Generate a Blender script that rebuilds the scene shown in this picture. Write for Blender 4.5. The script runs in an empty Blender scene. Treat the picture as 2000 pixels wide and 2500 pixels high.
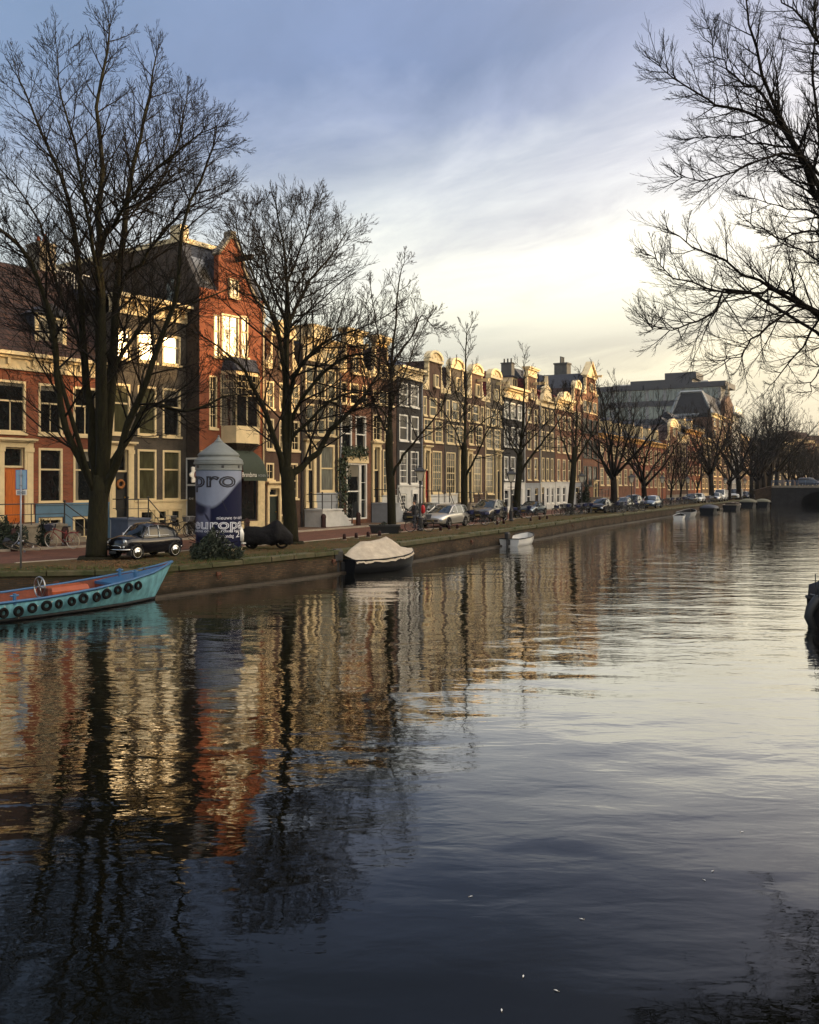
import bpy, bmesh, math, random
from mathutils import Vector, Matrix
S = bpy.context.scene; C = S.collection
R = math.radians
random.seed(7)
# ---- camera geometry measured from the photograph (its pixels are 2000 x 2500) ----
FX = 2230.0; HY = 1183.0; CZ = 3.82; SZ = 1.0      # focal length, horizon row, eye height over water, street height
def K(px): return (px - 1000.0) / FX
def P(px, py, d): return Vector((K(px) * d, d, CZ - (py - HY) / FX * d))
def G(px, py, z=SZ): return P(px, py, (CZ - z) * FX / (py - HY))
def lin(v):
    v = v / 255.0
    return v / 12.92 if v <= 0.04045 else ((v + 0.055) / 1.055) ** 2.4
def rgb(r, g, b): return (lin(r), lin(g), lin(b))

# ---------------------------------------------------------------- materials
MATS = {}
def newmat(name):
    m = bpy.data.materials.new(name); m.use_nodes = True
    nt = m.node_tree; b = nt.nodes['Principled BSDF']
    return m, nt, b
def N(nt, t, **kw):
    n = nt.nodes.new(t)
    for k_, v in kw.items():
        if k_ in n.inputs.keys() if hasattr(n, 'inputs') else False: n.inputs[k_].default_value = v
        else: setattr(n, k_, v)
    return n
def mat(name, col, rough=0.6, metal=0.0, var=0.25, scale=3.0, bump=0.0, bscale=20.0, spec=0.5, coat=0.0, ior=None, detail=6.0, stretch=(1, 1, 1), col2=None):
    """plain surface with a mottled colour and an optional small bump, in object space"""
    if name in MATS: return MATS[name]
    m, nt, b = newmat(name); L = nt.links
    b.inputs['Roughness'].default_value = rough; b.inputs['Metallic'].default_value = metal
    b.inputs['Specular IOR Level'].default_value = spec
    if coat: b.inputs['Coat Weight'].default_value = coat; b.inputs['Coat Roughness'].default_value = 0.06
    if ior: b.inputs['IOR'].default_value = ior
    tc = N(nt, 'ShaderNodeTexCoord'); mp = N(nt, 'ShaderNodeMapping'); mp.inputs['Scale'].default_value = stretch
    L.new(tc.outputs['Object'], mp.inputs['Vector'])
    if var > 0:
        n1 = N(nt, 'ShaderNodeTexNoise'); n1.inputs['Scale'].default_value = scale; n1.inputs['Detail'].default_value = detail
        n1.inputs['Roughness'].default_value = 0.65
        L.new(mp.outputs[0], n1.inputs['Vector'])
        r = N(nt, 'ShaderNodeValToRGB')
        lo = tuple(max(0, c * (1 - var)) for c in col); hi = tuple(min(1, c * (1 + var)) for c in col)
        if col2: hi = col2; lo = col
        r.color_ramp.elements[0].position = 0.32; r.color_ramp.elements[1].position = 0.68
        r.color_ramp.elements[0].color = (*lo, 1); r.color_ramp.elements[1].color = (*hi, 1)
        L.new(n1.outputs['Fac'], r.inputs['Fac']); L.new(r.outputs['Color'], b.inputs['Base Color'])
    else:
        b.inputs['Base Color'].default_value = (*col, 1)
    if bump > 0:
        n2 = N(nt, 'ShaderNodeTexNoise'); n2.inputs['Scale'].default_value = bscale; n2.inputs['Detail'].default_value = 5
        L.new(mp.outputs[0], n2.inputs['Vector'])
        bp = N(nt, 'ShaderNodeBump'); bp.inputs['Strength'].default_value = 0.6; bp.inputs['Distance'].default_value = bump
        L.new(n2.outputs['Fac'], bp.inputs['Height']); L.new(bp.outputs['Normal'], b.inputs['Normal'])
    MATS[name] = m
    return m
def brick(name, c1, c2, mortar, scale=1.0, rough=0.85, swap=True, stain=0.5, w=0.21, h=0.065, ms=0.010):
    """brickwork; swap puts the courses on object z (a wall), otherwise they lie on the ground"""
    if name in MATS: return MATS[name]
    m, nt, b = newmat(name); L = nt.links
    b.inputs['Roughness'].default_value = rough; b.inputs['Specular IOR Level'].default_value = 0.25
    tc = N(nt, 'ShaderNodeTexCoord'); sp = N(nt, 'ShaderNodeSeparateXYZ'); L.new(tc.outputs['Object'], sp.inputs[0])
    cb = N(nt, 'ShaderNodeCombineXYZ')
    if swap:
        ad = N(nt, 'ShaderNodeMath', operation='ADD'); L.new(sp.outputs['X'], ad.inputs[0]); L.new(sp.outputs['Y'], ad.inputs[1])
        L.new(ad.outputs[0], cb.inputs['X']); L.new(sp.outputs['Z'], cb.inputs['Y'])
    else:
        L.new(sp.outputs['X'], cb.inputs['X']); L.new(sp.outputs['Y'], cb.inputs['Y'])
    bt = N(nt, 'ShaderNodeTexBrick'); L.new(cb.outputs[0], bt.inputs['Vector'])
    bt.inputs['Color1'].default_value = (*c1, 1); bt.inputs['Color2'].default_value = (*c2, 1); bt.inputs['Mortar'].default_value = (*mortar, 1)
    bt.inputs['Scale'].default_value = scale; bt.inputs['Brick Width'].default_value = w; bt.inputs['Row Height'].default_value = h
    bt.inputs['Mortar Size'].default_value = ms; bt.inputs['Mortar Smooth'].default_value = 0.3; bt.inputs['Bias'].default_value = 0.0
    nz = N(nt, 'ShaderNodeTexNoise'); nz.inputs['Scale'].default_value = 0.9; nz.inputs['Detail'].default_value = 8; nz.inputs['Roughness'].default_value = 0.7
    L.new(tc.outputs['Object'], nz.inputs['Vector'])
    mr = N(nt, 'ShaderNodeMapRange'); mr.inputs['From Min'].default_value = 0.3; mr.inputs['From Max'].default_value = 0.7
    mr.inputs['To Min'].default_value = 1 - stain; mr.inputs['To Max'].default_value = 1 + stain * 0.45
    L.new(nz.outputs['Fac'], mr.inputs['Value'])
    mx = N(nt, 'ShaderNodeVectorMath', operation='SCALE'); L.new(bt.outputs['Color'], mx.inputs[0]); L.new(mr.outputs[0], mx.inputs['Scale'])
    L.new(mx.outputs[0], b.inputs['Base Color'])
    bp = N(nt, 'ShaderNodeBump'); bp.inputs['Strength'].default_value = 0.5; bp.inputs['Distance'].default_value = 0.012; bp.invert = True
    L.new(bt.outputs['Fac'], bp.inputs['Height']); L.new(bp.outputs['Normal'], b.inputs['Normal'])
    MATS[name] = m
    return m
def glassmat(name, col, ior=1.9, rough=0.03, wave=0.004, curtain=False):
    m, nt, b = newmat(name); L = nt.links
    b.inputs['Roughness'].default_value = rough; b.inputs['IOR'].default_value = ior
    tc = N(nt, 'ShaderNodeTexCoord')
    n1 = N(nt, 'ShaderNodeTexNoise'); n1.inputs['Scale'].default_value = 1.3; n1.inputs['Detail'].default_value = 4
    mp = N(nt, 'ShaderNodeMapping'); mp.inputs['Scale'].default_value = (4, 4, 0.8)
    L.new(tc.outputs['Object'], mp.inputs[0]); L.new(mp.outputs[0], n1.inputs['Vector'])
    r = N(nt, 'ShaderNodeValToRGB'); r.color_ramp.elements[0].position = .35; r.color_ramp.elements[1].position = .65
    r.color_ramp.elements[0].color = (*[c * .55 for c in col], 1); r.color_ramp.elements[1].color = (*col, 1)
    L.new(n1.outputs['Fac'], r.inputs[0])
    if curtain:
        # a pair of drawn-back curtains and a half-let-down blind, different in every window
        sg = N(nt, 'ShaderNodeSeparateXYZ'); L.new(tc.outputs['Generated'], sg.inputs[0]); oi = N(nt, 'ShaderNodeObjectInfo')
        def mt(op, a, c=0.0):
            x = N(nt, 'ShaderNodeMath', operation=op)
            for i, v_ in enumerate((a, c)):
                if isinstance(v_, (int, float)): x.inputs[i].default_value = v_
                else: L.new(v_, x.inputs[i])
            return x.outputs[0]
        wob = mt('MULTIPLY', mt('SUBTRACT', n1.outputs['Fac'], .5), .25)
        side = mt('GREATER_THAN', mt('ADD', mt('ABSOLUTE', mt('SUBTRACT', sg.outputs['X'], .5)), wob), mt('SUBTRACT', .62, mt('MULTIPLY', oi.outputs['Random'], .32)))
        rv = mt('FRACT', mt('MULTIPLY', oi.outputs['Random'], 7.31)); blind = mt('GREATER_THAN', sg.outputs['Z'], mt('ADD', .62, mt('MULTIPLY', rv, .8)))
        fo = N(nt, 'ShaderNodeTexWave'); fo.inputs['Scale'].default_value = 3.0; fo.inputs['Distortion'].default_value = 2.0; L.new(mp.outputs[0], fo.inputs['Vector'])
        cc = N(nt, 'ShaderNodeMix'); cc.data_type = 'RGBA'; cc.inputs[6].default_value = (.10, .095, .075, 1); cc.inputs[7].default_value = (.22, .20, .16, 1); L.new(fo.outputs['Fac'], cc.inputs['Factor'])
        mx_ = N(nt, 'ShaderNodeMix'); mx_.data_type = 'RGBA'; L.new(mt('MAXIMUM', side, blind), mx_.inputs['Factor']); L.new(r.outputs[0], mx_.inputs[6]); L.new(cc.outputs[2], mx_.inputs[7]); L.new(mx_.outputs[2], b.inputs['Base Color'])
    else: L.new(r.outputs[0], b.inputs['Base Color'])
    n2 = N(nt, 'ShaderNodeTexNoise'); n2.inputs['Scale'].default_value = 2.2; n2.inputs['Detail'].default_value = 1
    L.new(tc.outputs['Object'], n2.inputs['Vector'])
    bp = N(nt, 'ShaderNodeBump'); bp.inputs['Strength'].default_value = 0.5; bp.inputs['Distance'].default_value = wave * 4
    L.new(n2.outputs['Fac'], bp.inputs['Height']); L.new(bp.outputs['Normal'], b.inputs['Normal'])
    MATS[name] = m
    return m

# ---------------------------------------------------------------- mesh builder
class MB:
    def __init__(s): s.v = []; s.f = []; s.m = []; s.cur = 0
    def quad(s, *pts):
        i = len(s.v); s.v += [tuple(p) for p in pts]; s.f.append(tuple(range(i, i + len(pts)))); s.m.append(s.cur)
    def box(s, x0, x1, y0, y1, z0, z1):
        if x0 > x1: x0, x1 = x1, x0
        if y0 > y1: y0, y1 = y1, y0
        if z0 > z1: z0, z1 = z1, z0
        i = len(s.v)
        s.v += [(x0, y0, z0), (x1, y0, z0), (x1, y1, z0), (x0, y1, z0), (x0, y0, z1), (x1, y0, z1), (x1, y1, z1), (x0, y1, z1)]
        for q in ((0, 3, 2, 1), (4, 5, 6, 7), (0, 1, 5, 4), (1, 2, 6, 5), (2, 3, 7, 6), (3, 0, 4, 7)):
            s.f.append(tuple(i + j for j in q)); s.m.append(s.cur)
    def tube(s, pts, rad, n=6, caps=True):
        pts = [Vector(p) for p in pts]
        if not hasattr(rad, '__len__'): rad = [rad] * len(pts)
        ref = None; rings = []
        for j, p in enumerate(pts):
            t = (pts[min(j + 1, len(pts) - 1)] - pts[max(j - 1, 0)])
            if t.length < 1e-9: t = Vector((0, 0, 1))
            t.normalize()
            if ref is None: ref = Vector((1, 0, 0)) if abs(t.x) < 0.8 else Vector((0, 1, 0))
            a = ref - t * ref.dot(t)
            if a.length < 1e-6: a = t.orthogonal()
            a.normalize(); b = t.cross(a); ref = a
            i = len(s.v); r = rad[j]
            for q in range(n):
                an = 2 * math.pi * q / n
                s.v.append(tuple(p + a * (r * math.cos(an)) + b * (r * math.sin(an))))
            rings.append(i)
        for j in range(len(rings) - 1):
            for q in range(n):
                s.f.append((rings[j] + q, rings[j] + (q + 1) % n, rings[j + 1] + (q + 1) % n, rings[j + 1] + q)); s.m.append(s.cur)
        if caps:
            s.f.append(tuple(rings[0] + q for q in reversed(range(n)))); s.m.append(s.cur)
            s.f.append(tuple(rings[-1] + q for q in range(n))); s.m.append(s.cur)
    def lathe(s, prof, n=24, cx=0, cy=0, caps=True):
        rings = []
        for r, z in prof:
            i = len(s.v)
            for q in range(n):
                a = 2 * math.pi * q / n
                s.v.append((cx + r * math.cos(a), cy + r * math.sin(a), z))
            rings.append(i)
        for j in range(len(rings) - 1):
            for q in range(n):
                s.f.append((rings[j] + q, rings[j] + (q + 1) % n, rings[j + 1] + (q + 1) % n, rings[j + 1] + q)); s.m.append(s.cur)
        if caps:
            s.f.append(tuple(rings[0] + q for q in reversed(range(n)))); s.m.append(s.cur)
            s.f.append(tuple(rings[-1] + q for q in range(n))); s.m.append(s.cur)
    def prism(s, poly, y0, y1, axis='y'):
        """poly in (x,z) extruded along y"""
        n = len(poly); i = len(s.v)
        for y in (y0, y1):
            for a, b in poly: s.v.append((a, y, b))
        s.f.append(tuple(i + q for q in range(n))); s.m.append(s.cur)
        s.f.append(tuple(i + n + q for q in reversed(range(n)))); s.m.append(s.cur)
        for q in range(n):
            s.f.append((i + q, i + n + q, i + n + (q + 1) % n, i + (q + 1) % n)); s.m.append(s.cur)
    def loft(s, secs, close=True, caps=True):
        """secs: list of equal length point rings"""
        n = len(secs[0]); rings = []
        for sec in secs:
            i = len(s.v); s.v += [tuple(p) for p in sec]; rings.append(i)
        m = n if close else n - 1
        for j in range(len(rings) - 1):
            for q in range(m):
                s.f.append((rings[j] + q, rings[j] + (q + 1) % n, rings[j + 1] + (q + 1) % n, rings[j + 1] + q)); s.m.append(s.cur)
        if caps:
            s.f.append(tuple(rings[0] + q for q in reversed(range(n)))); s.m.append(s.cur)
            s.f.append(tuple(rings[-1] + q for q in range(n))); s.m.append(s.cur)
    def torus(s, c, R_, r, axis='y', n=24, k=6):
        rings = []
        for j in range(n):
            a = 2 * math.pi * j / n; i = len(s.v)
            for q in range(k):
                b = 2 * math.pi * q / k; rr = R_ + r * math.cos(b); h = r * math.sin(b)
                if axis == 'y': p = (c[0] + rr * math.cos(a), c[1] + h, c[2] + rr * math.sin(a))
                elif axis == 'x': p = (c[0] + h, c[1] + rr * math.cos(a), c[2] + rr * math.sin(a))
                else: p = (c[0] + rr * math.cos(a), c[1] + rr * math.sin(a), c[2] + h)
                s.v.append(p)
            rings.append(i)
        for j in range(n):
            for q in range(k):
                a, b = rings[j], rings[(j + 1) % n]
                s.f.append((a + q, b + q, b + (q + 1) % k, a + (q + 1) % k)); s.m.append(s.cur)
    def ball(s, c, r, n=10, m=7, sq=(1, 1, 1)):
        prof = []
        i0 = len(s.v)
        for j in range(m + 1):
            t = math.pi * j / m
            for q in range(n):
                a = 2 * math.pi * q / n
                s.v.append((c[0] + r * sq[0] * math.sin(t) * math.cos(a), c[1] + r * sq[1] * math.sin(t) * math.sin(a), c[2] - r * sq[2] * math.cos(t)))
        for j in range(m):
            for q in range(n):
                s.f.append((i0 + j * n + q, i0 + j * n + (q + 1) % n, i0 + (j + 1) * n + (q + 1) % n, i0 + (j + 1) * n + q)); s.m.append(s.cur)
    def build(s, name, material, parent=None, smooth=False, recalc=True, bevel=0.0, label=None):
        me = bpy.data.meshes.new(name); me.from_pydata(s.v, [], s.f)
        ms = material if isinstance(material, (list, tuple)) else [material]
        for q in ms: me.materials.append(q)
        if len(ms) > 1: me.polygons.foreach_set('material_index', s.m)
        if recalc or bevel:
            bm = bmesh.new(); bm.from_mesh(me)
            if smooth or bevel: bmesh.ops.remove_doubles(bm, verts=bm.verts, dist=1e-5)
            if recalc: bmesh.ops.recalc_face_normals(bm, faces=bm.faces)
            if bevel:
                ed = [e for e in bm.edges if len(e.link_faces) == 2 and e.calc_face_angle(0) > 0.5]
                bmesh.ops.bevel(bm, geom=ed, offset=bevel, segments=2, affect='EDGES', profile=0.6)
            bm.to_mesh(me); bm.free()
        if smooth: me.polygons.foreach_set('use_smooth', [True] * len(me.polygons))
        me.update()
        o = bpy.data.objects.new(name, me); C.objects.link(o)
        if parent is not None: o.parent = parent
        if label: o['label'] = label
        return o
def smooth_by_angle(o, ang=40):
    me = o.data
    me.polygons.foreach_set('use_smooth', [True] * len(me.polygons))
    bm = bmesh.new(); bm.from_mesh(me)
    for e in bm.edges:
        if len(e.link_faces) == 2: e.smooth = e.calc_face_angle(0) < R(ang)
    bm.to_mesh(me); bm.free(); return o
def empty(name, loc, rz=0.0, label=None, cat=None, group=None):
    o = bpy.data.objects.new(name, None); C.objects.link(o); o.location = loc; o.rotation_euler = (0, 0, rz); o.empty_display_size = 0.3
    return tag(o, label, cat, group)
def tag(o, label=None, cat=None, group=None, kind=None):
    if label: o['label'] = label
    if cat: o['category'] = cat
    if group: o['group'] = group
    if kind: o['kind'] = kind
    return o
def dup(root, loc, rz, label=None, scale=None, group=None):
    r = root.copy(); C.objects.link(r); r.location = loc; r.rotation_euler = (0, 0, rz)
    if scale is not None: r.scale = (scale,) * 3 if not hasattr(scale, '__len__') else scale
    if label: r['label'] = label
    if group: r['group'] = group
    for ch in list(root.children):
        c = ch.copy(); C.objects.link(c); c.parent = r
        for g in ch.children:
            d = g.copy(); C.objects.link(d); d.parent = c
    return r
def recolour(root, old, new):
    """give one copy a paint of its own"""
    for o in [root] + list(root.children_recursive):
        if o.type == 'MESH' and old.name in [m.name for m in o.data.materials if m]:
            o.data = o.data.copy()
            for i, m in enumerate(o.data.materials):
                if m == old: o.data.materials[i] = new
def text_mesh(body, size, outline=0.0, spacing=1.0):
    cu = bpy.data.curves.new('lettering', 'FONT'); cu.body = body; cu.size = size; cu.space_character = spacing
    cu.align_x = 'LEFT'; cu.resolution_u = 3
    if outline: cu.fill_mode = 'NONE'; cu.bevel_depth = outline; cu.bevel_resolution = 0
    o = bpy.data.objects.new('lettering', cu); C.objects.link(o)
    dg = bpy.context.evaluated_depsgraph_get(); me = bpy.data.meshes.new_from_object(o.evaluated_get(dg))
    bpy.data.objects.remove(o); bpy.data.curves.remove(cu)
    return me

# ---- palette ----
CREAM = mat('cream_paint', rgb(204, 184, 142), 0.55, var=0.12, scale=2.0)
WHITE = mat('white_paint', rgb(205, 203, 196), 0.5, var=0.10, scale=2.0)
OFFW = mat('offwhite_plaster', rgb(178, 178, 174), 0.8, var=0.16, scale=1.4, bump=0.003)
GREYPL = mat('grey_plaster', rgb(132, 136, 140), 0.8, var=0.16, scale=1.2, bump=0.003)
BLUEPL = mat('blue_plinth_paint', rgb(74, 106, 128), 0.6, var=0.15, scale=1.5)
BLACK = mat('black_paint', (0.010, 0.011, 0.013), 0.35, var=0.2)
IRON = mat('black_iron', (0.012, 0.012, 0.013), 0.45, var=0.2)
STONE = mat('weathered_stone', rgb(120, 112, 98), 0.85, var=0.28, scale=3, bump=0.006)
STONE_L = mat('pale_sandstone', rgb(188, 170, 130), 0.8, var=0.2, scale=4, bump=0.006)
SLATE = mat('slate_roof', rgb(38, 40, 48), 0.75, var=0.3, scale=2.5, bump=0.01, bscale=9, stretch=(1, 1, 3))
TILE = brick('brown_roof_tile', rgb(74, 52, 44), rgb(56, 42, 40), rgb(26, 22, 22), w=0.26, h=0.3, ms=0.03)
TILE_R = brick('red_roof_tile', rgb(122, 42, 34), rgb(92, 32, 30), rgb(40, 18, 18), w=0.26, h=0.3, ms=0.03)
TILE_O = brick('orange_roof_tile', rgb(150, 76, 44), rgb(120, 58, 38), rgb(50, 26, 20), w=0.26, h=0.3, ms=0.03)
TILE_B = brick('blue_glazed_tile', rgb(70, 78, 96), rgb(52, 58, 72), rgb(22, 24, 28), w=0.26, h=0.3, ms=0.03, rough=0.4)
BR_RED = brick('red_brown_brick', rgb(146, 74, 42), rgb(122, 60, 37), rgb(120, 100, 84))
BR_ORANGE = brick('orange_brick', rgb(134, 68, 40), rgb(116, 57, 37), rgb(126, 92, 70), stain=0.4)
BR_BROWN = brick('brown_brick', rgb(80, 53, 40), rgb(66, 45, 36), rgb(98, 84, 72))
BR_DARK = brick('dark_brown_brick', rgb(66, 53, 44), rgb(54, 46, 40), rgb(84, 76, 66))
BR_GREY = brick('grey_brown_brick', rgb(78, 70, 61), rgb(64, 58, 52), rgb(96, 90, 80))
BR_BLACK = brick('black_brick', rgb(48, 46, 46), rgb(38, 37, 38), rgb(56, 54, 52))
BR_MID = brick('warm_brown_brick', rgb(112, 66, 43), rgb(93, 56, 39), rgb(120, 98, 80))
BR_QUAY = brick('quay_brick', rgb(96, 74, 56), rgb(70, 58, 46), rgb(62, 56, 48), stain=0.7)
GL_DARK = glassmat('dark_window_glass', (0.012, 0.013, 0.013), curtain=True)
GL_CURT = glassmat('curtained_window_glass', rgb(116, 117, 108), ior=1.7)
GL_BLIND = glassmat('blind_window_glass', rgb(78, 76, 54), ior=1.7)
GL_TOP = glassmat('bright_window_glass', (0.03, 0.028, 0.022), ior=2.4, rough=0.28)
GL_CAR = glassmat('car_window_glass', (0.012, 0.018, 0.018), ior=1.6, wave=0.0)
# ---------------------------------------------------------------- houses
FACP = [(-25.3, 33.2), (-12.3, 50.5), (-8.9, 55.3), (-2.9, 65.2), (23.2, 117.6), (86.8, 242.3), (150, 366)]
def fac(px, line=FACP):
    k_ = K(px); best = None
    for a, b in zip(line, line[1:]):
        fa = a[0] - k_ * a[1]; fb = b[0] - k_ * b[1]
        if fa * fb <= 0 and fa != fb:
            t = fa / (fa - fb); p = Vector((a[0] + (b[0] - a[0]) * t, a[1] + (b[1] - a[1]) * t))
            if best is None: best = p
    return best
class House:
    """local frame: x along the facade, y into the house, z up from the street; parts are children of .root"""
    def __init__(s, name, label, px0, px1, off=0.0, depth=9.0, wall=None, cat='house', trim=None, glass=None, group='houses along the canal', line=FACP):
        a = fac(px0, line); b = fac(px1, line); t = (b - a).normalized(); n = Vector((t.y, -t.x))
        a0 = a + n * off
        def hit(px):
            k_ = K(px); den = t.x - k_ * t.y
            q = (k_ * a0.y - a0.x) / den
            return a0 + t * q
        s.a = hit(px0); s.b = hit(px1); s.t = t; s.n = n
        s.W = (s.b - s.a).length; s.D = depth; s.wallm = wall; s.trim = trim or CREAM; s.glass = glass or GL_DARK
        s.root = empty(name, (s.a.x, s.a.y, SZ), math.atan2(t.y, t.x), label, cat, group)
        s.open = []; s.rng = random.Random(int(px0 * 7) + 3)
    def u(s, px):
        k_ = K(px); den = s.t.x - k_ * s.t.y
        return (k_ * s.a.y - s.a.x) / den
    def d(s, px): return s.a.y + s.t.y * s.u(px)
    def z(s, px, py): return CZ - (py - HY) / FX * s.d(px) - SZ
    # -- pieces
    def build_wall(s, H, H0=0.0, sides=True, plinth=None, plinth_mat=None):
        e = 0.004; us = sorted({e, s.W - e} | {x for o in s.open for x in o[:2]}); zs = sorted({H0, H} | {x for o in s.open for x in o[2:4]})
        us = [x for x in us if e <= x <= s.W - e]; zs = [x for x in zs if H0 <= x <= H]
        m = MB(); dp = 0.16
        for i in range(len(us) - 1):
            for j in range(len(zs) - 1):
                cu = (us[i] + us[i + 1]) / 2; cz = (zs[j] + zs[j + 1]) / 2
                if us[i + 1] - us[i] < 1e-5 or zs[j + 1] - zs[j] < 1e-5: continue
                if any(o[0] < cu < o[1] and o[2] < cz < o[3] for o in s.open): continue
                m.quad((us[i], 0, zs[j]), (us[i + 1], 0, zs[j]), (us[i + 1], 0, zs[j + 1]), (us[i], 0, zs[j + 1]))
        for o in s.open:
            a, b, c, d = max(o[0], e), min(o[1], s.W - e), max(o[2], H0), min(o[3], H)
            m.quad((a, 0, c), (a, dp, c), (a, dp, d), (a, 0, d)); m.quad((b, 0, c), (b, 0, d), (b, dp, d), (b, dp, c))
            m.quad((a, 0, d), (a, dp, d), (b, dp, d), (b, 0, d)); m.quad((a, 0, c), (b, 0, c), (b, dp, c), (a, dp, c))
        m.quad((e, 0, H0), (e, 0, H), (e, s.D, H), (e, s.D, H0)); m.quad((s.W - e, 0, H0), (s.W - e, s.D, H0), (s.W - e, s.D, H), (s.W - e, 0, H))
        m.quad((e, s.D, H0), (e, s.D, H), (s.W - e, s.D, H), (s.W - e, s.D, H0))
        m.quad((e, 0.3, H - .02), (s.W - e, .3, H - .02), (s.W - e, s.D, H - .02), (e, s.D, H - .02))
        s.H = H
        if s.rng.random() < .75:
            q = MB(); uu = s.W - .09 if s.rng.random() < .6 else .09; q.tube([(uu, -.07, .0), (uu, -.07, H - .1)], .045, 6)
            for i in range(int(H / 2.2)): q.box(uu - .06, uu + .06, -.12, -.005, 1 + i * 2.2, 1.05 + i * 2.2)
            q.build('downpipe', s.rng.choice([IRON, GREYPL, s.trim]), s.root)
        return m.build('wall', s.wallm, s.root, recalc=False)
    def win_uz(s, u0, u1, z0, z1, style='sash', glass=None, trim=None, sill=True, fw=None, proud=0.0, cut=True):
        trim = trim or s.trim; glass = glass or s.glass
        if isinstance(glass, (list, tuple)): glass = s.rng.choice(glass)
        if cut: s.open.append((u0, u1, z0, z1))
        w, h = u1 - u0, z1 - z0; fw = fw or min(0.11, 0.11 * w + 0.02)
        m = MB(); y0, y1 = -0.015 - proud, 0.15 - proud; e = 0.003
        a, b, c, d = u0 + e, u1 - e, z0 + e, z1 - e
        m.box(a, a + fw, y0, y1, c, d); m.box(b - fw, b, y0, y1, c, d)
        m.box(a + fw, b - fw, y0, y1, d - fw, d); m.box(a + fw, b - fw, y0, y1, c, c + fw)
        yb0, yb1 = 0.045 - proud, 0.095 - proud; bw = 0.042
        ia, ib, ic, id_ = a + fw, b - fw, c + fw, d - fw
        def vbar(u, z0_, z1_, t=bw): m.box(u - t / 2, u + t / 2, yb0, yb1, z0_, z1_)
        def hbar(z, t=bw, yy=0): m.box(ia, ib, yb0 - 0.006 - yy, yb1 + 0.004, z - t / 2, z + t / 2)
        if style == 'sash':
            mid = ic + (id_ - ic) * 0.62; hbar(mid, 0.075, 0.02)
            vbar((ia + ib) / 2, ic, mid - .04)
        elif style == 'sash1': hbar(ic + (id_ - ic) * 0.62, 0.08, 0.02)
        elif style == 'half': hbar(ic + (id_ - ic) * 0.5, 0.09, 0.02)
        elif style.startswith('grid'):
            nx, ny = int(style[4]), int(style[5:]); mid = ny // 2 if ny > 3 else -1
            for i in range(1, nx): vbar(ia + (ib - ia) * i / nx, ic, id_, 0.034)
            for j in range(1, ny): hbar(ic + (id_ - ic) * j / ny, 0.075 if j == mid else 0.034, 0.012 if j == mid else 0)
        elif style == 'two': vbar((ia + ib) / 2, ic, id_)
        o = m.build('window', trim, s.root, recalc=False)
        g = MB(); g.quad((ia - .01, 0.075 - proud, ic - .01), (ib + .01, .075 - proud, ic - .01), (ib + .01, .075 - proud, id_ + .01), (ia - .01, .075 - proud, id_ + .01))
        g.build('pane', glass, o, recalc=False)
        if sill:
            q = MB(); q.box(u0 - .06, u1 + .06, -0.10 - proud, 0.0 - proud - .017, z0 - .10, z0 + .02); q.build('sill', trim, o, recalc=False)
        return o
    def win(s, l, r, t, b, style='sash', **kw):
        c = (l + r) / 2
        return s.win_uz(s.u(l), s.u(r), s.z(c, b), s.z(c, t), style, **kw)
    def row(s, cols, t, b, style='sash', **kw):
        """a level row of windows; heights are read at the first one"""
        c = (cols[0][0] + cols[0][1]) / 2; z0, z1 = s.z(c, b), s.z(c, t)
        for l, r in cols: s.win_uz(s.u(l), s.u(r), z0, z1, style, **kw)
    def cols(s, n, z0, z1, w, style='sash', a=None, b=None, **kw):
        a = 0.25 if a is None else a; b = s.W - 0.25 if b is None else b
        st = (b - a) / n; w = min(w, st * 0.8)
        for i in range(n):
            c = a + st * (i + .5); s.win_uz(c - w / 2, c + w / 2, z0, z1, style, **kw)
    def door_uz(s, u0, u1, z0, z1, m=None, transom=0.75, surround=0.0, cornice=True, sm=None):
        m = m or BLACK; sm = sm or s.trim
        s.open.append((u0, u1, z0, z1)); e = .004
        d = MB(); d.box(u0 + e, u1 - e, .10, .15, z0, z1 - transom - .1)
        pw = (u1 - u0)
        for (f0, f1) in ((0.08, .42), (.5, .92)):
            hh = z1 - transom - .1 - z0
            d.box(u0 + pw * .16, u1 - pw * .16, .075, .10, z0 + hh * f0, z0 + hh * f1)
        o = d.build('door', m, s.root, recalc=False)
        hnd = MB(); hnd.ball((u1 - pw * .14, .06, z0 + 1.0), 0.045, 8, 5); hnd.build('handle', MATS['brass'], o)
        if transom > 0.2:
            w = MB(); w.box(u0 + e, u1 - e, .03, .15, z1 - transom - .1, z1 - transom); w.box(u0 + e, u0 + .07, .03, .15, z1 - transom, z1 - e); w.box(u1 - .07, u1 - e, .03, .15, z1 - transom, z1 - e); w.box(u0 + .07, u1 - .07, .03, .15, z1 - .07, z1 - e)
            wo = w.build('transom_window', sm, s.root, recalc=False)
            g = MB(); g.quad((u0 + .06, .1, z1 - transom - .01), (u1 - .06, .1, z1 - transom - .01), (u1 - .06, .1, z1 - .06), (u0 + .06, .1, z1 - .06)); g.build('pane', GL_DARK, wo, recalc=False)
        if surround:
            q = MB(); w = surround
            for a, b in ((u0 - w, u0 - .004), (u1 + .004, u1 + w)):
                q.box(a, b, -.12, -.004, z0, z1 + .004); q.box(a - .03, b + .03, -.16, -.121, z0, z0 + .35); q.box(a - .03, b + .03, -.16, -.121, z1 - .2, z1)
                q.box(a + w * .25, b - w * .25, -.135, -.1205, z0 + .45, z1 - .3)
            q.box(u0 - w, u1 + w, -.13, -.004, z1 + .004, z1 + .32)
            if cornice:
                q.box(u0 - w - .12, u1 + w + .12, -.34, -.004, z1 + .321, z1 + .42); q.box(u0 - w - .05, u1 + w + .05, -.24, -.004, z1 + .25, z1 + .319)
            q.build('door_surround', sm, s.root, recalc=False)
        return o
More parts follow.
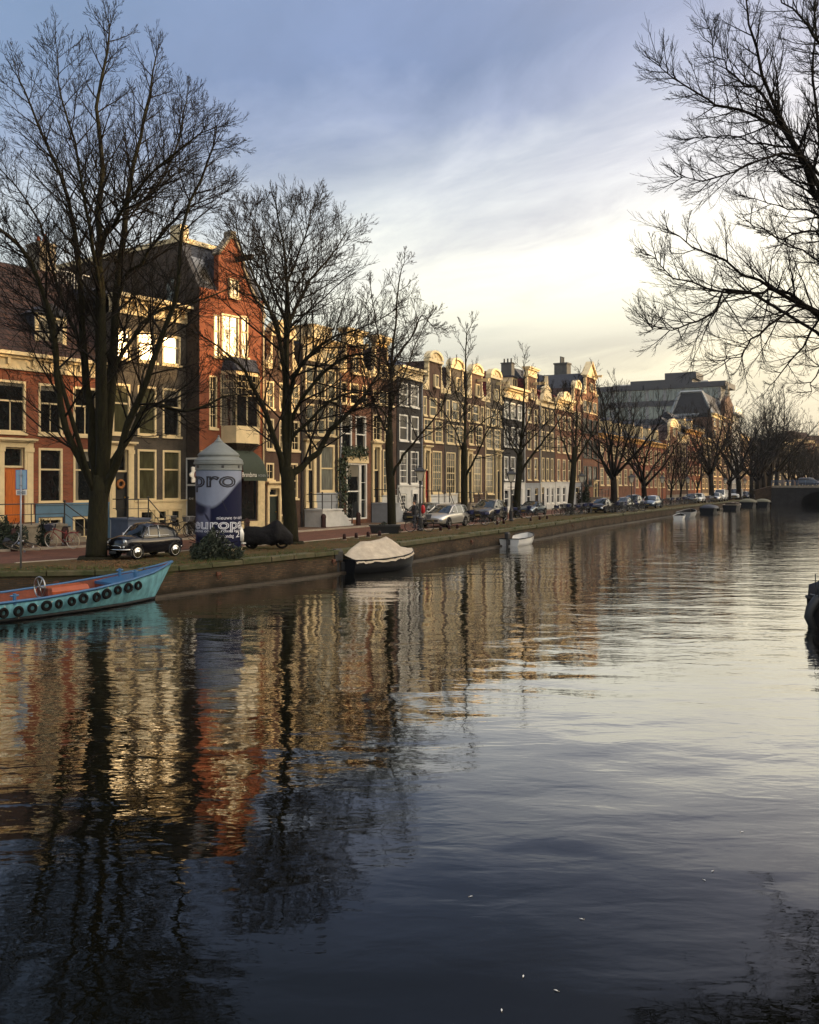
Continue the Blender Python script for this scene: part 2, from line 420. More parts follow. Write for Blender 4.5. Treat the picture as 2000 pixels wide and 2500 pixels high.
    def door(s, l, r, t, b, *a, **kw):
        c = (l + r) / 2
        return s.door_uz(s.u(l), s.u(r), s.z(c, b), s.z(c, t), *a, **kw)
    def plinth(s, u0, u1, z0, z1, m, proud=.06, cuts=()):
        q = MB(); z1 = z1 - .003
        us = sorted({u0, u1} | {x for c in cuts for x in c[:2]}); zs = sorted({z0, z1} | {x for c in cuts for x in c[2:4]})
        us = [x for x in us if u0 <= x <= u1]; zs = [x for x in zs if z0 <= x <= z1]
        for i in range(len(us) - 1):
            for j in range(len(zs) - 1):
                cu, cz = (us[i] + us[i + 1]) / 2, (zs[j] + zs[j + 1]) / 2
                if any(c[0] < cu < c[1] and c[2] < cz < c[3] for c in cuts): continue
                q.box(us[i], us[i + 1], -proud, -.003, zs[j], zs[j + 1])
        q.box(u0, u1, -proud - .05, -.003, z1 + .001, z1 + .09)
        return q.build('plinth', m, s.root, recalc=False)
    def cornice(s, z0, z1, m=None, proud=.45, frieze=True, brackets=0, u0=0, u1=None):
        m = m or s.trim; u1 = s.W if u1 is None else u1; q = MB(); h = z1 - z0
        q.box(u0 + .01, u1 - .01, -.10, .22, z0, z1 - h * .36)
        q.box(u0 + .01, u1 - .01, -.14, -.101, z0, z0 + .09)
        q.box(u0 - .0, u1 + .0, -proud * .55, .25, z1 - h * .36 + .001, z1 - h * .2); q.box(u0 - .03, u1 + .03, -proud, .3, z1 - h * .2 + .001, z1)
        for i in range(brackets):
            c = u0 + (u1 - u0) * (i + .5) / brackets; q.box(c - .07, c + .07, -proud * .5, -.102, z0 + h * .28, z1 - h * .361)
        return q.build('cornice', m, s.root, recalc=False)
    def roof_front(s, z0, z1, back=4.0, m=None, over=0.0, hip=0.0):
        m = m or TILE; q = MB(); a, b = .01 + 0, s.W - .01
        q.quad((a, .15, z0), (b, .15, z0), (b - hip, back, z1), (a + hip, back, z1))
        q.quad((a, s.D, z0), (a + hip, back, z1), (b - hip, back, z1), (b, s.D, z0))
        q.quad((a, .15, z0), (a + hip, back, z1), (a, s.D, z0)); q.quad((b, .15, z0), (b, s.D, z0), (b - hip, back, z1))
        return q.build('roof', m, s.root)
    def roof_gable(s, zeave, zridge, m=None, uc=None, y0=.3):
        m = m or TILE; q = MB(); a, b = .01, s.W - .01; uc = s.W / 2 if uc is None else uc
        q.quad((a, y0, zeave), (uc, y0, zridge), (uc, s.D, zridge), (a, s.D, zeave)); q.quad((b, y0, zeave), (b, s.D, zeave), (uc, s.D, zridge), (uc, y0, zridge))
        q.quad((a, y0 + .01, zeave), (b, y0 + .01, zeave), (uc, y0 + .01, zridge)); q.quad((a, s.D, zeave), (uc, s.D, zridge), (b, s.D, zeave))
        return q.build('roof', m, s.root)
    def neck(s, H, n0, n1, ztop, top='round', hgt=0.9, m=None, win=None, scroll=True, strip=True, sg=None):
        """neck gable: a brick shaft n0..n1 over the shoulders at H with a cream crown"""
        m = m or s.trim; q = MB(); dpt = .32; zs = ztop - hgt
        q.box(n0, n1, -.001, dpt, H + .001, zs); q.build('gable', s.wallm, s.root, recalc=False)
        t = MB(); w = .10
        if strip:
            z_ = H + .05; k_ = 0
            t.box(n0 - .012, n0 + w, -.035, dpt + .02, H + .002, zs - .001); t.box(n1 - w, n1 + .012, -.035, dpt + .02, H + .002, zs - .001)
            while z_ < zs - .25:
                t.box(n0 - .10, n0 - .0125, -.03, dpt, z_, z_ + .15); t.box(n1 + .0125, n1 + .10, -.03, dpt, z_, z_ + .15); z_ += .3
        t.box(n0 - .12, n1 + .12, -.16, dpt + .06, zs, zs + .22)
        t.build('gable_trim', m, s.root, recalc=False)
        c = MB(); uc = (n0 + n1) / 2; hw = (n1 - n0) / 2 + .08
        if top == 'round':
            pts = [(uc - hw, zs + .221)] + [(uc - hw * math.cos(math.pi * i / 14), zs + .28 + (hgt - .28) * math.sin(math.pi * i / 14)) for i in range(15)] + [(uc + hw, zs + .221)]
            inn = [(uc + (a - uc) * .78, zs + .24 + (b - zs - .24) * .76) for a, b in pts]
            c.prism(inn, -.05, dpt - .02)
            for i in range(1, len(pts) - 2):
                a, b = pts[i], pts[i + 1]; ia, ib = inn[i], inn[i + 1]
                vs = [(a[0], -.20, a[1]), (b[0], -.20, b[1]), (ib[0], -.20, ib[1]), (ia[0], -.20, ia[1])]
                bs = [(x, dpt + .05, z) for x, _, z in vs]
                c.quad(*vs); c.quad(vs[0], bs[0], bs[1], vs[1]); c.quad(vs[3], vs[2], bs[2], bs[3])
            for i in range(-1, 2): c.ball((uc + i * hw * .36, -.06, zs + .34 + (hgt * .22 if i == 0 else 0)), hgt * .15, 8, 5, (1.3, .5, 1))
        elif top == 'flat':
            c.box(n0 - .02, n1 + .02, -.1, dpt, zs + .221, ztop - .3); c.box(n0 - .2, n1 + .2, -.3, dpt + .15, ztop - .299, ztop - .14); c.box(n0 - .32, n1 + .32, -.42, dpt + .22, ztop - .139, ztop)
        elif top == 'tri':
            c.prism([(uc - hw, zs + .221), (uc + hw, zs + .221), (uc, ztop - .2)], -.06, dpt)
            th = .16
            for sg_ in (-1, 1):
                a = (uc + sg_ * (hw + .2), zs + .22); b = (uc, ztop)
                c.prism([a, b, (b[0], b[1] - th * 1.5), (a[0] - sg_ * .12, a[1] - .0)], -.32, dpt + .3)
        c.build('pediment', m, s.root)
        if scroll:
            for sg_, ne, oe in ((-1, n0, .02), (1, n1, s.W - .02)):
                z1 = H + (zs - H) * (sg or .42); pts = []
                for i in range(9):
                    a = i / 8; x = oe + (ne - sg_ * -.11 * -1 - oe) * a if False else oe + (ne + sg_ * .11 - oe) * a
                    zz = H + .02 + (z1 - H) * (a ** 2.2) + .22 * math.sin(a * math.pi * 1.0)
                    pts.append((x, zz))
                poly = [(oe, H + .002)] + pts + [(ne + sg_ * .11, H + .002)]
                r = MB(); r.prism(poly, -.05, .2); r.ball((oe + (ne - oe) * .25, -.06, H + .28), .2, 8, 5, (1, .5, 1)); r.build('scroll', m, s.root)
        if win: s.win_uz(*win, proud=.0, cut=False, fw=.07) if False else s.gwin(*win)
    def gwin(s, u0, u1, z0, z1, glass=None, trim=None, style='two', y=0.0):
        """window set proud of a gable slab"""
        return s.win_uz(u0, u1, z0, z1, style, glass=glass, trim=trim, cut=False, proud=.155 - y, fw=.08)
    def beam(s, u, z, l=1.1, m=None, dz=.2):
        q = MB(); q.box(u - .1, u + .1, -l, -.01, z, z + dz); q.box(u - .14, u + .14, -l - .05, -.02, z + dz + .001, z + dz + .06); q.box(u - .02, u + .02, -l + .12, -l + .16, z - .18, z - .001)
        q.build('hoist_beam', m or s.trim, s.root, recalc=False)
    def chimney(s, u, y, z0, z1, w=.6, d=.9, m=None, pots=2, potm=None):
        q = MB(); q.box(u - w / 2, u + w / 2, y - d / 2, y + d / 2, z0, z1 - .13); q.box(u - w / 2 - .06, u + w / 2 + .06, y - d / 2 - .06, y + d / 2 + .06, z1 - .129, z1)
        o = q.build('chimney', m or BR_DARK, s.root, recalc=False)
        for i in range(pots):
            c = MB(); yy = y + (i - (pots - 1) / 2) * d / max(pots, 1); c.lathe([(.11, z1 + .001), (.09, z1 + .45), (.12, z1 + .5)], 10, u, yy); c.build('chimney_pot', potm or TILE_O, o)
        return o
    def dormer(s, u0, u1, z0, z1, y0, y1, m=None, roofm=None, top='flat', style='sash1', side=None):
        m = m or s.trim; q = MB(); q.box(u0, u1, y0, y1, z0, z1)
        o = q.build('dormer', side or m, s.root, recalc=False)
        r = MB(); 
        if top == 'flat': r.box(u0 - .12, u1 + .12, y0 - .18, y1, z1 + .002, z1 + .16)
        else:
            uc = (u0 + u1) / 2; r.prism([(u0 - .15, z1 + .002), (u1 + .15, z1 + .002), (uc, z1 + (u1 - u0) * .33)], y0 - .15, y1)
        r.build('dormer_roof', roofm or m, o, recalc=False)
        f = MB(); w = .09; zb, zt = z0 + .18, z1 - .12; a, b = u0 + .1, u1 - .1
        for bx in ((a, a + w, zb, zt), (b - w, b, zb, zt), (a + w, b - w, zt - w, zt), (a + w, b - w, zb, zb + w), ((a + b) / 2 - .03, (a + b) / 2 + .03, zb + w, zt - w)):
            f.box(bx[0], bx[1], y0 - .07, y0 - .003, bx[2], bx[3])
        for bx in ((u0, a - .001, z0, z1 - .001), (b + .001, u1, z0, z1 - .001)): f.box(bx[0], bx[1], y0 - .09, y0 - .002, bx[2], bx[3])
        f.build('dormer_window', m, o, recalc=False)
        g = MB(); g.quad((a + w, y0 - .02, zb + w), (b - w, y0 - .02, zb + w), (b - w, y0 - .02, zt - w), (a + w, y0 - .02, zt - w)); g.build('pane', s.glass if not isinstance(s.glass, (list, tuple)) else s.glass[0], o, recalc=False)
        return o
    def stoop(s, u0, u1, z, out=1.5, m=None, steps=5, side=1, rail=True, railm=None):
        """landing in front of the door, with steps down one side along the facade (side=+1 right, -1 left, 0 to the front)"""
        m = m or STONE; q = MB(); n = max(steps, 1)
        q.box(u0, u1, -out, -.005 - .06, 0, z - .1); q.box(u0 - .04, u1 + .04, -out - .06, -.07, z - .099, z)
        tr = .26
        for i in range(n):
            hh = z * (n - i) / (n + 1)
            if side == 1: q.box(u1 + .002 + tr * i, u1 + tr * (i + 1), -out, -.07, 0, hh)
            elif side == -1: q.box(u0 - tr * (i + 1), u0 - .002 - tr * i, -out, -.07, 0, hh)
            else: q.box(u0 + .1, u1 - .1, -out - .062 - tr * (i + 1), -out - .062 - tr * i, 0, hh)
        o = q.build('stoop', m, s.root, recalc=False)
        if rail:
            r = MB(); y = -out + .06; hh = .95
            L = [(u0 + .05, z), (u1 - .05, z)]
            pl = []
            if side == 0:
                for uu in (u0 + .05, u1 - .05):
                    r.tube([(uu, -.2, z + hh), (uu, y, z + hh), (uu, y - tr * n, hh + .1)], .03, 6); r.tube([(uu, -.2, z + hh * .5), (uu, y, z + hh * .5), (uu, y - tr * n, hh * .5 + .1)], .018, 6)
                    for yy, zz in ((y, z), (y - tr * n, .1)): r.tube([(uu, yy, zz - .02), (uu, yy, zz + hh + .06)], .035, 6); r.ball((uu, yy, zz + hh + .1), .06, 8, 5)
            else:
                e0 = u0 + .05 if side == 1 else u1 - .05; e1 = u1 - .05 if side == 1 else u0 + .05; e2 = e1 + side * tr * n
                r.tube([(e0, -.2, z + hh), (e0, y, z + hh), (e1, y, z + hh), (e2, y, hh + .1)], .03, 6)
                r.tube([(e0, -.2, z + hh * .5), (e0, y, z + hh * .5), (e1, y, z + hh * .5), (e2, y, hh * .5 + .1)], .018, 6)
                for uu, zz in ((e0, z), (e1, z), (e2, .05)): r.tube([(uu, y, zz - .02), (uu, y, zz + hh + .06)], .036, 6); r.ball((uu, y, zz + hh + .1), .06, 8, 5)
                r.tube([((e0 + e1) / 2, y, z - .02), ((e0 + e1) / 2, y, z + hh)], .025, 6)
            r.build('railing', railm or IRON, o)
        return o
MATS['brass'] = mat('brass', rgb(170, 130, 60), 0.3, 1.0, var=0.1)
def _ui(s, px, y=0.0):
    """position along the facade seen at px, on a plane y metres inside it"""
    k_ = K(px); ax = s.a.x - s.n.x * y; ay = s.a.y - s.n.y * y
    return (k_ * ay - ax) / (s.t.x - k_ * s.t.y)
def _zi(s, px, py, y=0.0):
    d = s.a.y - s.n.y * y + s.t.y * _ui(s, px, y)
    return CZ - (py - HY) / FX * d - SZ
House.ui = _ui; House.zi = _zi
CHIM = mat('sooty_grey_render', rgb(74, 74, 72), .9, var=.25, scale=2, bump=.005)
DOOR_O = mat('orange_varnished_door', rgb(176, 92, 30), 0.35, var=0.25, scale=3, stretch=(6, 6, .6), coat=.3)
DOOR_R = mat('red_door_paint', rgb(128, 22, 24), 0.35, var=.1)
DOOR_G = mat('dark_green_door', rgb(26, 38, 34), 0.35, var=.1)
AWN = mat('dark_green_canvas', rgb(38, 48, 36), 0.85, var=.15, scale=5, bump=.004, bscale=60)
GOLD = mat('gilded_cream', rgb(206, 168, 92), 0.5, var=.15, scale=3)
WOODY = mat('dried_wreath', rgb(134, 84, 40), .9, var=.4, scale=20, bump=.02, bscale=40)
IVY = mat('ivy_leaf', (0.030, 0.045, 0.018), .7, var=.6, scale=14)
YEL = mat('ochre_trim', rgb(196, 150, 76), .6, var=.15, scale=2)
def leafy(m, n, fn, size, rng, flat=False):
    for _ in range(n):
        p = Vector(fn()); a = Vector((rng.gauss(0, 1), rng.gauss(0, 1), rng.gauss(0, 1))).normalized(); b = a.orthogonal().normalized(); c = a.cross(b)
        q = size * rng.uniform(.6, 1.4); w = q * .5
        m.quad(p - b * q, p + c * w, p + b * q, p - c * w)

# ---------- the brick house at the frame's edge
h = House('brick_house', 'red-brown brick house with orange front door, blue basement and a big tiled roof', -150, 272, wall=BR_RED, depth=9)
h1 = h
h.row([(-12, 63), (94, 153), (179, 238)], 928, 1056); h.row([(-104, -44)], 915, 1056)
h.row([(94, 153), (179, 238)], 1094, 1228, 'sash1'); h.win(-104, -55, 1090, 1230, 'sash1')
zb0, zb1 = h.z(120, 1322), h.z(120, 1264)
for l, r in ((95, 152), (178, 236)): h.win_uz(h.u(l), h.u(r), max(.15, zb0), zb1, 'two')
h.door(8, 58, 1092, 1276, DOOR_O, transom=.85, surround=.42)
hz = h.z(60, 905); h.build_wall(hz)
zc = h.z(60, 863); h.cornice(hz, zc, brackets=7)
cuts = [(h.u(95) - .05, h.u(152) + .05, max(.15, zb0) - .02, zb1 + .03), (h.u(178) - .05, h.u(236) + .05, max(.15, zb0) - .02, zb1 + .03)]
h.plinth(h.u(86), h.W - .02, 0.002, h.z(150, 1232), BLUEPL, cuts=cuts)
h.roof_front(zc - .05, h.zi(30, 645, 4.2), 4.2, TILE)
h.dormer(h.ui(84, .9), h.ui(160, .9), zc - .02, h.zi(120, 768, .9), .9, 3.2, CREAM, SLATE, 'tri', side=SLATE)
h.chimney(h.ui(101, 5), 5, h.zi(100, 720, 5), h.zi(100, 597, 5), .95, 1.25, STONE, 2)
h.stoop(h.u(-60), h.u(112), h.z(60, 1278), 1.7, STONE, 5, 1)

# ---------- dark brick house with the sunlit cornice
h = House('dark_brick_house', 'dark grey-brown brick house with bright cream cornice and a wreath on its black door', 272, 455, wall=BR_GREY, depth=8)
h2 = h
h.row([(277, 320), (335, 383), (396, 441)], 800, 876, 'sash1', glass=GL_TOP)
h.row([(274, 318), (336, 382), (397, 441)], 936, 1060, 'sash1', glass=[GL_BLIND, GL_DARK]); h.row([(336, 382), (397, 441)], 1097, 1222, 'sash1', glass=GL_BLIND)
h.door(279, 311, 1098, 1262, BLACK, transom=1.05, surround=.33)
zz = h.z(370, 1292), h.z(370, 1245); zz = max(.12, zz[0]), zz[1]
cu = []
for l, r in ((341, 377), (386, 409), (417, 441)): h.win_uz(h.u(l), h.u(r), *zz, 'half', sill=False); cu.append((h.u(l) - .01, h.u(r) + .01, zz[0], zz[1]))
hz = h.z(360, 776); h.build_wall(hz); zc = h.z(360, 731); h.cornice(hz, zc, brackets=9, proud=.6)
h.plinth(h.u(326), h.W - .02, .002, h.z(390, 1224), CREAM, cuts=cu)
h.roof_front(zc - .1, zc + .9, 3.5, SLATE)
h.stoop(h.u(268), h.u(322), h.z(300, 1263), 1.5, mat('slate_blue_stoop_paint', rgb(74, 84, 104), .8, var=.15), 4, 1)
w = MB(); uw = (h.u(279) + h.u(311)) / 2; w.torus((uw, .02, h.z(296, 1182)), .19, .075, 'y', 20, 8); w.build('door_wreath', WOODY, h.root, smooth=True)
b = MB()
for i in range(12): b.tube([(h.u(274) + .16 * i - 1.6, 2.6, zc + .45), (h.u(274) + .16 * i - 1.6, 2.6, zc + 1.25)], .02, 5)
b.tube([(h.u(274) - 1.7, 2.6, zc + 1.25), (h.u(274) + .4, 2.6, zc + 1.25)], .035, 6); b.build('roof_railing', WHITE, h.root)

# ---------- tall orange brick corner house with the gable, bay window and awning
h = House('gabled_brick_house', 'tall orange brick house with a pointed gable, white bay window and green awning', 487, 644, off=1.0, wall=BR_ORANGE, depth=14)
h3 = h
h.win(511, 530, 917, 1046, 'grid24'); h.win(522, 537, 768, 872, 'sash1', glass=GL_TOP); h.win(541, 584, 768, 872, 'two', glass=GL_TOP); h.win(588, 606, 771, 873, 'sash1', glass=GL_TOP)
hz = h.z(487, 700); 
u0, u1 = h.u(500), h.u(627); zs0, zs1 = h.z(600, 1272), h.z(600, 1165)
h.open.append((u0, u1, zs0, zs1)); h.build_wall(hz)
q = MB(); q.box(u0, u1, .10, .14, zs0, zs1); sf = q.build('shop_window', GL_DARK, h.root, recalc=False)
q = MB()
for uu in (u0, (u0 + u1) / 2, u1 - .08): q.box(uu, uu + .08, .02, .099, zs0, zs1)
q.box(u0, u1, .019, .0985, zs0, zs0 + .09); q.build('frame', BLACK, sf, recalc=False)
q = MB(); q.box(u1 + .01, h.W - .02, -.12, -.005, 0, h.z(630, 1150)); q.box(.02, u0 - .01, -.12, -.005, 0, h.z(500, 1100)); q.box(u0 - .0, u1 + .0, -.14, -.005, .02, zs0 - .02)
q.build('shop_pier', STONE_L, h.root, recalc=False)
# side wall and mansard
zt = h.zi(440, 590, 1.6)
q = MB(); q.quad((-.012, .01, .02), (-.012, h.D, .02), (-.012, h.D, zt), (-.012, 1.6, zt), (-.012, .01, hz)); q.quad((0, .01, .02), (0, .01, hz), (-.012, .01, hz), (-.012, .01, .02))
q.build('party_wall', BR_DARK, h.root, recalc=False)  # brick darker than the front: the side wall's shade is put into its colour
q = MB(); q.quad((0, .05, hz), (h.W, .05, hz), (h.W, 1.6, zt), (0, 1.6, zt)); q.quad((0, 1.6, zt), (h.W, 1.6, zt), (h.W, h.D, zt), (0, h.D, zt)); q.quad((h.W, .05, hz), (h.W, h.D, hz), (h.W, h.D, zt), (h.W, 1.6, zt))
rf = q.build('mansard_roof', SLATE, h.root)
q = MB(); q.box(-.06, .3, 1.5, h.D, zt + .01, zt + .28); q.box(.301, h.W, 1.5, 1.85, zt + .01, zt + .28); q.box(-.09, .5, 1.45, 2.3, zt + .281, zt + .95); q.build('parapet', CREAM, h.root, recalc=False)
for y0, y1, z0_, z1_ in ((3, 4.5, zt - 4.2, zt - 3.3), (6, 7.5, zt - 4.4, zt - 3.5), (9, 10.5, zt - 4.3, zt - 3.4), (11.5, 13, zt - 4.2, zt - 3.3), (2.0, 2.6, zt - 4.2, zt - 2.0)):
    q = MB(); q.box(-.07, -.015, y0, y1, z0_, z1_); q.build('side_window', GL_BLIND, h.root, recalc=False)
q = MB(); a0 = Vector((.35, .05, hz)); sl = Vector((0, 1.55, zt - hz)); 
q.quad(*[a0 + sl * f + Vector((du, -.06, 0)) for du, f in ((0, .12), (.85, .12), (.85, .7), (0, .7))]); q.build('skylight', GL_TOP, h.root)
ol = [(533, 705), (533, 622), (556, 590), (562, 582), (569, 582), (588, 625), (590, 652), (604, 690), (616, 722), (636, 752), (643, 760)]
pts = [(h.u(a), h.z(a, b)) for a, b in ol]; pts[-1] = (min(pts[-1][0], h.W - .01), hz - 1.0); pts.append((pts[0][0], hz - 1.0))
q = MB(); q.prism(pts, -.03, .35); q.build('gable', BR_ORANGE, h.root)
q = MB()
for (a, b) in zip(pts[1:-2], pts[2:-1]):
    a3, b3 = Vector((a[0], 0, a[1])), Vector((b[0], 0, b[1])); nn = Vector((-(b3 - a3).z, 0, (b3 - a3).x)).normalized()
    if (b3 - a3).length < .05: continue
    vs = [a3, b3, b3 + nn * .14, a3 + nn * .14]
    q.loft([[v + Vector((0, -.14, 0)) for v in vs], [v + Vector((0, .42, 0)) for v in vs]])
pk = (pts[3][0] + pts[4][0]) / 2; q.box(pk - .2, pk + .2, -.16, .4, pts[3][1] + .1, pts[3][1] + .42); q.build('gable_coping', STONE, h.root)
q = MB(); ur = (pk); zr = pts[2][1] - .1
q.quad((pts[1][0] + .02, .3, pts[1][1] - .15), (ur, .3, zr), (ur, 4.5, zr), (pts[1][0] + .02, 4.5, pts[1][1] - .15)); q.quad((pts[1][0] + .02, .3, pts[1][1] - .15), (pts[1][0] + .02, 4.5, pts[1][1] - .15), (pts[1][0] + .02, 1.6, hz), (pts[1][0] + .02, .3, hz)); q.quad((h.W - .3, .3, hz), (h.W - .3, 4.5, hz), (ur, 4.5, zr), (ur, .3, zr)); q.build('dormer_roof', SLATE, h.root)
h.gwin(h.u(556), h.u(579), h.z(567, 727), h.z(567, 682), glass=GL_TOP, y=.0)
h.beam(h.u(577), h.z(577, 640), 1.3, BR_DARK)
q = MB(); q.box(.02, h.W * .4, -.1, -.004, hz - .32, hz - .02)
for i in range(9): q.box(.1 + i * .22, .2 + i * .22, -.16, -.101, hz - .45, hz - .2)
q.build('corbel_table', BR_ORANGE, h.root, recalc=False)
# bay
po = .95; b0, b1, b2, b3 = h.u(540), h.ui(574, -po), h.ui(629, -po), h.u(634)
b1 = max(b1, b0 + .25); b2 = min(b2, b3 - .1)
zB, z0, z1, zR = h.zi(600, 1082, -po), h.zi(600, 1040, -po), h.zi(600, 916, -po), h.zi(600, 876, 0)
def plan(f=1.0, ins=0.0): return [(b0 + ins, 0), (b1 + ins * .6, -po * f + ins * .5), (b2 - ins * .6, -po * f + ins * .5), (b3 - ins, 0)]
q = MB()
for za, zb in ((zB, z0), (z1, z1 + .22)): q.loft([[(x, y, za) for x, y in plan()], [(x, y, zb) for x, y in plan()]])
def facepost(pa, pb, n_):
    pa, pb = Vector((*pa, 0)), Vector((*pb, 0)); dr = (pb - pa)
    for i in range(n_ + 1):
        c = pa + dr * (i / n_); q.tube([(c.x, c.y, z0), (c.x, c.y, z1)], .055, 4, False)
    for f, t_ in ((.60, .05),): q.tube([pa + Vector((0, 0, z0 + (z1 - z0) * f)), pb + Vector((0, 0, z0 + (z1 - z0) * f))], t_, 4, False)
    for f in (.74, .87): q.tube([pa + Vector((0, 0, z0 + (z1 - z0) * f)), pb + Vector((0, 0, z0 + (z1 - z0) * f))], .018, 4, False)
    for i in range(n_ * 3):
        c = pa + dr * ((i + .5) / (n_ * 3)); q.tube([(c.x, c.y, z0 + (z1 - z0) * .6), (c.x, c.y, z1)], .016, 4, False)
pl = plan(); facepost(pl[0], pl[1], 1); facepost(pl[1], pl[2], 2); facepost(pl[2], pl[3], 1)
bay = q.build('bay_window', CREAM, h.root)
q = MB(); q.loft([[(x, y, z0) for x, y in plan(1, .05)], [(x, y, z1) for x, y in plan(1, .05)]], caps=False); q.build('pane', GL_DARK, bay)
q = MB(); q.loft([[(x * 1.0, y * 1.12, z1 + .221) for x, y in plan(1.1)], [(x, y, z1 + .32) for x, y in plan(1.1)], [((b0 + b3) / 2 + (x - (b0 + b3) / 2) * .8, y * .1, zR) for x, y in plan()]]); q.build('bay_roof', SLATE, bay)
q = MB(); q.loft([[((b0 + b3) / 2 + (x - (b0 + b3) / 2) * .35, y * .15, zB - .75) for x, y in plan()], [((b0 + b3) / 2 + (x - (b0 + b3) / 2) * .8, y * .75, zB - .25) for x, y in plan()], [(x, y, zB - .002) for x, y in plan()]]); q.build('bay_corbel', BR_DARK, bay)
# awning
ua, ub = h.u(548), h.ui(663, -1.5) - .05; zt_, zv = h.z(600, 1098), h.zi(640, 1174, -1.5)
q = MB(); prof = [(-.02, zt_)]
for i in range(1, 9):
    a = math.pi / 2 * i / 8; prof.append((-.02 - 1.5 * math.sin(a) , zv + .32 + (zt_ - zv - .32) * math.cos(a)))
prof.append((-1.53, zv)); 
secs = []
for i in range(13):
    f = i / 12; uu = ua + (ub - ua) * f; sc = 1 if f < .75 else math.sqrt(max(0.04, 1 - ((f - .75) / .25) ** 2 * .95))
    secs.append([(uu, -.02 + (y + .02) * (1 if f < .7 else (sc * .35 + .65)), zv + (z - zv) * (1 if z < zv + .33 else sc * .9 + .1)) for y, z in prof])
q.loft(secs, close=False, caps=False); q.quad(*secs[-1]); aw = q.build('awning', AWN, h.root, smooth=True)
me = text_mesh('Brandsma', .36)
for v in me.vertices: v.co = Vector((v.co.x * .8, -1.545, v.co.y))
o = bpy.data.objects.new('awning_lettering', me); C.objects.link(o); o.parent = aw; me.materials.append(WHITE); o.location = (h.ui(591, -1.545), 0, h.zi(600, 1164, -1.545))
for word_, dx_ in (('WONEN', 0), ('IN', .75)):
  me = text_mesh(word_, .2)
  for v in me.vertices: v.co = Vector((v.co.x * .8, -1.545, v.co.y))
  o = bpy.data.objects.new('awning_lettering', me); C.objects.link(o); o.parent = aw; me.materials.append(GREYPL); o.location = (h.ui(630, -1.545) + dx_, 0, h.zi(634, 1164, -1.545))
# tall black side entrance with the flower-shaped sign
zt2 = 4.3
q = MB(); q.box(-.07, -.013, .06, .98, .05, zt2); sd = q.build('side_door', BLACK, h.root, recalc=False)
q = MB(); q.box(-.10, -.071, .06, .14, .05, zt2); q.box(-.10, -.071, .90, .98, .05, zt2); q.box(-.10, -.071, .141, .899, zt2 - .1, zt2); q.box(-.10, -.071, .141, .899, 2.75, 2.84); q.build('frame', WHITE, sd, recalc=False)
me = text_mesh('82-80', .15)
for v in me.vertices: v.co = Vector((-.075, .75 - v.co.x, v.co.y + 2.0))
o = bpy.data.objects.new('house_number', me); C.objects.link(o); o.parent = sd; me.materials.append(WHITE)
q = MB(); cy, cz_ = -.05, 3.35
for i in range(8):
    a = i * math.pi / 4; q.ball((-.45, cy + .2 * math.cos(a) * 0 + 0, 0), .001, 4, 3)
q = MB()
ring = [(-.42 - .36 * (1 + .16 * math.cos(7 * a)) * math.cos(a), cz_ + .46 * (1 + .16 * math.cos(7 * a)) * math.sin(a)) for a in [2 * math.pi * i / 56 for i in range(56)]]
q.prism(ring, -.22, -.12); sg_ = q.build('flower_sign', WHITE, h.root)
q = MB(); q.prism([(-.40 + .17 * math.cos(a), cz_ + .22 * math.sin(a)) for a in [2 * math.pi * i / 20 for i in range(20)]], -.235, -.2205)
q.build('sign_centre', mat('sign_brown_red', rgb(92, 34, 26), .5, var=.2), sg_)
q = MB(); q.box(-.42, .1, -.19, -.15, cz_ + .35, cz_ + .39); q.build('bracket', IRON, sg_)

# ---------- narrow brown house behind the second tree
h = House('narrow_brick_house', 'narrow brown brick house with small-paned windows beside the green awning', 646, 737, wall=BR_BROWN)
h.row([(650, 669), (682, 698), (711, 731)], 930, 998, 'grid24', glass=GL_CURT); h.row([(650, 669), (682, 698), (711, 731)], 1022, 1098, 'grid24')
h.row([(683, 700), (708, 727)], 1130, 1218, 'grid24'); h.win(650, 669, 1130, 1172, 'grid22')
h.door(655, 679, 1192, 1290, DOOR_G, transom=.4, surround=.2); h.win(682, 694, 1256, 1286, 'two')
hz = h.z(690, 905); h.build_wall(hz); h.neck(hz, h.u(662), h.u(716), h.z(690, 782), 'round', 1.1, win=(h.u(680), h.u(700), h.z(690, 900), h.z(690, 850)))
h.roof_gable(hz, h.z(690, 800), TILE); h.chimney(h.W - .5, 5, hz, h.z(735, 800), .6, .9, BR_DARK)
# ---------- house with the cream attic
h = House('cream_attic_house', 'brown house with an ornate cream attic storey and a white stoop', 739, 826, wall=BR_DARK)
h.row([(746, 768), (774, 795), (800, 820)], 893, 970, 'half', glass=GL_CURT); h.row([(747, 768), (775, 795), (800, 819)], 985, 1060, 'half', glass=[GL_CURT, GL_DARK])
h.win(781, 817, 1085, 1202, 'half', glass=GL_CURT, fw=.16); h.door(750, 763, 1088, 1240, BLACK, transom=1.5, surround=.28)
ha = h.z(780, 885); ht = h.z(780, 846)
h.win(797, 821, 857, 881, 'two', glass=GL_BLIND, fw=.14); h.win(752, 774, 846, 870, 'two', glass=GL_BLIND, fw=.14)
h.build_wall(ht)
q = MB(); zz0 = ha
cu = [o for o in h.open if o[2] > ha]
q2 = MB(); us = sorted({0.01, h.W - .01} | {x for c in cu for x in (c[0] - .02, c[1] + .02)}); zs = sorted({ha, ht} | {x for c in cu for x in (c[2] - .02, c[3] + .02)})
for i in range(len(us) - 1):
    for j in range(len(zs) - 1):
        a, b = (us[i] + us[i + 1]) / 2, (zs[j] + zs[j + 1]) / 2
        if not any(c[0] < a < c[1] and c[2] < b < c[3] for c in cu): q2.box(us[i], us[i + 1], -.06, -.003, zs[j], zs[j + 1])
q2.build('attic_cladding', CREAM, h.root, recalc=False)
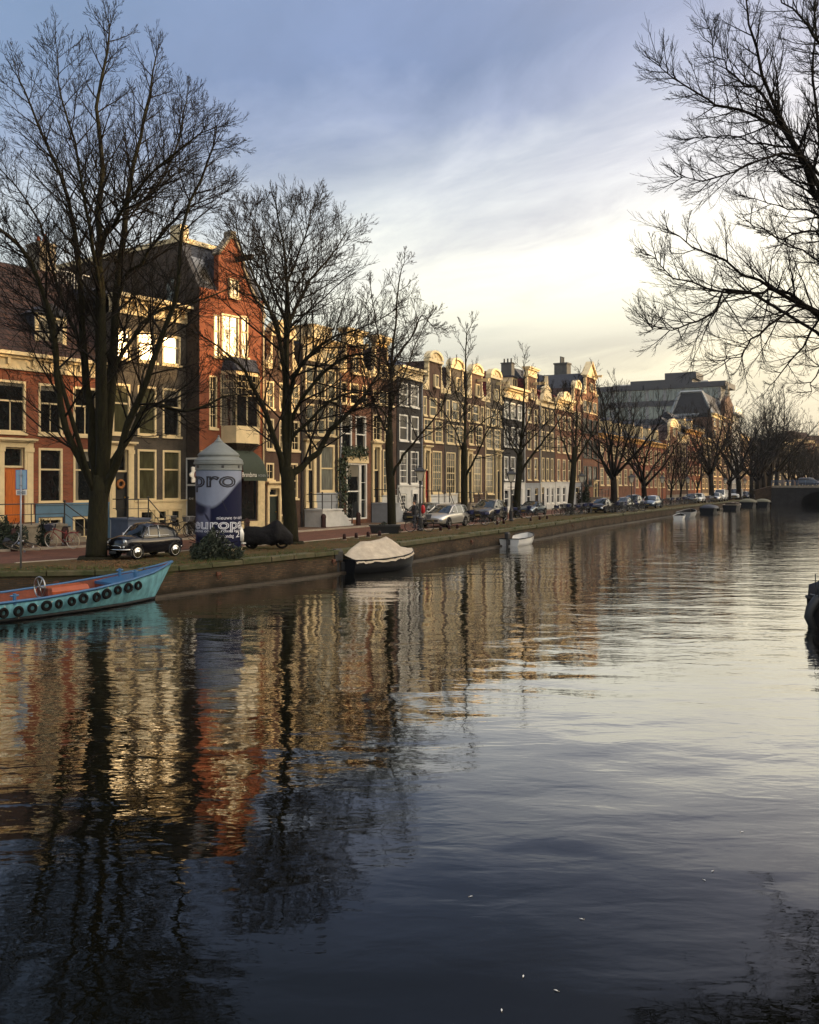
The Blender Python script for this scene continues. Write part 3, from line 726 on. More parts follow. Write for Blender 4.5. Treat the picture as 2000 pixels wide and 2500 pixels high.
zc = h.z(780, 828); h.cornice(ht, zc, CREAM, brackets=10, proud=.5)
q = MB(); q.box(h.W * .35, h.W - .3, .3, 2.5, zc + .002, zc + .9); q.box(h.W * .35 - .1, h.W - .2, .2, 2.6, zc + .901, zc + 1.0); q.build('roof_house', CREAM, h.root, recalc=False)
h.roof_front(ht, zc + .3, 3, SLATE); h.chimney(.9, 2.2, zc - .2, h.z(760, 808), .7, .7, CREAM, 1, BLACK)
h.stoop(h.u(742), h.u(790), h.z(760, 1242), 1.5, OFFW, 5, 1); h.plinth(h.u(770), h.W - .02, .002, h.z(800, 1206), GREYPL)
# ---------- orange brick neck gable
h = House('neck_gable_house', 'orange-brown brick house with a cream-topped neck gable above a tall white storefront', 828, 906, wall=BR_MID)
h.row([(833, 847), (854, 876), (884, 896)], 932, 985, 'half'); h.row([(833, 859), (868, 894)], 1012, 1104, 'half', trim=WHITE)
u0, u1, z0, z1 = h.u(846), h.u(896), h.z(870, 1268), h.z(870, 1131)
h.win_uz(u0, u0 + (u1 - u0) * .66, z0, z1, 'half', trim=WHITE, sill=False); h.win_uz(u0 + (u1 - u0) * .66 + .02, u1, z0, z1, 'grid13', trim=WHITE, sill=False)
hz = h.z(868, 915); h.build_wall(hz); h.neck(hz, h.u(844), h.u(884), h.z(865, 806), 'flat', 1.1, win=(h.u(857), h.u(873), h.z(865, 912), h.z(865, 868)), sg=.5)
h.roof_gable(hz, h.z(865, 835), TILE); h.beam(h.u(868), h.z(868, 852), 1.0)
q = MB(); uc = (u0 + u1) / 2
q.prism([(u0 - .2, z1 + .02), (u1 + .1, z1 + .02)] + [(uc + (u1 - u0) / 2 * math.cos(a) * 1.05, z1 + .35 + .5 * math.sin(a)) for a in [math.pi * i / 10 for i in range(11)]], -.12, -.004); q.build('arched_lintel', CREAM, h.root)
rng = random.Random(5); q = MB()
leafy(q, 900, lambda: (h.u(832) + rng.gauss(0, .28), -.15 + rng.uniform(-.25, .1), rng.uniform(.0, 1) ** .8 * z1 + .3), .11, rng)
leafy(q, 500, lambda: (rng.uniform(h.u(830), h.u(893)), -.12 + rng.uniform(-.2, .08), z1 + .75 + rng.gauss(0, .22)), .11, rng); q.build('ivy', IVY, h.root, recalc=False)
# ---------- brown house with the gold band
h = House('gold_band_house', 'brown brick house with a gold panel atop its tall gable and a grey stoop', 908, 968, wall=BR_BROWN)
h.row([(911, 919), (925, 947), (953, 961)], 952, 985, 'half', glass=GL_CURT); h.row([(911, 931), (939, 957)], 1012, 1076, 'grid24')
h.win(935, 955, 1098, 1205, 'grid25', glass=GL_CURT); h.door(911, 924, 1092, 1226, BLACK, transom=1.6, surround=.24)
hz = h.z(938, 925); h.build_wall(hz); h.neck(hz, h.u(917), h.u(946), h.z(930, 822), 'flat', .5, m=CREAM, win=(h.u(925), h.u(938), h.z(931, 922), h.z(931, 890)), strip=True)
q = MB(); q.box(h.u(920), h.u(943), -.06, -.003, h.z(931, 847), h.z(931, 834)); q.build('gilded_panel', GOLD, h.root, recalc=False)
h.roof_gable(hz, h.z(930, 845), TILE); h.stoop(h.u(906), h.u(932), h.z(918, 1227), 1.5, GREYPL, 4, 1)
h.plinth(h.u(932), h.W - .02, .002, h.z(945, 1212), OFFW)
# ---------- charcoal house
h = House('charcoal_house', 'charcoal painted house with a cream frieze and blue glazed roof tiles', 970, 1030, wall=BR_BLACK)
h.row([(975, 996), (1003, 1022)], 935, 990, 'half', trim=WHITE, glass=GL_TOP); h.row([(975, 996), (1003, 1022)], 1012, 1076, 'half', trim=WHITE, glass=GL_TOP); h.row([(976, 995), (1003, 1022)], 1100, 1182, 'grid35', trim=WHITE)
pz = h.z(1000, 1187); zA, zBm = h.z(1000, 1245), h.z(1000, 1206)
h.win_uz(h.u(977), h.u(992), zA, zBm, 'grid34', trim=WHITE); h.door_uz(h.u(1005), h.u(1017), .05, zBm, BLACK, transom=0, surround=.1, cornice=False, sm=WHITE)
hz = h.z(1000, 927); h.build_wall(hz); zc = h.z(1000, 898); h.cornice(hz, zc, CREAM, proud=.45)
h.plinth(.02, h.W - .02, .002, pz, OFFW, cuts=[(h.u(977) - .02, h.u(992) + .02, zA - .02, zBm + .02), (h.u(1005) - .12, h.u(1017) + .12, .0, zBm + .12)])
h.roof_front(zc - .1, h.zi(985, 872, 3.5), 3.5, TILE_B)
# ---------- the three round topped neck gables
def rgable(name, label, p0, p1, wall, cols, ts, nk, ntop, nb, hzy, glass, roofy, gr=None, door=None, trim=CREAM, roofm=TILE, hgt=1.0):
    h = House(name, label, p0, p1, wall=wall, trim=trim, glass=glass)
    for (c, t, b, st) in ts: h.row(c, t, b, st)
    if gr: h.win(*gr[:4], gr[4], glass=GL_CURT if len(gr) < 6 else gr[5])
    if door: h.door(*door[:4], door[4], transom=1.5, surround=.22)
    pm = (p0 + p1) / 2; hz = h.z(pm, hzy); h.build_wall(hz)
    c = (nk[0] + nk[1]) / 2; h.neck(hz, h.u(nk[0]), h.u(nk[1]), h.z(c, ntop), 'round', hgt, win=(h.u(c - 4), h.u(c + 5), h.z(c, nb[1]), h.z(c, nb[0])))
    h.roof_gable(hz, h.z(c, roofy), roofm); return h
h = rgable('round_gable_house', 'reddish brick house with a rounded neck gable and a bright red front door', 1031, 1085, BR_BROWN, None,
  [([(1034, 1042), (1049, 1067), (1074, 1082)], 967, 1014, 'half'), ([(1035, 1056), (1062, 1081)], 1022, 1078, 'grid24')], (1046, 1078), 856, (915, 945), 955, GL_CURT, 880, (1056, 1079, 1101, 1204, 'grid46'), (1036, 1046, 1100, 1226, DOOR_R))
h.stoop(h.u(1034), h.u(1062), h.z(1045, 1227), 1.4, OFFW, 4, 1); h.plinth(h.u(1050), h.W - .02, .002, h.z(1068, 1210), OFFW)
h = rgable('grey_gable_house', 'grey-brown house with a round-topped gable behind the slender third street tree', 1086, 1138, BR_GREY, None,
  [([(1090, 1098), (1104, 1120), (1127, 1135)], 976, 1024, 'half'), ([(1091, 1109), (1115, 1132)], 1036, 1083, 'grid24')], (1099, 1130), 874, (922, 955), 965, GL_CURT, 895, (1090, 1112, 1104, 1206, 'grid46', GL_DARK), (1122, 1131, 1105, 1226, BLACK))
h.stoop(h.u(1112), h.u(1134), h.z(1126, 1228), 1.4, STONE, 4, 1); h.plinth(.02, h.u(1116), .002, h.z(1100, 1207), OFFW)
h = rgable('gold_tympanum_house', 'brown house with a gilded round tympanum on its gable and a hoist beam', 1139, 1185, BR_BROWN, None,
  [([(1142, 1150), (1154, 1170), (1174, 1181)], 986, 1028, 'half'), ([(1145, 1156), (1162, 1178)], 1037, 1085, 'grid24')], (1150, 1177), 888, (938, 968), 975, GL_DARK, 905, (1157, 1176, 1110, 1204, 'grid46'), (1142, 1150, 1108, 1226, DOOR_G))
h.beam(h.u(1166), h.z(1166, 932), 1.1); h.stoop(h.u(1140), h.u(1158), h.z(1146, 1228), 1.3, STONE, 4, 1)
h = rgable('red_roof_gable_house', 'grey-brown house with a round-topped gable in front of a bright red tiled roof', 1186, 1228, BR_GREY, None,
  [([(1189, 1196), (1200, 1213), (1217, 1224)], 996, 1038, 'half'), ([(1188, 1202), (1208, 1222)], 1046, 1096, 'grid24')], (1196, 1222), 900, (950, 978), 985, GL_CURT, 905, (1186.5, 1205, 1109, 1206, 'grid46'), (1212, 1220, 1110, 1228, BLACK), roofm=TILE_R)
h.beam(h.u(1212), h.z(1212, 940), 1.3); h.chimney(h.ui(1240, 6), 6, h.H, h.zi(1240, 886, 6), 1.0, 1.3, CHIM, 3, BLACK)
# ---------- black house with the cream cornice
h = House('black_cornice_house', 'black brick house with a deep cream cornice and whitewashed ground floor', 1229, 1281, wall=BR_BLACK, trim=WHITE)
cs = [(1231, 1241), (1247, 1258), (1264, 1274)]
h.row(cs, 980, 1020, 'half', glass=GL_CURT); h.row(cs, 1040, 1090, 'half'); h.row(cs, 1114, 1172, 'half', glass=GL_DARK)
pz = h.z(1255, 1180); h.win_uz(h.u(1231), h.u(1243), .5, pz - .6, 'half', glass=GL_DARK); h.win_uz(h.u(1262), h.u(1274), .5, pz - .6, 'half'); h.door_uz(h.u(1248), h.u(1255), .05, pz - .6, BLACK, transom=.5)
hz = h.z(1255, 975); h.build_wall(hz); zc = h.z(1255, 948); h.cornice(hz, zc, CREAM, proud=.7); h.roof_front(zc - .1, zc + 1.2, 3, TILE_R)
h.plinth(.02, h.W - .02, .002, pz, WHITE, cuts=[(o[0] - .02, o[1] + .02, o[2] - .02, o[3] + .02) for o in h.open if o[3] < pz])
h.dormer(h.ui(1250, 1.5), h.ui(1262, 1.5), zc + .1, zc + 1.6, 1.5, 3.5, CREAM, SLATE, 'flat')
# ---------- flat topped neck gable
def simple(name, label, p0, p1, wall, floors, ncol, hzy, trim=CREAM, glass=GL_DARK, ground=None, wf=.5, style='half', sty0=None):
    h = House(name, label, p0, p1, wall=wall, trim=trim, glass=glass); pm = (p0 + p1) / 2
    for i, (t, b) in enumerate(floors): h.cols(ncol, h.z(pm, b), h.z(pm, t), h.W / ncol * wf, style)
    hz = h.z(pm, hzy)
    if ground:
        pz = h.z(pm, ground[0]); n = ground[2]; w = h.W / n
        for i in range(n):
            if i == ground[3]: h.door_uz(w * (i + .28), w * (i + .72), .05, pz - .5, BLACK, transom=.6)
            else: h.win_uz(w * (i + .25), w * (i + .75), .7, pz - .5, 'half', trim=WHITE)
        h.build_wall(hz); h.plinth(.02, h.W - .02, .002, pz, ground[1], cuts=[(o[0] - .02, o[1] + .02, o[2] - .02, o[3] + .02) for o in h.open if o[3] < pz])
    else: h.build_wall(hz)
    return h, hz, pm
h, hz, pm = simple('flat_neck_house', 'brown-red house with a tall flat-topped cream neck gable', 1282, 1318, BR_BROWN, [(997, 1032), (1052, 1098), (1117, 1172)], 2, 985, ground=(1181, GREYPL, 2, 1))
h.neck(hz, h.u(1288), h.u(1309), h.z(1298, 898), 'flat', 1.0, win=(h.u(1294), h.u(1303), h.z(1298, 975), h.z(1298, 948))); h.roof_gable(hz, h.z(1298, 922), TILE_R); h.beam(h.u(1303), h.z(1303, 940), 1.3)
h, hz, pm = simple('obelisk_house', 'dark brown house crowned by a cream gable shaped like an obelisk', 1319, 1355, BR_DARK, [(1000, 1036), (1054, 1100), (1118, 1174)], 3, 995, ground=(1179, OFFW, 3, 0))
zc = h.z(pm, 980); h.cornice(hz, zc, GOLD if False else CREAM, proud=.5); q = MB()
a, b, c = h.u(1328), h.u(1346), h.u(1337); zt = h.z(1337, 942); q.prism([(a - .3, zc + .01), (b + .3, zc + .01), (b - .1, zc + .8), (b - .15, zt - .3), (c + .1, zt + .1), (c, zt + 1.1), (c - .1, zt + .1), (a + .15, zt - .3), (a + .1, zc + .8)], -.05, .4); q.build('gable', CREAM, h.root)
h.roof_front(zc - .05, h.z(pm, 935), 3.5, TILE_R)
h, hz, pm = simple('curved_cornice_house', 'orange-brown house with a cream cornice raised at the centre', 1356, 1398, BR_MID, [(1015, 1048), (1066, 1106), (1122, 1175)], 3, 1003, ground=(1178, OFFW, 3, 2))
zc = h.z(pm, 975); h.cornice(hz, zc, CREAM, proud=.6); h.roof_front(zc - .05, zc + 1.2, 3, TILE_R); q = MB(); uc = h.W * .5
q.prism([(uc - 1.8, zc + .01), (uc + 1.8, zc + .01)] + [(uc + 1.8 * math.cos(a), zc + .1 + .8 * math.sin(a)) for a in [math.pi * i / 8 for i in range(9)]], -.4, .3); q.build('pediment', CREAM, h.root)
h, hz, pm = simple('slim_gable_house', 'slim red brick house with a small rounded gable between two wider ones', 1399, 1421, BR_MID, [(1005, 1045), (1066, 1106), (1122, 1175)], 2, 985, ground=(1180, GREYPL, 1, 0))
h.neck(hz, h.u(1402), h.u(1417), h.z(1410, 928), 'round', 1.1); h.roof_gable(hz, h.z(1410, 945), TILE)
h = House('shuttered_gable_house', 'brown house with dark window shutters and a tall gable under a triangular pediment', 1422, 1460, wall=BR_MID); pm = 1441
for t, b in ((980, 1008), (1024, 1058), (1074, 1118), (1138, 1186)): h.cols(3, h.z(pm, b), h.z(pm, t), h.W / 3 * .74, 'two', glass=GL_DARK, trim=DOOR_G if t > 1020 else CREAM, fw=.05)
h.door_uz(h.W * .72, h.W * .9, .9, h.z(pm, 1190) + .2 if False else 3.0, BLACK, transom=.6, surround=.2)
h.open = [o for o in h.open]
hz = h.z(pm, 965); h.build_wall(hz); h.neck(hz, h.u(1431), h.u(1454), h.z(1442, 882), 'tri', 2.2, win=(h.u(1439), h.u(1447), h.z(1442, 955), h.z(1442, 935)), sg=.5)
h.roof_gable(hz, h.z(1442, 910), SLATE); h.beam(h.u(1446), h.z(1446, 922), 1.3); h.stoop(h.W * .5, h.W * .95, 1.2, 1.6, STONE, 5, -1)
# ---------- the long dark slate roof behind with its chimney
a = P(1300, 1183, 120); b = P(1440, 1183, 138); 
r0 = empty('slate_roofed_building', (a.x, a.y, SZ), math.atan2(b.y - a.y, b.x - a.x), 'large building behind the gables with a dark slate roof and a tall grey chimney', 'building', 'houses along the canal')
Wd = (b - a).length; zt = (HY - 911) / FX * 127 + 2.82
q = MB(); q.box(0, Wd, .3, 9, 0, zt - 3.2); q.build('wall', BR_DARK, r0, recalc=False)
q = MB(); q.quad((0, 0, zt - 3.2), (Wd, 0, zt - 3.2), (Wd, 2.6, zt), (0, 2.6, zt)); q.quad((0, 2.6, zt), (Wd, 2.6, zt), (Wd, 9, zt - 2), (0, 9, zt - 2)); q.quad((0, 0, zt - 3.2), (0, 2.6, zt), (0, 9, zt - 3.2)); q.quad((Wd, 0, zt - 3.2), (Wd, 9, zt - 3.2), (Wd, 2.6, zt)); q.build('roof', SLATE, r0)
q = MB(); uc = Wd * .52; q.box(uc - .75, uc + .75, -.7, 1.2, zt - 4, zt + 1.5); q.box(uc - .85, uc + .85, -.8, 1.3, zt + 1.501, zt + 1.7); q.box(uc - .2, uc + .2, -.73, -.701, zt - 1.2, zt + .1); ch = q.build('chimney', CHIM, r0, recalc=False)
for i in (-1, 0, 1):
    q = MB(); q.lathe([(.14, zt + 1.701), (.12, zt + 2.5), (.15, zt + 2.6)], 10, uc + i * .5, .3); q.build('chimney_pot', BLACK, ch)
# ---------- farther houses
h = House('double_brick_house', 'wide orange-brown house with an ochre cornice and a row of cream dormers', 1461, 1548, wall=BR_MID, glass=[GL_DARK, GL_CURT]); pm = 1500
for t, b in ((1088, 1125), (1144, 1185)): h.cols(6, h.z(pm, b), h.z(pm, t), h.W / 6 * .5, 'grid24')
h.door_uz(h.W * .42, h.W * .49, 1, 3.6, DOOR_G, surround=.3); h.cols(5, .4, 1.0, .9, 'two', a=h.W * .55)
h.cols(3, .4, 1.0, .9, 'two', b=h.W * .4)
hz = h.z(pm, 1075); h.build_wall(hz); zc = h.z(pm, 1064); h.cornice(hz, zc, YEL, proud=.6); h.roof_front(zc - .05, h.z(pm, 1012), 4, SLATE)
for i in range(3): h.dormer(h.W * (.12 + .3 * i), h.W * (.12 + .3 * i) + 1.5, zc - .03, zc + 2.2, .9, 3.2, CREAM, SLATE, 'tri')
h = House('dormered_brick_house', 'long red-brown house with white sash windows, cream doors and white dormers', 1549, 1626, wall=BR_RED, glass=[GL_DARK, GL_CURT]); pm = 1588
for t, b in ((1098, 1134), (1150, 1190)): h.cols(7, h.z(pm, b), h.z(pm, t), h.W / 7 * .5, 'grid24')
h.door_uz(h.W * .22, h.W * .27, .4, 3.6, DOOR_G, surround=.3); h.door_uz(h.W * .72, h.W * .77, .4, 3.6, DOOR_G, surround=.3)
hz = h.z(pm, 1090); h.build_wall(hz); zc = h.z(pm, 1079); h.cornice(hz, zc, YEL, proud=.6); h.roof_front(zc - .05, h.z(pm, 1030), 4, SLATE)
for i in range(4): h.dormer(h.W * (.08 + .25 * i), h.W * (.08 + .25 * i) + 1.5, zc - .03, zc + 2.4, .9, 3.2, CREAM, SLATE, 'tri')
far = [('tall_gable_house', 'pale brown house with a tall ornate gable beyond the dormered row', 1627, 1662, BR_MID, 1078, 1022, 'neck', TILE, 3),
       ('small_cream_house', 'small house with a cream dormer squeezed beside the red brick office', 1663, 1676, BR_BROWN, 1082, 1062, 'corn', SLATE, 2),
       ('red_arched_house', 'red brick building with tall arched windows and an ochre cornice end', 1677, 1712, BR_RED, 1062, 1052, 'corn', SLATE, 4),
       ('grey_dormer_house', 'dark house with small arched dormers beside the red brick building', 1713, 1738, BR_DARK, 1085, 1070, 'corn', SLATE, 3)]
for nm, lb, p0, p1, wl, hy, ty, kind, rm, nc in far:
    h = House(nm, lb, p0, p1, wall=wl, glass=[GL_DARK, GL_CURT]); pm = (p0 + p1) / 2; hz = h.z(pm, hy); nf = 4 if hy < 1070 else 3; fh = (hz - 1.2) / nf
    for f in range(nf): h.cols(nc, 1.2 + fh * f + fh * .22, 1.2 + fh * f + fh * .85, h.W / nc * .48, 'half')
    h.build_wall(hz); zc = h.z(pm, ty)
    if kind == 'neck': h.neck(hz, h.W * .22, h.W * .78, zc, 'round', 1.6, win=(h.W * .42, h.W * .58, hz + 1, hz + 3)); h.roof_gable(hz, zc - 1, rm)
    else:
        h.cornice(hz, zc, YEL if 'ochre' in lb else CREAM, proud=.7); h.roof_front(zc, zc + 3.5, 4, rm)
        for i in range(2): h.dormer(h.W * (.15 + .45 * i), h.W * (.15 + .45 * i) + 1.6, zc, zc + 2.2, 1, 3.4, CREAM, SLATE, 'tri')
    h.plinth(.02, h.W - .02, .002, .9, STONE)
# corner building with mansard and finial
h = House('mansard_corner_building', 'tall brown brick building with a steep slate mansard, a gable and a spiky finial', 1739, 1787, wall=BR_BROWN, depth=9, glass=[GL_DARK, GL_CURT]); pm = 1765; hz = h.z(pm, 1028)
for f in range(6): h.cols(4, 1 + hz / 6.3 * f + .8, 1 + hz / 6.3 * f + 2.9, h.W / 4 * .45, 'half')
h.build_wall(hz); h.cornice(hz, hz + .9, STONE_L, proud=.6); zt = h.z(1770, 972); q = MB()
q.quad((-.2, -.0, hz + .9), (h.W, 0, hz + .9), (h.W, 2.2, zt), (-.2, 2.2, zt)); q.quad((-.2, 0, hz + .9), (-.2, 2.2, zt), (-.2, 7, zt), (-.2, 9, hz + .9)); q.quad((-.2, 2.2, zt), (h.W, 2.2, zt), (h.W, 7, zt), (-.2, 7, zt)); q.quad((h.W, 0, hz + .9), (h.W, 9, hz + .9), (h.W, 7, zt), (h.W, 2.2, zt)); q.build('mansard_roof', SLATE, h.root)
q = MB(); q.tube([(-.22, -.02, hz + .92), (-.22, 2.18, zt)], .35, 4); q.tube([(-.22, 2.2, zt), (-.22, 7, zt)], .3, 4); q.tube([(-.22, 7.02, zt), (-.22, 9.02, hz + .9)], .35, 4); q.build('roof_trim', GREYPL, h.root)
g0, g1 = h.W * .52, h.W * .98; q = MB(); gz = h.z(1784, 975); q.prism([(g0, hz), (g1, hz), (g1, gz - 1.4), ((g0 + g1) / 2, gz + .6), (g0, gz - 1.4)], -.4, .5); q.build('gable', BR_BROWN, h.root)
q = MB(); q.lathe([(.9, gz + .3), (.5, gz + .9), (.75, gz + 1.0), (.35, gz + 1.9), (.5, gz + 2.0), (.12, gz + 3.6), (.02, gz + 4.4)], 8, (g0 + g1) / 2, 0); q.build('finial', STONE, h.root)
h = House('modern_flat_building', 'grey flat-roofed modern building with a glass roof terrace near the far trees', 1788, 1806, off=0, wall=GREYPL, depth=14, trim=WHITE, glass=[GL_DARK, GL_CURT], cat='building'); hz = h.z(1797, 1016)
for f in range(7): h.cols(4, .6 + hz / 7 * f + .9, .6 + hz / 7 * f + hz / 7 * .86, h.W / 4 * .62, 'two')
h.build_wall(hz); q = MB(); q.box(-.6, h.W + .6, -1.2, 14, hz + .01, hz + .5); q.build('roof_slab', GREYPL, h.root, recalc=False)
q = MB(); q.box(-.3, h.W + .2, -.6, -.52, hz + .51, hz + 2.2); q.box(-.3, -.2, -.5, 10, hz + .51, hz + 2.2); q.build('terrace_screen', WHITE, h.root, recalc=False)
# houses beyond, mostly behind the trees
tall = [('brown_far_house', 'brown brick house behind the big far trees, nearest to the modern building', 1807, 1832, BR_BROWN, 1072), ('grey_far_house', 'grey brick house behind the far trees with cream trim', 1833, 1853, BR_GREY, 1090), ('red_far_house', 'red brick house behind the far trees just before the bridge end', 1854, 1872, BR_MID, 1100), ('dark_far_house', 'dark brick house behind the far trees above the bridge approach', 1873, 1890, BR_DARK, 1096)]
LINE2 = FACP[:-2] + [(86.8, 242.3), (118, 300), (112, 340)]
for nm, lb, p0, p1, wl, hy in tall:
    h = House(nm, lb, p0, p1, wall=wl, glass=[GL_DARK, GL_CURT]); hz = h.z((p0 + p1) / 2, hy); nf = 4; fh = (hz - 1) / nf
    for f in range(nf): h.cols(4, 1 + fh * f + .7, 1 + fh * f + fh * .85, h.W / 4 * .45, 'half')
    h.build_wall(hz); h.cornice(hz, hz + .8, CREAM); h.roof_front(hz + .8, hz + 4, 4, TILE)
# terrace closing the view beyond the bridge
CL = [(100, 268), (200, 292)]
for i, (p0, p1, wl, hy, adj) in enumerate([(1882, 1911, BR_GREY, 1100, 'grey-brown'), (1912, 1938, BR_DARK, 1086, 'dark brown'), (1939, 1962, BR_BROWN, 1078, 'plain brown'), (1963, 1990, BR_MID, 1082, 'reddish brown'), (1991, 2035, BR_BLACK, 1090, 'blackish'), (2036, 2090, BR_GREY, 1092, 'pale grey'), (2091, 2150, BR_BROWN, 1088, 'mid brown')]):
    h = House('canal_house', adj + ' house seen through bare trees beyond the bridge', p0, p1, wall=wl, glass=[GL_DARK, GL_CURT], line=CL, group='houses beyond the bridge'); hz = h.z((p0 + p1) / 2, hy); nf = 4; fh = (hz - .6) / nf
    n = max(2, int(h.W / 1.9))
    for f in range(nf): h.cols(n, .6 + fh * f + .7, .6 + fh * f + fh * .82, h.W / n * .45, 'half')
    h.build_wall(hz); h.cornice(hz, hz + .8, CREAM); h.roof_front(hz + .8, hz + 3.5, 4, TILE)

# ---------- modern office block behind
a = P(1456, 1183, 312); b = P(1757, 1183, 292)
r0 = empty('office_block', (a.x, a.y, SZ), math.atan2(b.y - a.y, b.x - a.x), 'modern dark grey office block with bands of glass rising behind the old houses', 'office building')
Wd = (b - a).length
OFF = mat('dark_grey_cladding', rgb(40, 44, 54), .6, var=.12, scale=.4); OFFG = glassmat('office_glass', rgb(84, 98, 104), 1.9, .04)
dm = 301; zf = lambda py: (HY - py) / FX * dm + 2.82
q = MB(); q.box(0, Wd, .4, 16, 0, zf(950)); core = q.build('wall', OFF, r0, recalc=False)
q = MB(); q.box(-1, Wd + 2, -.8, 16.5, zf(950), zf(942) + .6); q.box(-.1, Wd + .1, -.3, 16, zf(992), zf(978)); q.box(Wd * .28, Wd * .78, 1.5, 14, zf(942) + .61, zf(926)); q.box(Wd * .56, Wd * .81, 2, 13, zf(926) + .01, zf(910)); q.box(-.1, Wd + .1, -.3, 16, zf(1040), zf(1022)); q.build('roof_band', OFF, r0, recalc=False)
for j, (t, bt) in enumerate(((950, 978), (992, 1022))):
    for i in range(7):
        g = MB(); g.box(Wd * (i + .06) / 7, Wd * (i + .94) / 7, .1, .38, zf(bt) + .02, zf(t) - .02); w = g.build('window', OFFG, r0, recalc=False)
        g = MB()
        for kx in (1, 2): g.box(Wd * (i + .06 + .88 * kx / 3) / 7 - .06, Wd * (i + .06 + .88 * kx / 3) / 7 + .06, .0, .099, zf(bt) + .02, zf(t) - .02)
        g.build('mullion', OFF, w, recalc=False)
q = MB()
for i in range(8):
    for (t, bt) in ((950, 978), (992, 1022)): q.box(Wd * i / 7 - .45, Wd * i / 7 + .45, -.1, .39, zf(bt) + .02, zf(t) - .02)
q.build('pier', mat('pale_concrete', rgb(112, 114, 118), .7, var=.1), r0, recalc=False)
q = MB()
for i, uu in enumerate((.12, .17, .22, .84)): q.box(Wd * uu, Wd * uu + 2.4, 3, 6, zf(942) + .61, zf(934) + .3)
for i in range(20): q.tube([(Wd * .01 * i * 2.6 * .5, .2, zf(942) + .6), (Wd * .013 * i, .2, zf(942) + 1.7)], .05, 4)
q.build('roof_plant', OFFW, r0)
# ---------------------------------------------------------------- ground, quay, water
QE = [(-60, 25.0), (-13.4, 29.7), (-8.9, 30.5), (-8.06, 31.8), (-5.4, 35.5), (-1.85, 41.2), (10.1, 66.2), (15.7, 79.0), (66.0, 178.0), (151, 345), (700, 1424)]
RN = [(-60, 4), (-14.2, 32.8), (-12.5, 34.8), (-9.7, 38.6), (-5.4, 44.6), (-1.9, 51.3), (5.3, 66.0), (10.9, 81.2), (61.0, 180.0), (146, 347), (695, 1427)]
RF = [(-62, 8), (-17.1, 38.1), (-14.6, 40.8), (-11.9, 45.5), (-7.2, 52.6), (-2.8, 60.6), (1.0, 68.3), (6.5, 83.2), (56.7, 182.0), (142, 349), (690, 1430)]
FB = [(-70, 10), (-19, 41.5), (-16.3, 45.2), (-13.6, 48.8), (-9.8, 54), (-5.9, 60.3), (-2.2, 67.5), (5, 82), (53, 176), (139, 351), (687, 1432)]
def strip(A, B, z, z2=None):
    q = MB()
    for i in range(len(A) - 1):
        q.quad((*A[i], z), (*A[i + 1], z), (*B[i + 1], z2 or z), (*B[i], z2 or z))
    return q
MOSSG, nt, b = newmat('mossy_quay_ground')
def ground_mat():
    L = nt.links; b.inputs['Roughness'].default_value = .95; b.inputs['Specular IOR Level'].default_value = .1
    tc = N(nt, 'ShaderNodeTexCoord'); n1 = N(nt, 'ShaderNodeTexNoise'); n1.inputs['Scale'].default_value = .55; n1.inputs['Detail'].default_value = 9; n1.inputs['Roughness'].default_value = .7
    L.new(tc.outputs['Object'], n1.inputs['Vector']); r = N(nt, 'ShaderNodeValToRGB'); cr = r.color_ramp
    cr.elements[0].position = .30; cr.elements[0].color = (*rgb(66, 52, 37), 1); cr.elements[1].position = .75; cr.elements[1].color = (*rgb(64, 68, 32), 1)
    e = cr.elements.new(.45); e.color = (*rgb(80, 65, 43), 1); e = cr.elements.new(.57); e.color = (*rgb(58, 58, 32), 1)
    L.new(n1.outputs['Fac'], r.inputs[0]); n2 = N(nt, 'ShaderNodeTexNoise'); n2.inputs['Scale'].default_value = 9; n2.inputs['Detail'].default_value = 6; L.new(tc.outputs['Object'], n2.inputs['Vector'])
    mx = N(nt, 'ShaderNodeMix'); mx.data_type = 'RGBA'; mx.blend_type = 'OVERLAY'; mx.inputs['Factor'].default_value = .7
    L.new(r.outputs[0], mx.inputs[6]); L.new(n2.outputs['Color'], mx.inputs[7]); L.new(mx.outputs[2], b.inputs['Base Color'])
    bp = N(nt, 'ShaderNodeBump'); bp.inputs['Distance'].default_value = .04; bp.inputs['Strength'].default_value = .7; L.new(n2.outputs['Fac'], bp.inputs['Height']); L.new(bp.outputs[0], b.inputs['Normal'])
ground_mat()
PAVE = brick('clinker_pavement', rgb(108, 84, 66), rgb(92, 74, 60), rgb(70, 60, 50), swap=False, w=.3, h=.3, ms=.02, stain=.4)
ROAD = brick('clinker_road', rgb(110, 68, 52), rgb(90, 57, 45), rgb(80, 62, 50), swap=False, w=.2, h=.1, ms=.012, stain=.4)
KERB = mat('kerb_stone', rgb(140, 130, 116), .85, var=.2, scale=2)
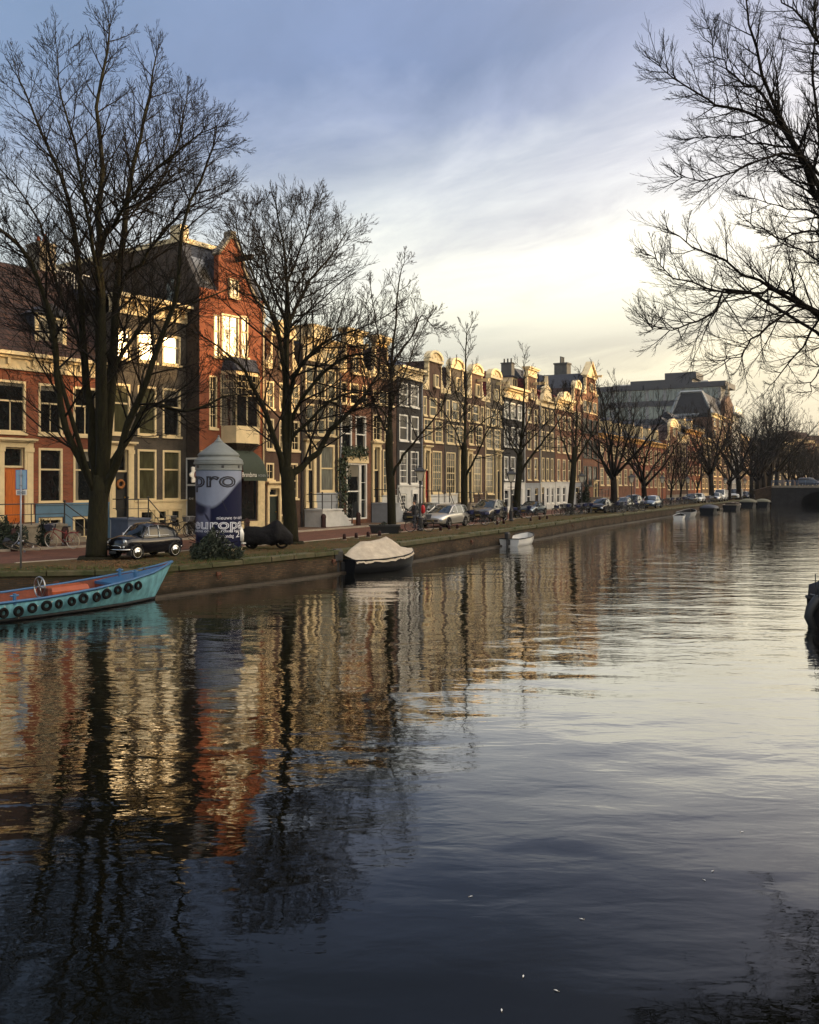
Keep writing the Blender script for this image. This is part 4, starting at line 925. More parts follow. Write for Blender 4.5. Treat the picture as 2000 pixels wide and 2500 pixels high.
# land behind the quay edge out to the horizon
q = MB(); A = QE; B = [(-900, 0), (-900, 40), (-900, 60), (-900, 80), (-900, 120), (-900, 160), (-900, 220), (-900, 300), (-900, 500), (-900, 900), (-700, 2200)]
q = strip(A, B, SZ); tag(q.build('ground', MOSSG), kind='structure')
tag(strip(RN, RF, SZ + .004).build('road', ROAD), kind='structure')
tag(strip(RF, FB, SZ + .10).build('pavement', PAVE), kind='structure')
q = MB()
for line, z0, z1, w in ((RF, SZ, SZ + .104, .18), (RN, SZ, SZ + .03, .14)):
    for a, b_ in zip(line[1:-1], line[2:]):
        a, b_ = Vector((*a, 0)), Vector((*b_, 0)); t = (b_ - a).normalized(); n = Vector((-t.y, t.x, 0)) * w
        if line is RN: n = -n
        q.loft([[a + Vector((0, 0, z0)), a + n + Vector((0, 0, z0)), a + n + Vector((0, 0, z1)), a + Vector((0, 0, z1))], [b_ + Vector((0, 0, z0)), b_ + n + Vector((0, 0, z0)), b_ + n + Vector((0, 0, z1)), b_ + Vector((0, 0, z1))]])
tag(q.build('kerb', KERB), kind='structure')
# quay wall
def quaymat():
    m, nt, b = newmat('mossy_quay_brick'); L = nt.links; b.inputs['Roughness'].default_value = .9; b.inputs['Specular IOR Level'].default_value = .2
    tc = N(nt, 'ShaderNodeTexCoord'); uv = N(nt, 'ShaderNodeUVMap'); sp = N(nt, 'ShaderNodeSeparateXYZ'); L.new(tc.outputs['Object'], sp.inputs[0])
    bt = N(nt, 'ShaderNodeTexBrick'); L.new(uv.outputs[0], bt.inputs['Vector']); bt.inputs['Scale'].default_value = 1; bt.inputs['Brick Width'].default_value = .22; bt.inputs['Row Height'].default_value = .07; bt.inputs['Mortar Size'].default_value = .012
    bt.inputs['Color1'].default_value = (*rgb(92, 71, 52), 1); bt.inputs['Color2'].default_value = (*rgb(62, 53, 41), 1); bt.inputs['Mortar'].default_value = (*rgb(66, 60, 50), 1)
    nz = N(nt, 'ShaderNodeTexNoise'); nz.inputs['Scale'].default_value = .7; nz.inputs['Detail'].default_value = 9; nz.inputs['Roughness'].default_value = .75; L.new(tc.outputs['Object'], nz.inputs['Vector'])
    # moss grows from the coping down, in a ragged band
    ad = N(nt, 'ShaderNodeMath', operation='MULTIPLY_ADD'); ad.inputs[1].default_value = .9; L.new(nz.outputs['Fac'], ad.inputs[0]); L.new(sp.outputs['Z'], ad.inputs[2])
    mr = N(nt, 'ShaderNodeMapRange'); mr.inputs['From Min'].default_value = 1.12; mr.inputs['From Max'].default_value = 1.36; L.new(ad.outputs[0], mr.inputs['Value'])
    mx = N(nt, 'ShaderNodeMix'); mx.data_type = 'RGBA'; L.new(mr.outputs[0], mx.inputs['Factor']); L.new(bt.outputs['Color'], mx.inputs[6]); mx.inputs[7].default_value = (*rgb(50, 54, 24), 1)
    # waterline slime
    m2 = N(nt, 'ShaderNodeMapRange'); m2.inputs['From Min'].default_value = .55; m2.inputs['From Max'].default_value = .75; L.new(ad.outputs[0], m2.inputs['Value'])
    mx2 = N(nt, 'ShaderNodeMix'); mx2.data_type = 'RGBA'; L.new(m2.outputs[0], mx2.inputs['Factor']); mx2.inputs[6].default_value = (*rgb(46, 40, 30), 1); L.new(mx.outputs[2], mx2.inputs[7])
    ml = N(nt, 'ShaderNodeMapRange'); ml.inputs['From Min'].default_value = .3; ml.inputs['From Max'].default_value = .7; ml.inputs['To Min'].default_value = .45; ml.inputs['To Max'].default_value = 1.25; L.new(nz.outputs['Fac'], ml.inputs['Value'])
    sc = N(nt, 'ShaderNodeVectorMath', operation='SCALE'); L.new(mx2.outputs[2], sc.inputs[0]); L.new(ml.outputs[0], sc.inputs['Scale']); L.new(sc.outputs[0], b.inputs['Base Color'])
    bp = N(nt, 'ShaderNodeBump'); bp.inputs['Distance'].default_value = .02; bp.invert = True; L.new(bt.outputs['Fac'], bp.inputs['Height']); L.new(bp.outputs[0], b.inputs['Normal'])
    return m
QM = quaymat(); COP = mat('mossy_coping_stone', rgb(50, 56, 26), .95, var=.5, scale=1.6, bump=.02, bscale=12, col2=rgb(84, 76, 54))
def quay(line, name, label, cz=SZ, flip=1):
    r = empty(name, (line[0][0], line[0][1], 0), 0, label, 'quay wall')
    o0 = Vector((line[0][0], line[0][1], 0)); q = MB(); uv = []; s = 0; c = MB()
    for a, b_ in zip(line, line[1:]):
        a3, b3 = Vector((*a, 0)) - o0, Vector((*b_, 0)) - o0; L = (b3 - a3).length; t = (b3 - a3).normalized(); n = Vector((t.y, -t.x, 0)) * flip
        nn = max(1, int(L / 6)) if L < 300 else 1
        q.quad(a3 + Vector((0, 0, -1.2)), b3 + Vector((0, 0, -1.2)), b3 + Vector((0, 0, cz - .16)), a3 + Vector((0, 0, cz - .16)))
        uv += [(s, -1.2), (s + L, -1.2), (s + L, cz - .16), (s, cz - .16)]; s += L
        rr = random.Random(int(s))
        step = 1.6 if L < 150 else 12
        k_ = int(L / step) + 1
        for i in range(k_):
            p0 = a3 + t * (L * i / k_ + .02); p1 = a3 + t * (L * (i + 1) / k_ - .02); dz = rr.uniform(-.03, .02); pr = n * rr.uniform(.03, .10)
            sec = lambda p: [p + pr + Vector((0, 0, cz - .17)), p + pr + Vector((0, 0, cz - .02 + dz)), p + pr - n * .03 / .065 * .065 + Vector((0, 0, cz + .015 + dz)), p - n * .42 + Vector((0, 0, cz + .015 + dz)), p - n * .42 + Vector((0, 0, cz - .17))]
            c.loft([sec(p0), sec(p1)])
        # a thin timber sill along the waterline
    w = q.build('wall', QM, r, recalc=False); ul = w.data.uv_layers.new(name='UVMap')
    for i, p in enumerate(uv): ul.data[i].uv = p
    c.build('coping', COP, r)
    f = MB()
    for a, b_ in zip(line[:-2], line[1:-1]):
        a3, b3 = Vector((*a, 0)) - o0, Vector((*b_, 0)) - o0; t = (b3 - a3).normalized(); n = Vector((t.y, -t.x, 0)) * flip
        f.loft([[p + n * .02 + Vector((0, 0, -.3)), p + n * .22 + Vector((0, 0, -.3)), p + n * .22 + Vector((0, 0, .07)), p + n * .02 + Vector((0, 0, .07))] for p in (a3, b3)])
    f.build('timber_sill', mat('wet_timber', rgb(52, 44, 34), .6, var=.3, scale=4), r)
    return r
quay(QE, 'quay_wall', 'long mossy brick quay wall with stone coping along the left bank of the canal')
# right bank, outside the picture but there when one steps aside
WQ = 27.0
def offs(line, w):
    out = []
    for i, p in enumerate(line):
        a = Vector(line[max(0, i - 1)]); b_ = Vector(line[min(len(line) - 1, i + 1)]); t = (b_ - a).normalized(); out.append((p[0] + t.y * w, p[1] - t.x * w))
    return out
QR = [(2.5, -60), (7.0, -20), (12.9, 12.0), (22.2, 33.0), (34.5, 56.0), (40.0, 67.5), (90.2, 166.0), (175, 333), (724, 1412)]
quay(QR, 'quay_wall', 'brick quay wall on the right bank of the canal, outside the frame', flip=-1)
q = MB(); B = [(900, -60), (900, -20), (900, 10), (900, 30), (900, 50), (900, 80), (900, 166), (900, 333), (1200, 1412)]
tag(strip(B, QR, SZ).build('ground', MOSSG), kind='structure')
q = MB(); q.quad((-1500, -400, -2.5), (1500, -400, -2.5), (1500, 3000, -2.5), (-1500, 3000, -2.5)); tag(q.build('canal_bed', mat('mud', (.02, .018, .012), .9, var=.2)), kind='structure')

# water
def water():
    m, nt, b = newmat('canal_water'); L = nt.links
    tc = N(nt, 'ShaderNodeTexCoord')
    def noise(scale, rot, st, det=2.0, dist=0.0, rough=.5):
        mp = N(nt, 'ShaderNodeMapping'); mp.inputs['Rotation'].default_value = (0, 0, R(rot)); mp.inputs['Scale'].default_value = st
        L.new(tc.outputs['Object'], mp.inputs[0]); n = N(nt, 'ShaderNodeTexNoise'); n.inputs['Scale'].default_value = scale; n.inputs['Detail'].default_value = det; n.inputs['Distortion'].default_value = dist; n.inputs['Roughness'].default_value = rough
        L.new(mp.outputs[0], n.inputs['Vector']); return n.outputs['Fac']
    big = noise(.55, 10, (.7, 1.25, 1), 1.5, .3); rip = noise(1.9, -14, (.55, 1.25, 1), 2.5, .6); fine = noise(7.0, 20, (.55, 1.2, 1), 2.0, .3)
    calm = noise(.045, 30, (1, .6, 1), 2.0, .5)
    cm = N(nt, 'ShaderNodeMapRange'); cm.inputs['From Min'].default_value = .42; cm.inputs['From Max'].default_value = .62; cm.inputs['To Min'].default_value = .35; cm.inputs['To Max'].default_value = 1.0; L.new(calm, cm.inputs['Value'])
    # the far reach of the canal is ruffled by wind, the near water lies calmer
    sp = N(nt, 'ShaderNodeSeparateXYZ'); L.new(tc.outputs['Object'], sp.inputs[0])
    ds = N(nt, 'ShaderNodeMapRange'); ds.inputs['From Min'].default_value = 8; ds.inputs['From Max'].default_value = 30; ds.inputs['To Min'].default_value = .55; ds.inputs['To Max'].default_value = 1.0; L.new(sp.outputs['Y'], ds.inputs['Value'])
    def mul(a, v):
        x = N(nt, 'ShaderNodeMath', operation='MULTIPLY'); L.new(a, x.inputs[0])
        if isinstance(v, (int, float)): x.inputs[1].default_value = v
        else: L.new(v, x.inputs[1])
        return x.outputs[0]
    def add(a, c):
        x = N(nt, 'ShaderNodeMath', operation='ADD'); L.new(a, x.inputs[0]); L.new(c, x.inputs[1]); return x.outputs[0]
    hgt = add(mul(big, WB), mul(mul(add(mul(rip, WR), mul(fine, WF)), cm.outputs[0]), ds.outputs[0]))
    bp = N(nt, 'ShaderNodeBump'); bp.inputs['Strength'].default_value = 1.0; bp.inputs['Distance'].default_value = 1.0; L.new(hgt, bp.inputs['Height']); nt.nodes.remove(b); out = nt.nodes['Material Output']
    fr = N(nt, 'ShaderNodeFresnel'); fr.inputs['IOR'].default_value = 1.333; L.new(bp.outputs[0], fr.inputs['Normal'])
    rp = N(nt, 'ShaderNodeValToRGB'); L.new(fr.outputs[0], rp.inputs[0]); E = rp.color_ramp.elements; E[0].color = (0, 0, 0, 1); E[1].color = (1, 1, 1, 1)
    for p, v in ((.02, .018), (.065, .050), (.12, .17), (.21, .40), (.45, .74)):
        e = E.new(p); e.color = (v, v, v, 1)
    df = N(nt, 'ShaderNodeBsdfDiffuse'); df.inputs['Color'].default_value = (.0030, .0030, .0018, 1); gs = N(nt, 'ShaderNodeBsdfGlossy'); gs.inputs['Roughness'].default_value = .02; gs.inputs['Color'].default_value = (1, 1, 1, 1); L.new(bp.outputs[0], gs.inputs['Normal'])
    ms = N(nt, 'ShaderNodeMixShader'); L.new(rp.outputs[0], ms.inputs[0]); L.new(df.outputs[0], ms.inputs[1]); L.new(gs.outputs[0], ms.inputs[2]); L.new(ms.outputs[0], out.inputs['Surface'])
    return m
WB, WR, WF = .036, .023, .0062
q = MB(); q.quad((-1500, -400, 0), (1500, -400, 0), (1500, 3000, 0), (-1500, 3000, 0)); tag(q.build('water', water()), kind='structure')

# ---------------------------------------------------------------- sky, sun, camera
SUN_EL, SUN_AZ = 8.3, 91.0        # azimuth clockwise from +Y
w = bpy.data.worlds.new('World'); S.world = w; w.use_nodes = True; nt = w.node_tree; L = nt.links
bg = nt.nodes['Background']; bg.inputs['Strength'].default_value = .1
sky = N(nt, 'ShaderNodeTexSky'); sky.sky_type = 'NISHITA'; sky.sun_disc = False; sky.sun_elevation = R(SUN_EL); sky.sun_rotation = R(SUN_AZ); sky.altitude = 0; sky.air_density = 1.0; sky.dust_density = 1.5; sky.ozone_density = 1.6
tc = N(nt, 'ShaderNodeTexCoord'); sp = N(nt, 'ShaderNodeSeparateXYZ'); L.new(tc.outputs['Generated'], sp.inputs[0])
def M(op, a, c=None, d=None):
    x = N(nt, 'ShaderNodeMath', operation=op)
    for i, v in enumerate((a, c, d)):
        if v is None: continue
        if isinstance(v, (int, float)): x.inputs[i].default_value = v
        else: L.new(v, x.inputs[i])
    return x.outputs[0]
zc_ = M('MAXIMUM', sp.outputs['Z'], 0.0); den = M('ADD', zc_, .10)
cv = N(nt, 'ShaderNodeCombineXYZ'); L.new(M('DIVIDE', sp.outputs['X'], den), cv.inputs[0]); L.new(M('DIVIDE', sp.outputs['Y'], den), cv.inputs[1])
mr0 = N(nt, 'ShaderNodeMapping'); mr0.inputs['Rotation'].default_value = (0, 0, R(-128)); L.new(cv.outputs[0], mr0.inputs[0])
mp = N(nt, 'ShaderNodeMapping'); mp.inputs['Scale'].default_value = (.42, 1.0, 1); mp.inputs['Location'].default_value = (2.3, .7, 0); L.new(mr0.outputs[0], mp.inputs[0])
n1 = N(nt, 'ShaderNodeTexNoise'); n1.inputs['Scale'].default_value = .55; n1.inputs['Detail'].default_value = 7; n1.inputs['Roughness'].default_value = .55; n1.inputs['Distortion'].default_value = .5; L.new(mp.outputs[0], n1.inputs['Vector'])
n2 = N(nt, 'ShaderNodeTexNoise'); n2.inputs['Scale'].default_value = 1.7; n2.inputs['Detail'].default_value = 8; n2.inputs['Roughness'].default_value = .62; n2.inputs['Distortion'].default_value = .6
mp2 = N(nt, 'ShaderNodeMapping'); mp2.inputs['Scale'].default_value = (.75, 1.25, 1); L.new(mr0.outputs[0], mp2.inputs[0]); L.new(mp2.outputs[0], n2.inputs['Vector'])
# colour of the high veil: cream at the horizon, white above, lavender grey higher up
zn = M('ADD', M('MULTIPLY_ADD', n1.outputs['Fac'], .22, -.11), M('MULTIPLY_ADD', n2.outputs['Fac'], .15, -.075))
zr_ = M('MAXIMUM', M('ADD', M('ADD', zc_, M('MULTIPLY', zn, M('MINIMUM', M('MULTIPLY', zc_, 4.0), 1.0))), M('MULTIPLY', sp.outputs['X'], -.06)), 0.0)
cr = N(nt, 'ShaderNodeValToRGB'); L.new(zr_, cr.inputs[0]); E = cr.color_ramp.elements
E[0].position = 0; E[0].color = (2.3, 2.0, 1.5, 1); E[1].position = 1; E[1].color = (3.2, 3.5, 4.3, 1)
for p, c in ((.06, (3.0, 2.75, 2.1)), (.105, (3.7, 3.4, 2.55)), (.14, (3.1, 2.95, 2.45)), (.19, (4.5, 4.35, 3.55)), (.24, (4.5, 4.35, 3.85)), (.29, (3.5, 3.5, 3.5)), (.34, (2.65, 2.75, 3.1)), (.39, (1.72, 1.93, 2.65)), (.46, (1.10, 1.38, 2.2)), (.58, (1.3, 1.6, 2.5))):
    e = E.new(p); e.color = (*c, 1)
# clearer blue towards the left, a thicker brighter veil towards the right
side = M('MULTIPLY_ADD', sp.outputs['X'], .75, .0)
cov = M('ADD', M('MULTIPLY_ADD', n1.outputs['Fac'], 1.5, -.30), side)
cov = M('ADD', cov, M('MULTIPLY', M('SUBTRACT', .32, zc_), 1.4))
mr = N(nt, 'ShaderNodeMapRange'); mr.inputs['From Min'].default_value = .15; mr.inputs['From Max'].default_value = .80; mr.inputs['To Min'].default_value = .45; mr.inputs['To Max'].default_value = .98; L.new(cov, mr.inputs['Value'])
shade = N(nt, 'ShaderNodeMapRange'); shade.inputs['From Min'].default_value = .32; shade.inputs['From Max'].default_value = .68; shade.inputs['To Min'].default_value = 1.18; shade.inputs['To Max'].default_value = .88; L.new(n2.outputs['Fac'], shade.inputs['Value'])
cs = N(nt, 'ShaderNodeVectorMath', operation='SCALE'); L.new(cr.outputs[0], cs.inputs[0]); L.new(shade.outputs[0], cs.inputs['Scale'])
sk = N(nt, 'ShaderNodeVectorMath', operation='SCALE'); L.new(sky.outputs[0], sk.inputs[0]); sk.inputs['Scale'].default_value = 1.0
mx = N(nt, 'ShaderNodeMix'); mx.data_type = 'RGBA'; L.new(mr.outputs[0], mx.inputs['Factor']); L.new(sk.outputs[0], mx.inputs[6]); L.new(cs.outputs[0], mx.inputs[7])
# the glow round the low sun, which hides behind the houses to the right of the frame
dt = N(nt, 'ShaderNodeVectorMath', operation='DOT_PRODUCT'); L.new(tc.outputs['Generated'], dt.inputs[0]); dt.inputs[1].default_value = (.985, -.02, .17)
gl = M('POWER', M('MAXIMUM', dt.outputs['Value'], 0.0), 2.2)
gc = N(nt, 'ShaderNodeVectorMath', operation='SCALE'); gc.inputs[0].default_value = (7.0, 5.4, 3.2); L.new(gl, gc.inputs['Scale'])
# unseen fill glow added above and behind the camera to brighten the facades
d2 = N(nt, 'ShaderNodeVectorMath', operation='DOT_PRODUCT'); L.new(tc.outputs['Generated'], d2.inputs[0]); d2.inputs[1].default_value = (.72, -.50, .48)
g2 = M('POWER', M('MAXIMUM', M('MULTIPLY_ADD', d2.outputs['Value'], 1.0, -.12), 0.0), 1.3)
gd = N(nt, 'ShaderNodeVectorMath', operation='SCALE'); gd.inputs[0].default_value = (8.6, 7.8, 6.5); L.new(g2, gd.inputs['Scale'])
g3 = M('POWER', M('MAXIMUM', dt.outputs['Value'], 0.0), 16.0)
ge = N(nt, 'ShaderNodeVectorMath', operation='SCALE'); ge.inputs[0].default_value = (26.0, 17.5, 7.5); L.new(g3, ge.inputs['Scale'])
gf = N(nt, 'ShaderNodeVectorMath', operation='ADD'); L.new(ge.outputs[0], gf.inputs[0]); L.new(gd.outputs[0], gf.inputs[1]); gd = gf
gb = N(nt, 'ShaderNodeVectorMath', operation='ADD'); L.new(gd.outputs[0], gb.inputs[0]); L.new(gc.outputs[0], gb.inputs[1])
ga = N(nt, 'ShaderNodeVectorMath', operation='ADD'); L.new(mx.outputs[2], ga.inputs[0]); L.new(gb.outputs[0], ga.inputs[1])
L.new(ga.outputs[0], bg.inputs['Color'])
sun = bpy.data.lights.new('sun', 'SUN'); sun.energy = 2.0; sun.angle = R(.5); sun.color = (1.0, .64, .28)
so = bpy.data.objects.new('sun', sun); C.objects.link(so)
sd = Vector((math.sin(R(SUN_AZ)) * math.cos(R(SUN_EL)), math.cos(R(SUN_AZ)) * math.cos(R(SUN_EL)), math.sin(R(SUN_EL))))
so.rotation_euler = (-sd).to_track_quat('-Z', 'Y').to_euler(); so.location = (60, 20, 40)
cam = bpy.data.cameras.new('camera'); co = bpy.data.objects.new('camera', cam); C.objects.link(co); co.location = (0, 0, CZ); co.rotation_euler = (R(90), 0, 0)
cam.sensor_fit = 'HORIZONTAL'; cam.sensor_width = 36; cam.lens = 36 * FX / 2000; cam.shift_x = 0; cam.shift_y = -(1250 - HY) / 2000; cam.clip_end = 5000; cam.clip_start = .1
S.camera = co
S.view_settings.view_transform = 'Standard'; S.view_settings.look = 'None'; S.view_settings.exposure = 1.35; S.view_settings.gamma = 1
S.cycles.use_denoising = True; S.cycles.denoiser = 'OPENIMAGEDENOISE'; S.cycles.max_bounces = 6; S.cycles.diffuse_bounces = 3; S.cycles.glossy_bounces = 4; S.cycles.transmission_bounces = 2; S.cycles.caustics_reflective = False; S.cycles.caustics_refractive = False
S.cycles.sample_clamp_indirect = 6; S.cycles.use_adaptive_sampling = True; S.cycles.adaptive_threshold = .012

# ---------- houses on the right bank (outside the frame): they throw the long shade over the lower facades
rr = random.Random(11)
s0 = 0
RB = [(9, -30), (22.9, 4), (34.5, 26), (47.5, 50), (100, 158)]
pos = Vector((16.0, -14.0)); t = Vector((.45, .893)); n = Vector((.893, -.45))
for i in range(32):
    wd = rr.uniform(6.2, 8.2); hgt_ = [15.0, 16.5, 14.4, 17.0, 15.4, 16.2, 14.6, 15.8, 16.8, 15, 16, 14.5, 16, 15, 17][i % 15] + 5.6 + (2.0 if i > 13 else -2.2 if 8 <= i <= 12 else 0)
    p = pos + n * 12.0
    r = empty('canal_house', (p.x, p.y, SZ), math.atan2(t.y, t.x), 'canal house on the right bank outside the frame, number of window bays %s, %s' % (['two', 'three'][i % 2], ['brown', 'grey', 'black', 'red', 'pale'][i % 5]) if False else 'canal house on the right bank, outside the frame', 'house', 'houses on the right bank')
    q = MB(); hh = hgt_ - 2.4; q.box(.01, wd - .01, -9, 0, 0, hh); q.build('wall', [BR_BROWN, BR_GREY, BR_DARK, BR_RED, BR_BLACK][i % 5], r, recalc=False)
    q = MB(); q.quad((0, -9, hh), (wd / 2, -9, hgt_), (wd / 2, 0.05, hgt_), (0, 0.05, hh)); q.quad((wd, -9, hh), (wd, .05, hh), (wd / 2, .05, hgt_), (wd / 2, -9, hgt_)); q.quad((0, .05, hh), (wd / 2, .05, hgt_), (wd, .05, hh)); q.quad((0, -9, hh), (wd, -9, hh), (wd / 2, -9, hgt_)); q.build('roof', TILE, r)
    for f in range(4 if i < 12 else 0):
        for c in range(3):
            q = MB(); uu = wd * (c + .5) / 3; z0 = .9 + f * (hh - .8) / 4; q.box(uu - .55, uu + .55, .005, .06, z0, z0 + 1.9)
            o = q.build('window', CREAM, r, recalc=False); g = MB(); g.box(uu - .45, uu + .45, .0605, .065, z0 + .1, z0 + 1.8); g.build('pane', GL_DARK, o, recalc=False)
    pos = pos + t * wd

# fallen leaves and weeds on the quay
rng = random.Random(12); q = MB(); LEAF = mat('fallen_leaf', rgb(96, 66, 34), .9, var=.5, scale=3)
def qpt(t, off):
    i = min(int(t), len(QE) - 4); a, b_ = Vector(QE[i + 1]), Vector(QE[i + 2]); f = t - i; p = a.lerp(b_, f); d = (b_ - a).normalized(); return p + Vector((-d.y, d.x)) * off
for k_ in range(2600):
    t = rng.choice([0, 1, 2, 3, 4, 4, 4, 5]) + rng.random(); p = qpt(t, rng.uniform(.35, 4.5) * (.4 if t < 1.2 else 1)); z = SZ + .02 + (.012 if False else 0); a = rng.uniform(0, 6.28); s_ = rng.uniform(.025, .06); c, n_ = math.cos(a) * s_, math.sin(a) * s_
    q.quad((p.x + c, p.y + n_, z + rng.uniform(-.012, .03)), (p.x - n_ * .6, p.y + c * .6, z + rng.uniform(-.012, .02)), (p.x - c, p.y - n_, z + rng.uniform(-.012, .03)), (p.x + n_ * .6, p.y - c * .6, z + rng.uniform(-.012, .02)))
tag(q.build('fallen_leaves', LEAF, recalc=False), 'scattered brown fallen leaves on the mossy quay', 'leaves', kind='stuff')
q = MB(); WEED = mat('weed_green', rgb(62, 72, 30), .9, var=.4, scale=5)
for k_ in range(700):
    t = rng.choice([0, 1, 2, 3, 4, 4, 4, 5]) + rng.random(); off = rng.choice([-.03, .44, .5]) + rng.gauss(0, .05); p = qpt(t, off); z = SZ + (0 if off > .3 else -.05); n_ = rng.randint(4, 10)
    for i in range(n_):
        a = rng.uniform(0, 6.28); h_ = rng.uniform(.05, .17); r_ = rng.uniform(.02, .09); b0 = Vector((p.x + rng.gauss(0, .05), p.y + rng.gauss(0, .05), z)); tip = b0 + Vector((math.cos(a) * r_, math.sin(a) * r_, h_)); w_ = Vector((-math.sin(a), math.cos(a), 0)) * .008
        q.quad(b0 - w_, b0 + w_, tip)
tag(q.build('weeds', WEED, recalc=False), 'tufts of grass and weeds along the quay coping', 'weeds', kind='stuff')
mr_ = None
for i, t in enumerate((.4, 2.4, 3.6, 4.15, 4.45, 4.8, 5.5)):
    p = qpt(t, -.06); a = qpt(t + .02, 0) - qpt(t, 0); rz = math.atan2(a.y, a.x)
    if mr_ is None:
        mr_ = empty('mooring_ring', (p.x, p.y, .55), rz, 'rusty iron mooring rings fixed in the brick quay wall', 'mooring ring', 'mooring rings on the quay wall'); RUST = mat('rusty_iron', rgb(84, 48, 30), .8, var=.3, scale=12)
        q = MB(); q.torus((0, -.05, -.08), .09, .014, 'y', 16, 6); q.build('ring', RUST, mr_, smooth=True); q = MB(); q.box(-.09, .09, -.03, .05, -.05, .09); q.build('plate', RUST, mr_, bevel=.01)
    else: dup(mr_, (p.x, p.y, .55), rz, 'rusty iron mooring rings fixed in the brick quay wall')
# ---------------------------------------------------------------- bare winter trees
BARK = mat('elm_bark', (0.0115, 0.0092, 0.007), .95, var=.45, scale=6, bump=.03, bscale=14, stretch=(2.5, 2.5, .6), col2=None, spec=.12)
BARK_M = mat('mossy_bark', (0.0095, 0.008, 0.0052), .95, var=.5, scale=5, bump=.04, bscale=12, stretch=(2.5, 2.5, .6), col2=(0.021, 0.020, 0.009), spec=.12)
TWIG = mat('winter_twigs', (0.0085, 0.007, 0.0055), .9, var=.3, scale=2, spec=.12)
TWIG_R = mat('reddish_twigs', (0.015, 0.0105, 0.008), .9, var=.3, scale=2, spec=.12)
UP = Vector((0, 0, 1))
def spline(pts, n):
    """Catmull-Rom through the limb's measured points"""
    P_ = [pts[0]] + list(pts) + [pts[-1]]; out = []
    seg = len(pts) - 1
    for i in range(seg):
        a, b, c, d = P_[i], P_[i + 1], P_[i + 2], P_[i + 3]; m = max(1, round(n / seg))
        for j in range(m):
            t = j / m
            out.append(.5 * ((2 * b) + (c - a) * t + (2 * a - 5 * b + 4 * c - d) * t * t + (3 * b - a - 3 * c + d) * t ** 3))
    out.append(pts[-1].copy()); return out
def rnd_dir(t, ang, rng, up=0.0, az=None):
    a = t.orthogonal().normalized(); b = t.cross(a); q = rng.uniform(0, 2 * math.pi) if az is None else az
    d = t * math.cos(ang) + (a * math.cos(q) + b * math.sin(q)) * math.sin(ang)
    return (d + UP * up).normalized()
def branch(tb, p, d, L, r0, level, rng, cfg):
    """one branch with its children; cfg: levels, up (tropism), wig (wiggle), kids, ratio"""
    n = (7, 6, 5, 4, 3)[min(level, 4)]; pts = [p.copy()]; dr = d.copy(); st = L / n
    for i in range(n):
        dr = (dr + Vector((rng.gauss(0, 1), rng.gauss(0, 1), rng.gauss(0, 1))) * cfg['wig'] + UP * cfg['up'] * (i + 1) / n).normalized()
        pts.append(pts[-1] + dr * st)
    rt = max(cfg['rmin'], r0 * .35); rad = [r0 + (rt - r0) * i / n for i in range(n + 1)]
    tb.tube(pts, rad, (6, 5, 4, 3, 3)[min(level, 4)], caps=False)
    if level < cfg['levels']:
        kids(tb, pts, rad, L, level, rng, cfg, cfg['first'])
def kids(tb, pts, rad, L, level, rng, cfg, first, n=None):
    k_ = n if n is not None else max(2, int(cfg['kids'][min(level, len(cfg['kids']) - 1)] * rng.uniform(.8, 1.2)))
    m = len(pts) - 1; az = rng.uniform(0, 6.28)
    for i in range(k_):
        f = first + (1 - first) * (i + rng.uniform(.1, .9)) / k_; x = f * m; j = min(int(x), m - 1); t = x - j
        p = pts[j].lerp(pts[j + 1], t); tg = (pts[j + 1] - pts[j]).normalized(); r = rad[j] + (rad[j + 1] - rad[j]) * t
        az += 2.4 + rng.uniform(-.5, .5); an = R(rng.uniform(*cfg['ang'])) * (1 - .25 * f)
        l = L * cfg['ratio'] * rng.uniform(.65, 1.2) * (1.15 - .55 * f)
        d = rnd_dir(tg, an, rng, cfg['up'] * .6, az)
        branch(tb, p, d, l, max(cfg['rmin'], min(r * .72, r * .62 * (.8 + .2 * rng.random()))), level + 1, rng, cfg)
    # leader twig fork at the tip
    if level + 1 <= cfg['levels'] and n is None:
        tg = (pts[-1] - pts[-2]).normalized()
        for s_ in (1, -1): branch(tb, pts[-1], rnd_dir(tg, R(rng.uniform(12, 28)), rng, cfg['up'] * .4), L * cfg['ratio'] * rng.uniform(.5, .8), max(cfg['rmin'], rad[-1] * .9), max(level + 1, cfg['levels'] - 1), rng, cfg)
def trunk_mesh(tm, pts, rad, n=14, flare=1.9, rng=random):
    pts2 = [pts[0] + Vector((0, 0, -.1)), pts[0] + Vector((0, 0, .12)), pts[0].lerp(pts[1], .12), pts[0].lerp(pts[1], .3)] + list(pts[1:])
    r2 = [rad[0] * flare, rad[0] * (1 + (flare - 1) * .62), rad[0] * (1 + (flare - 1) * .2), rad[0] * 1.0] + list(rad[1:])
    tm.tube(pts2, r2, n)
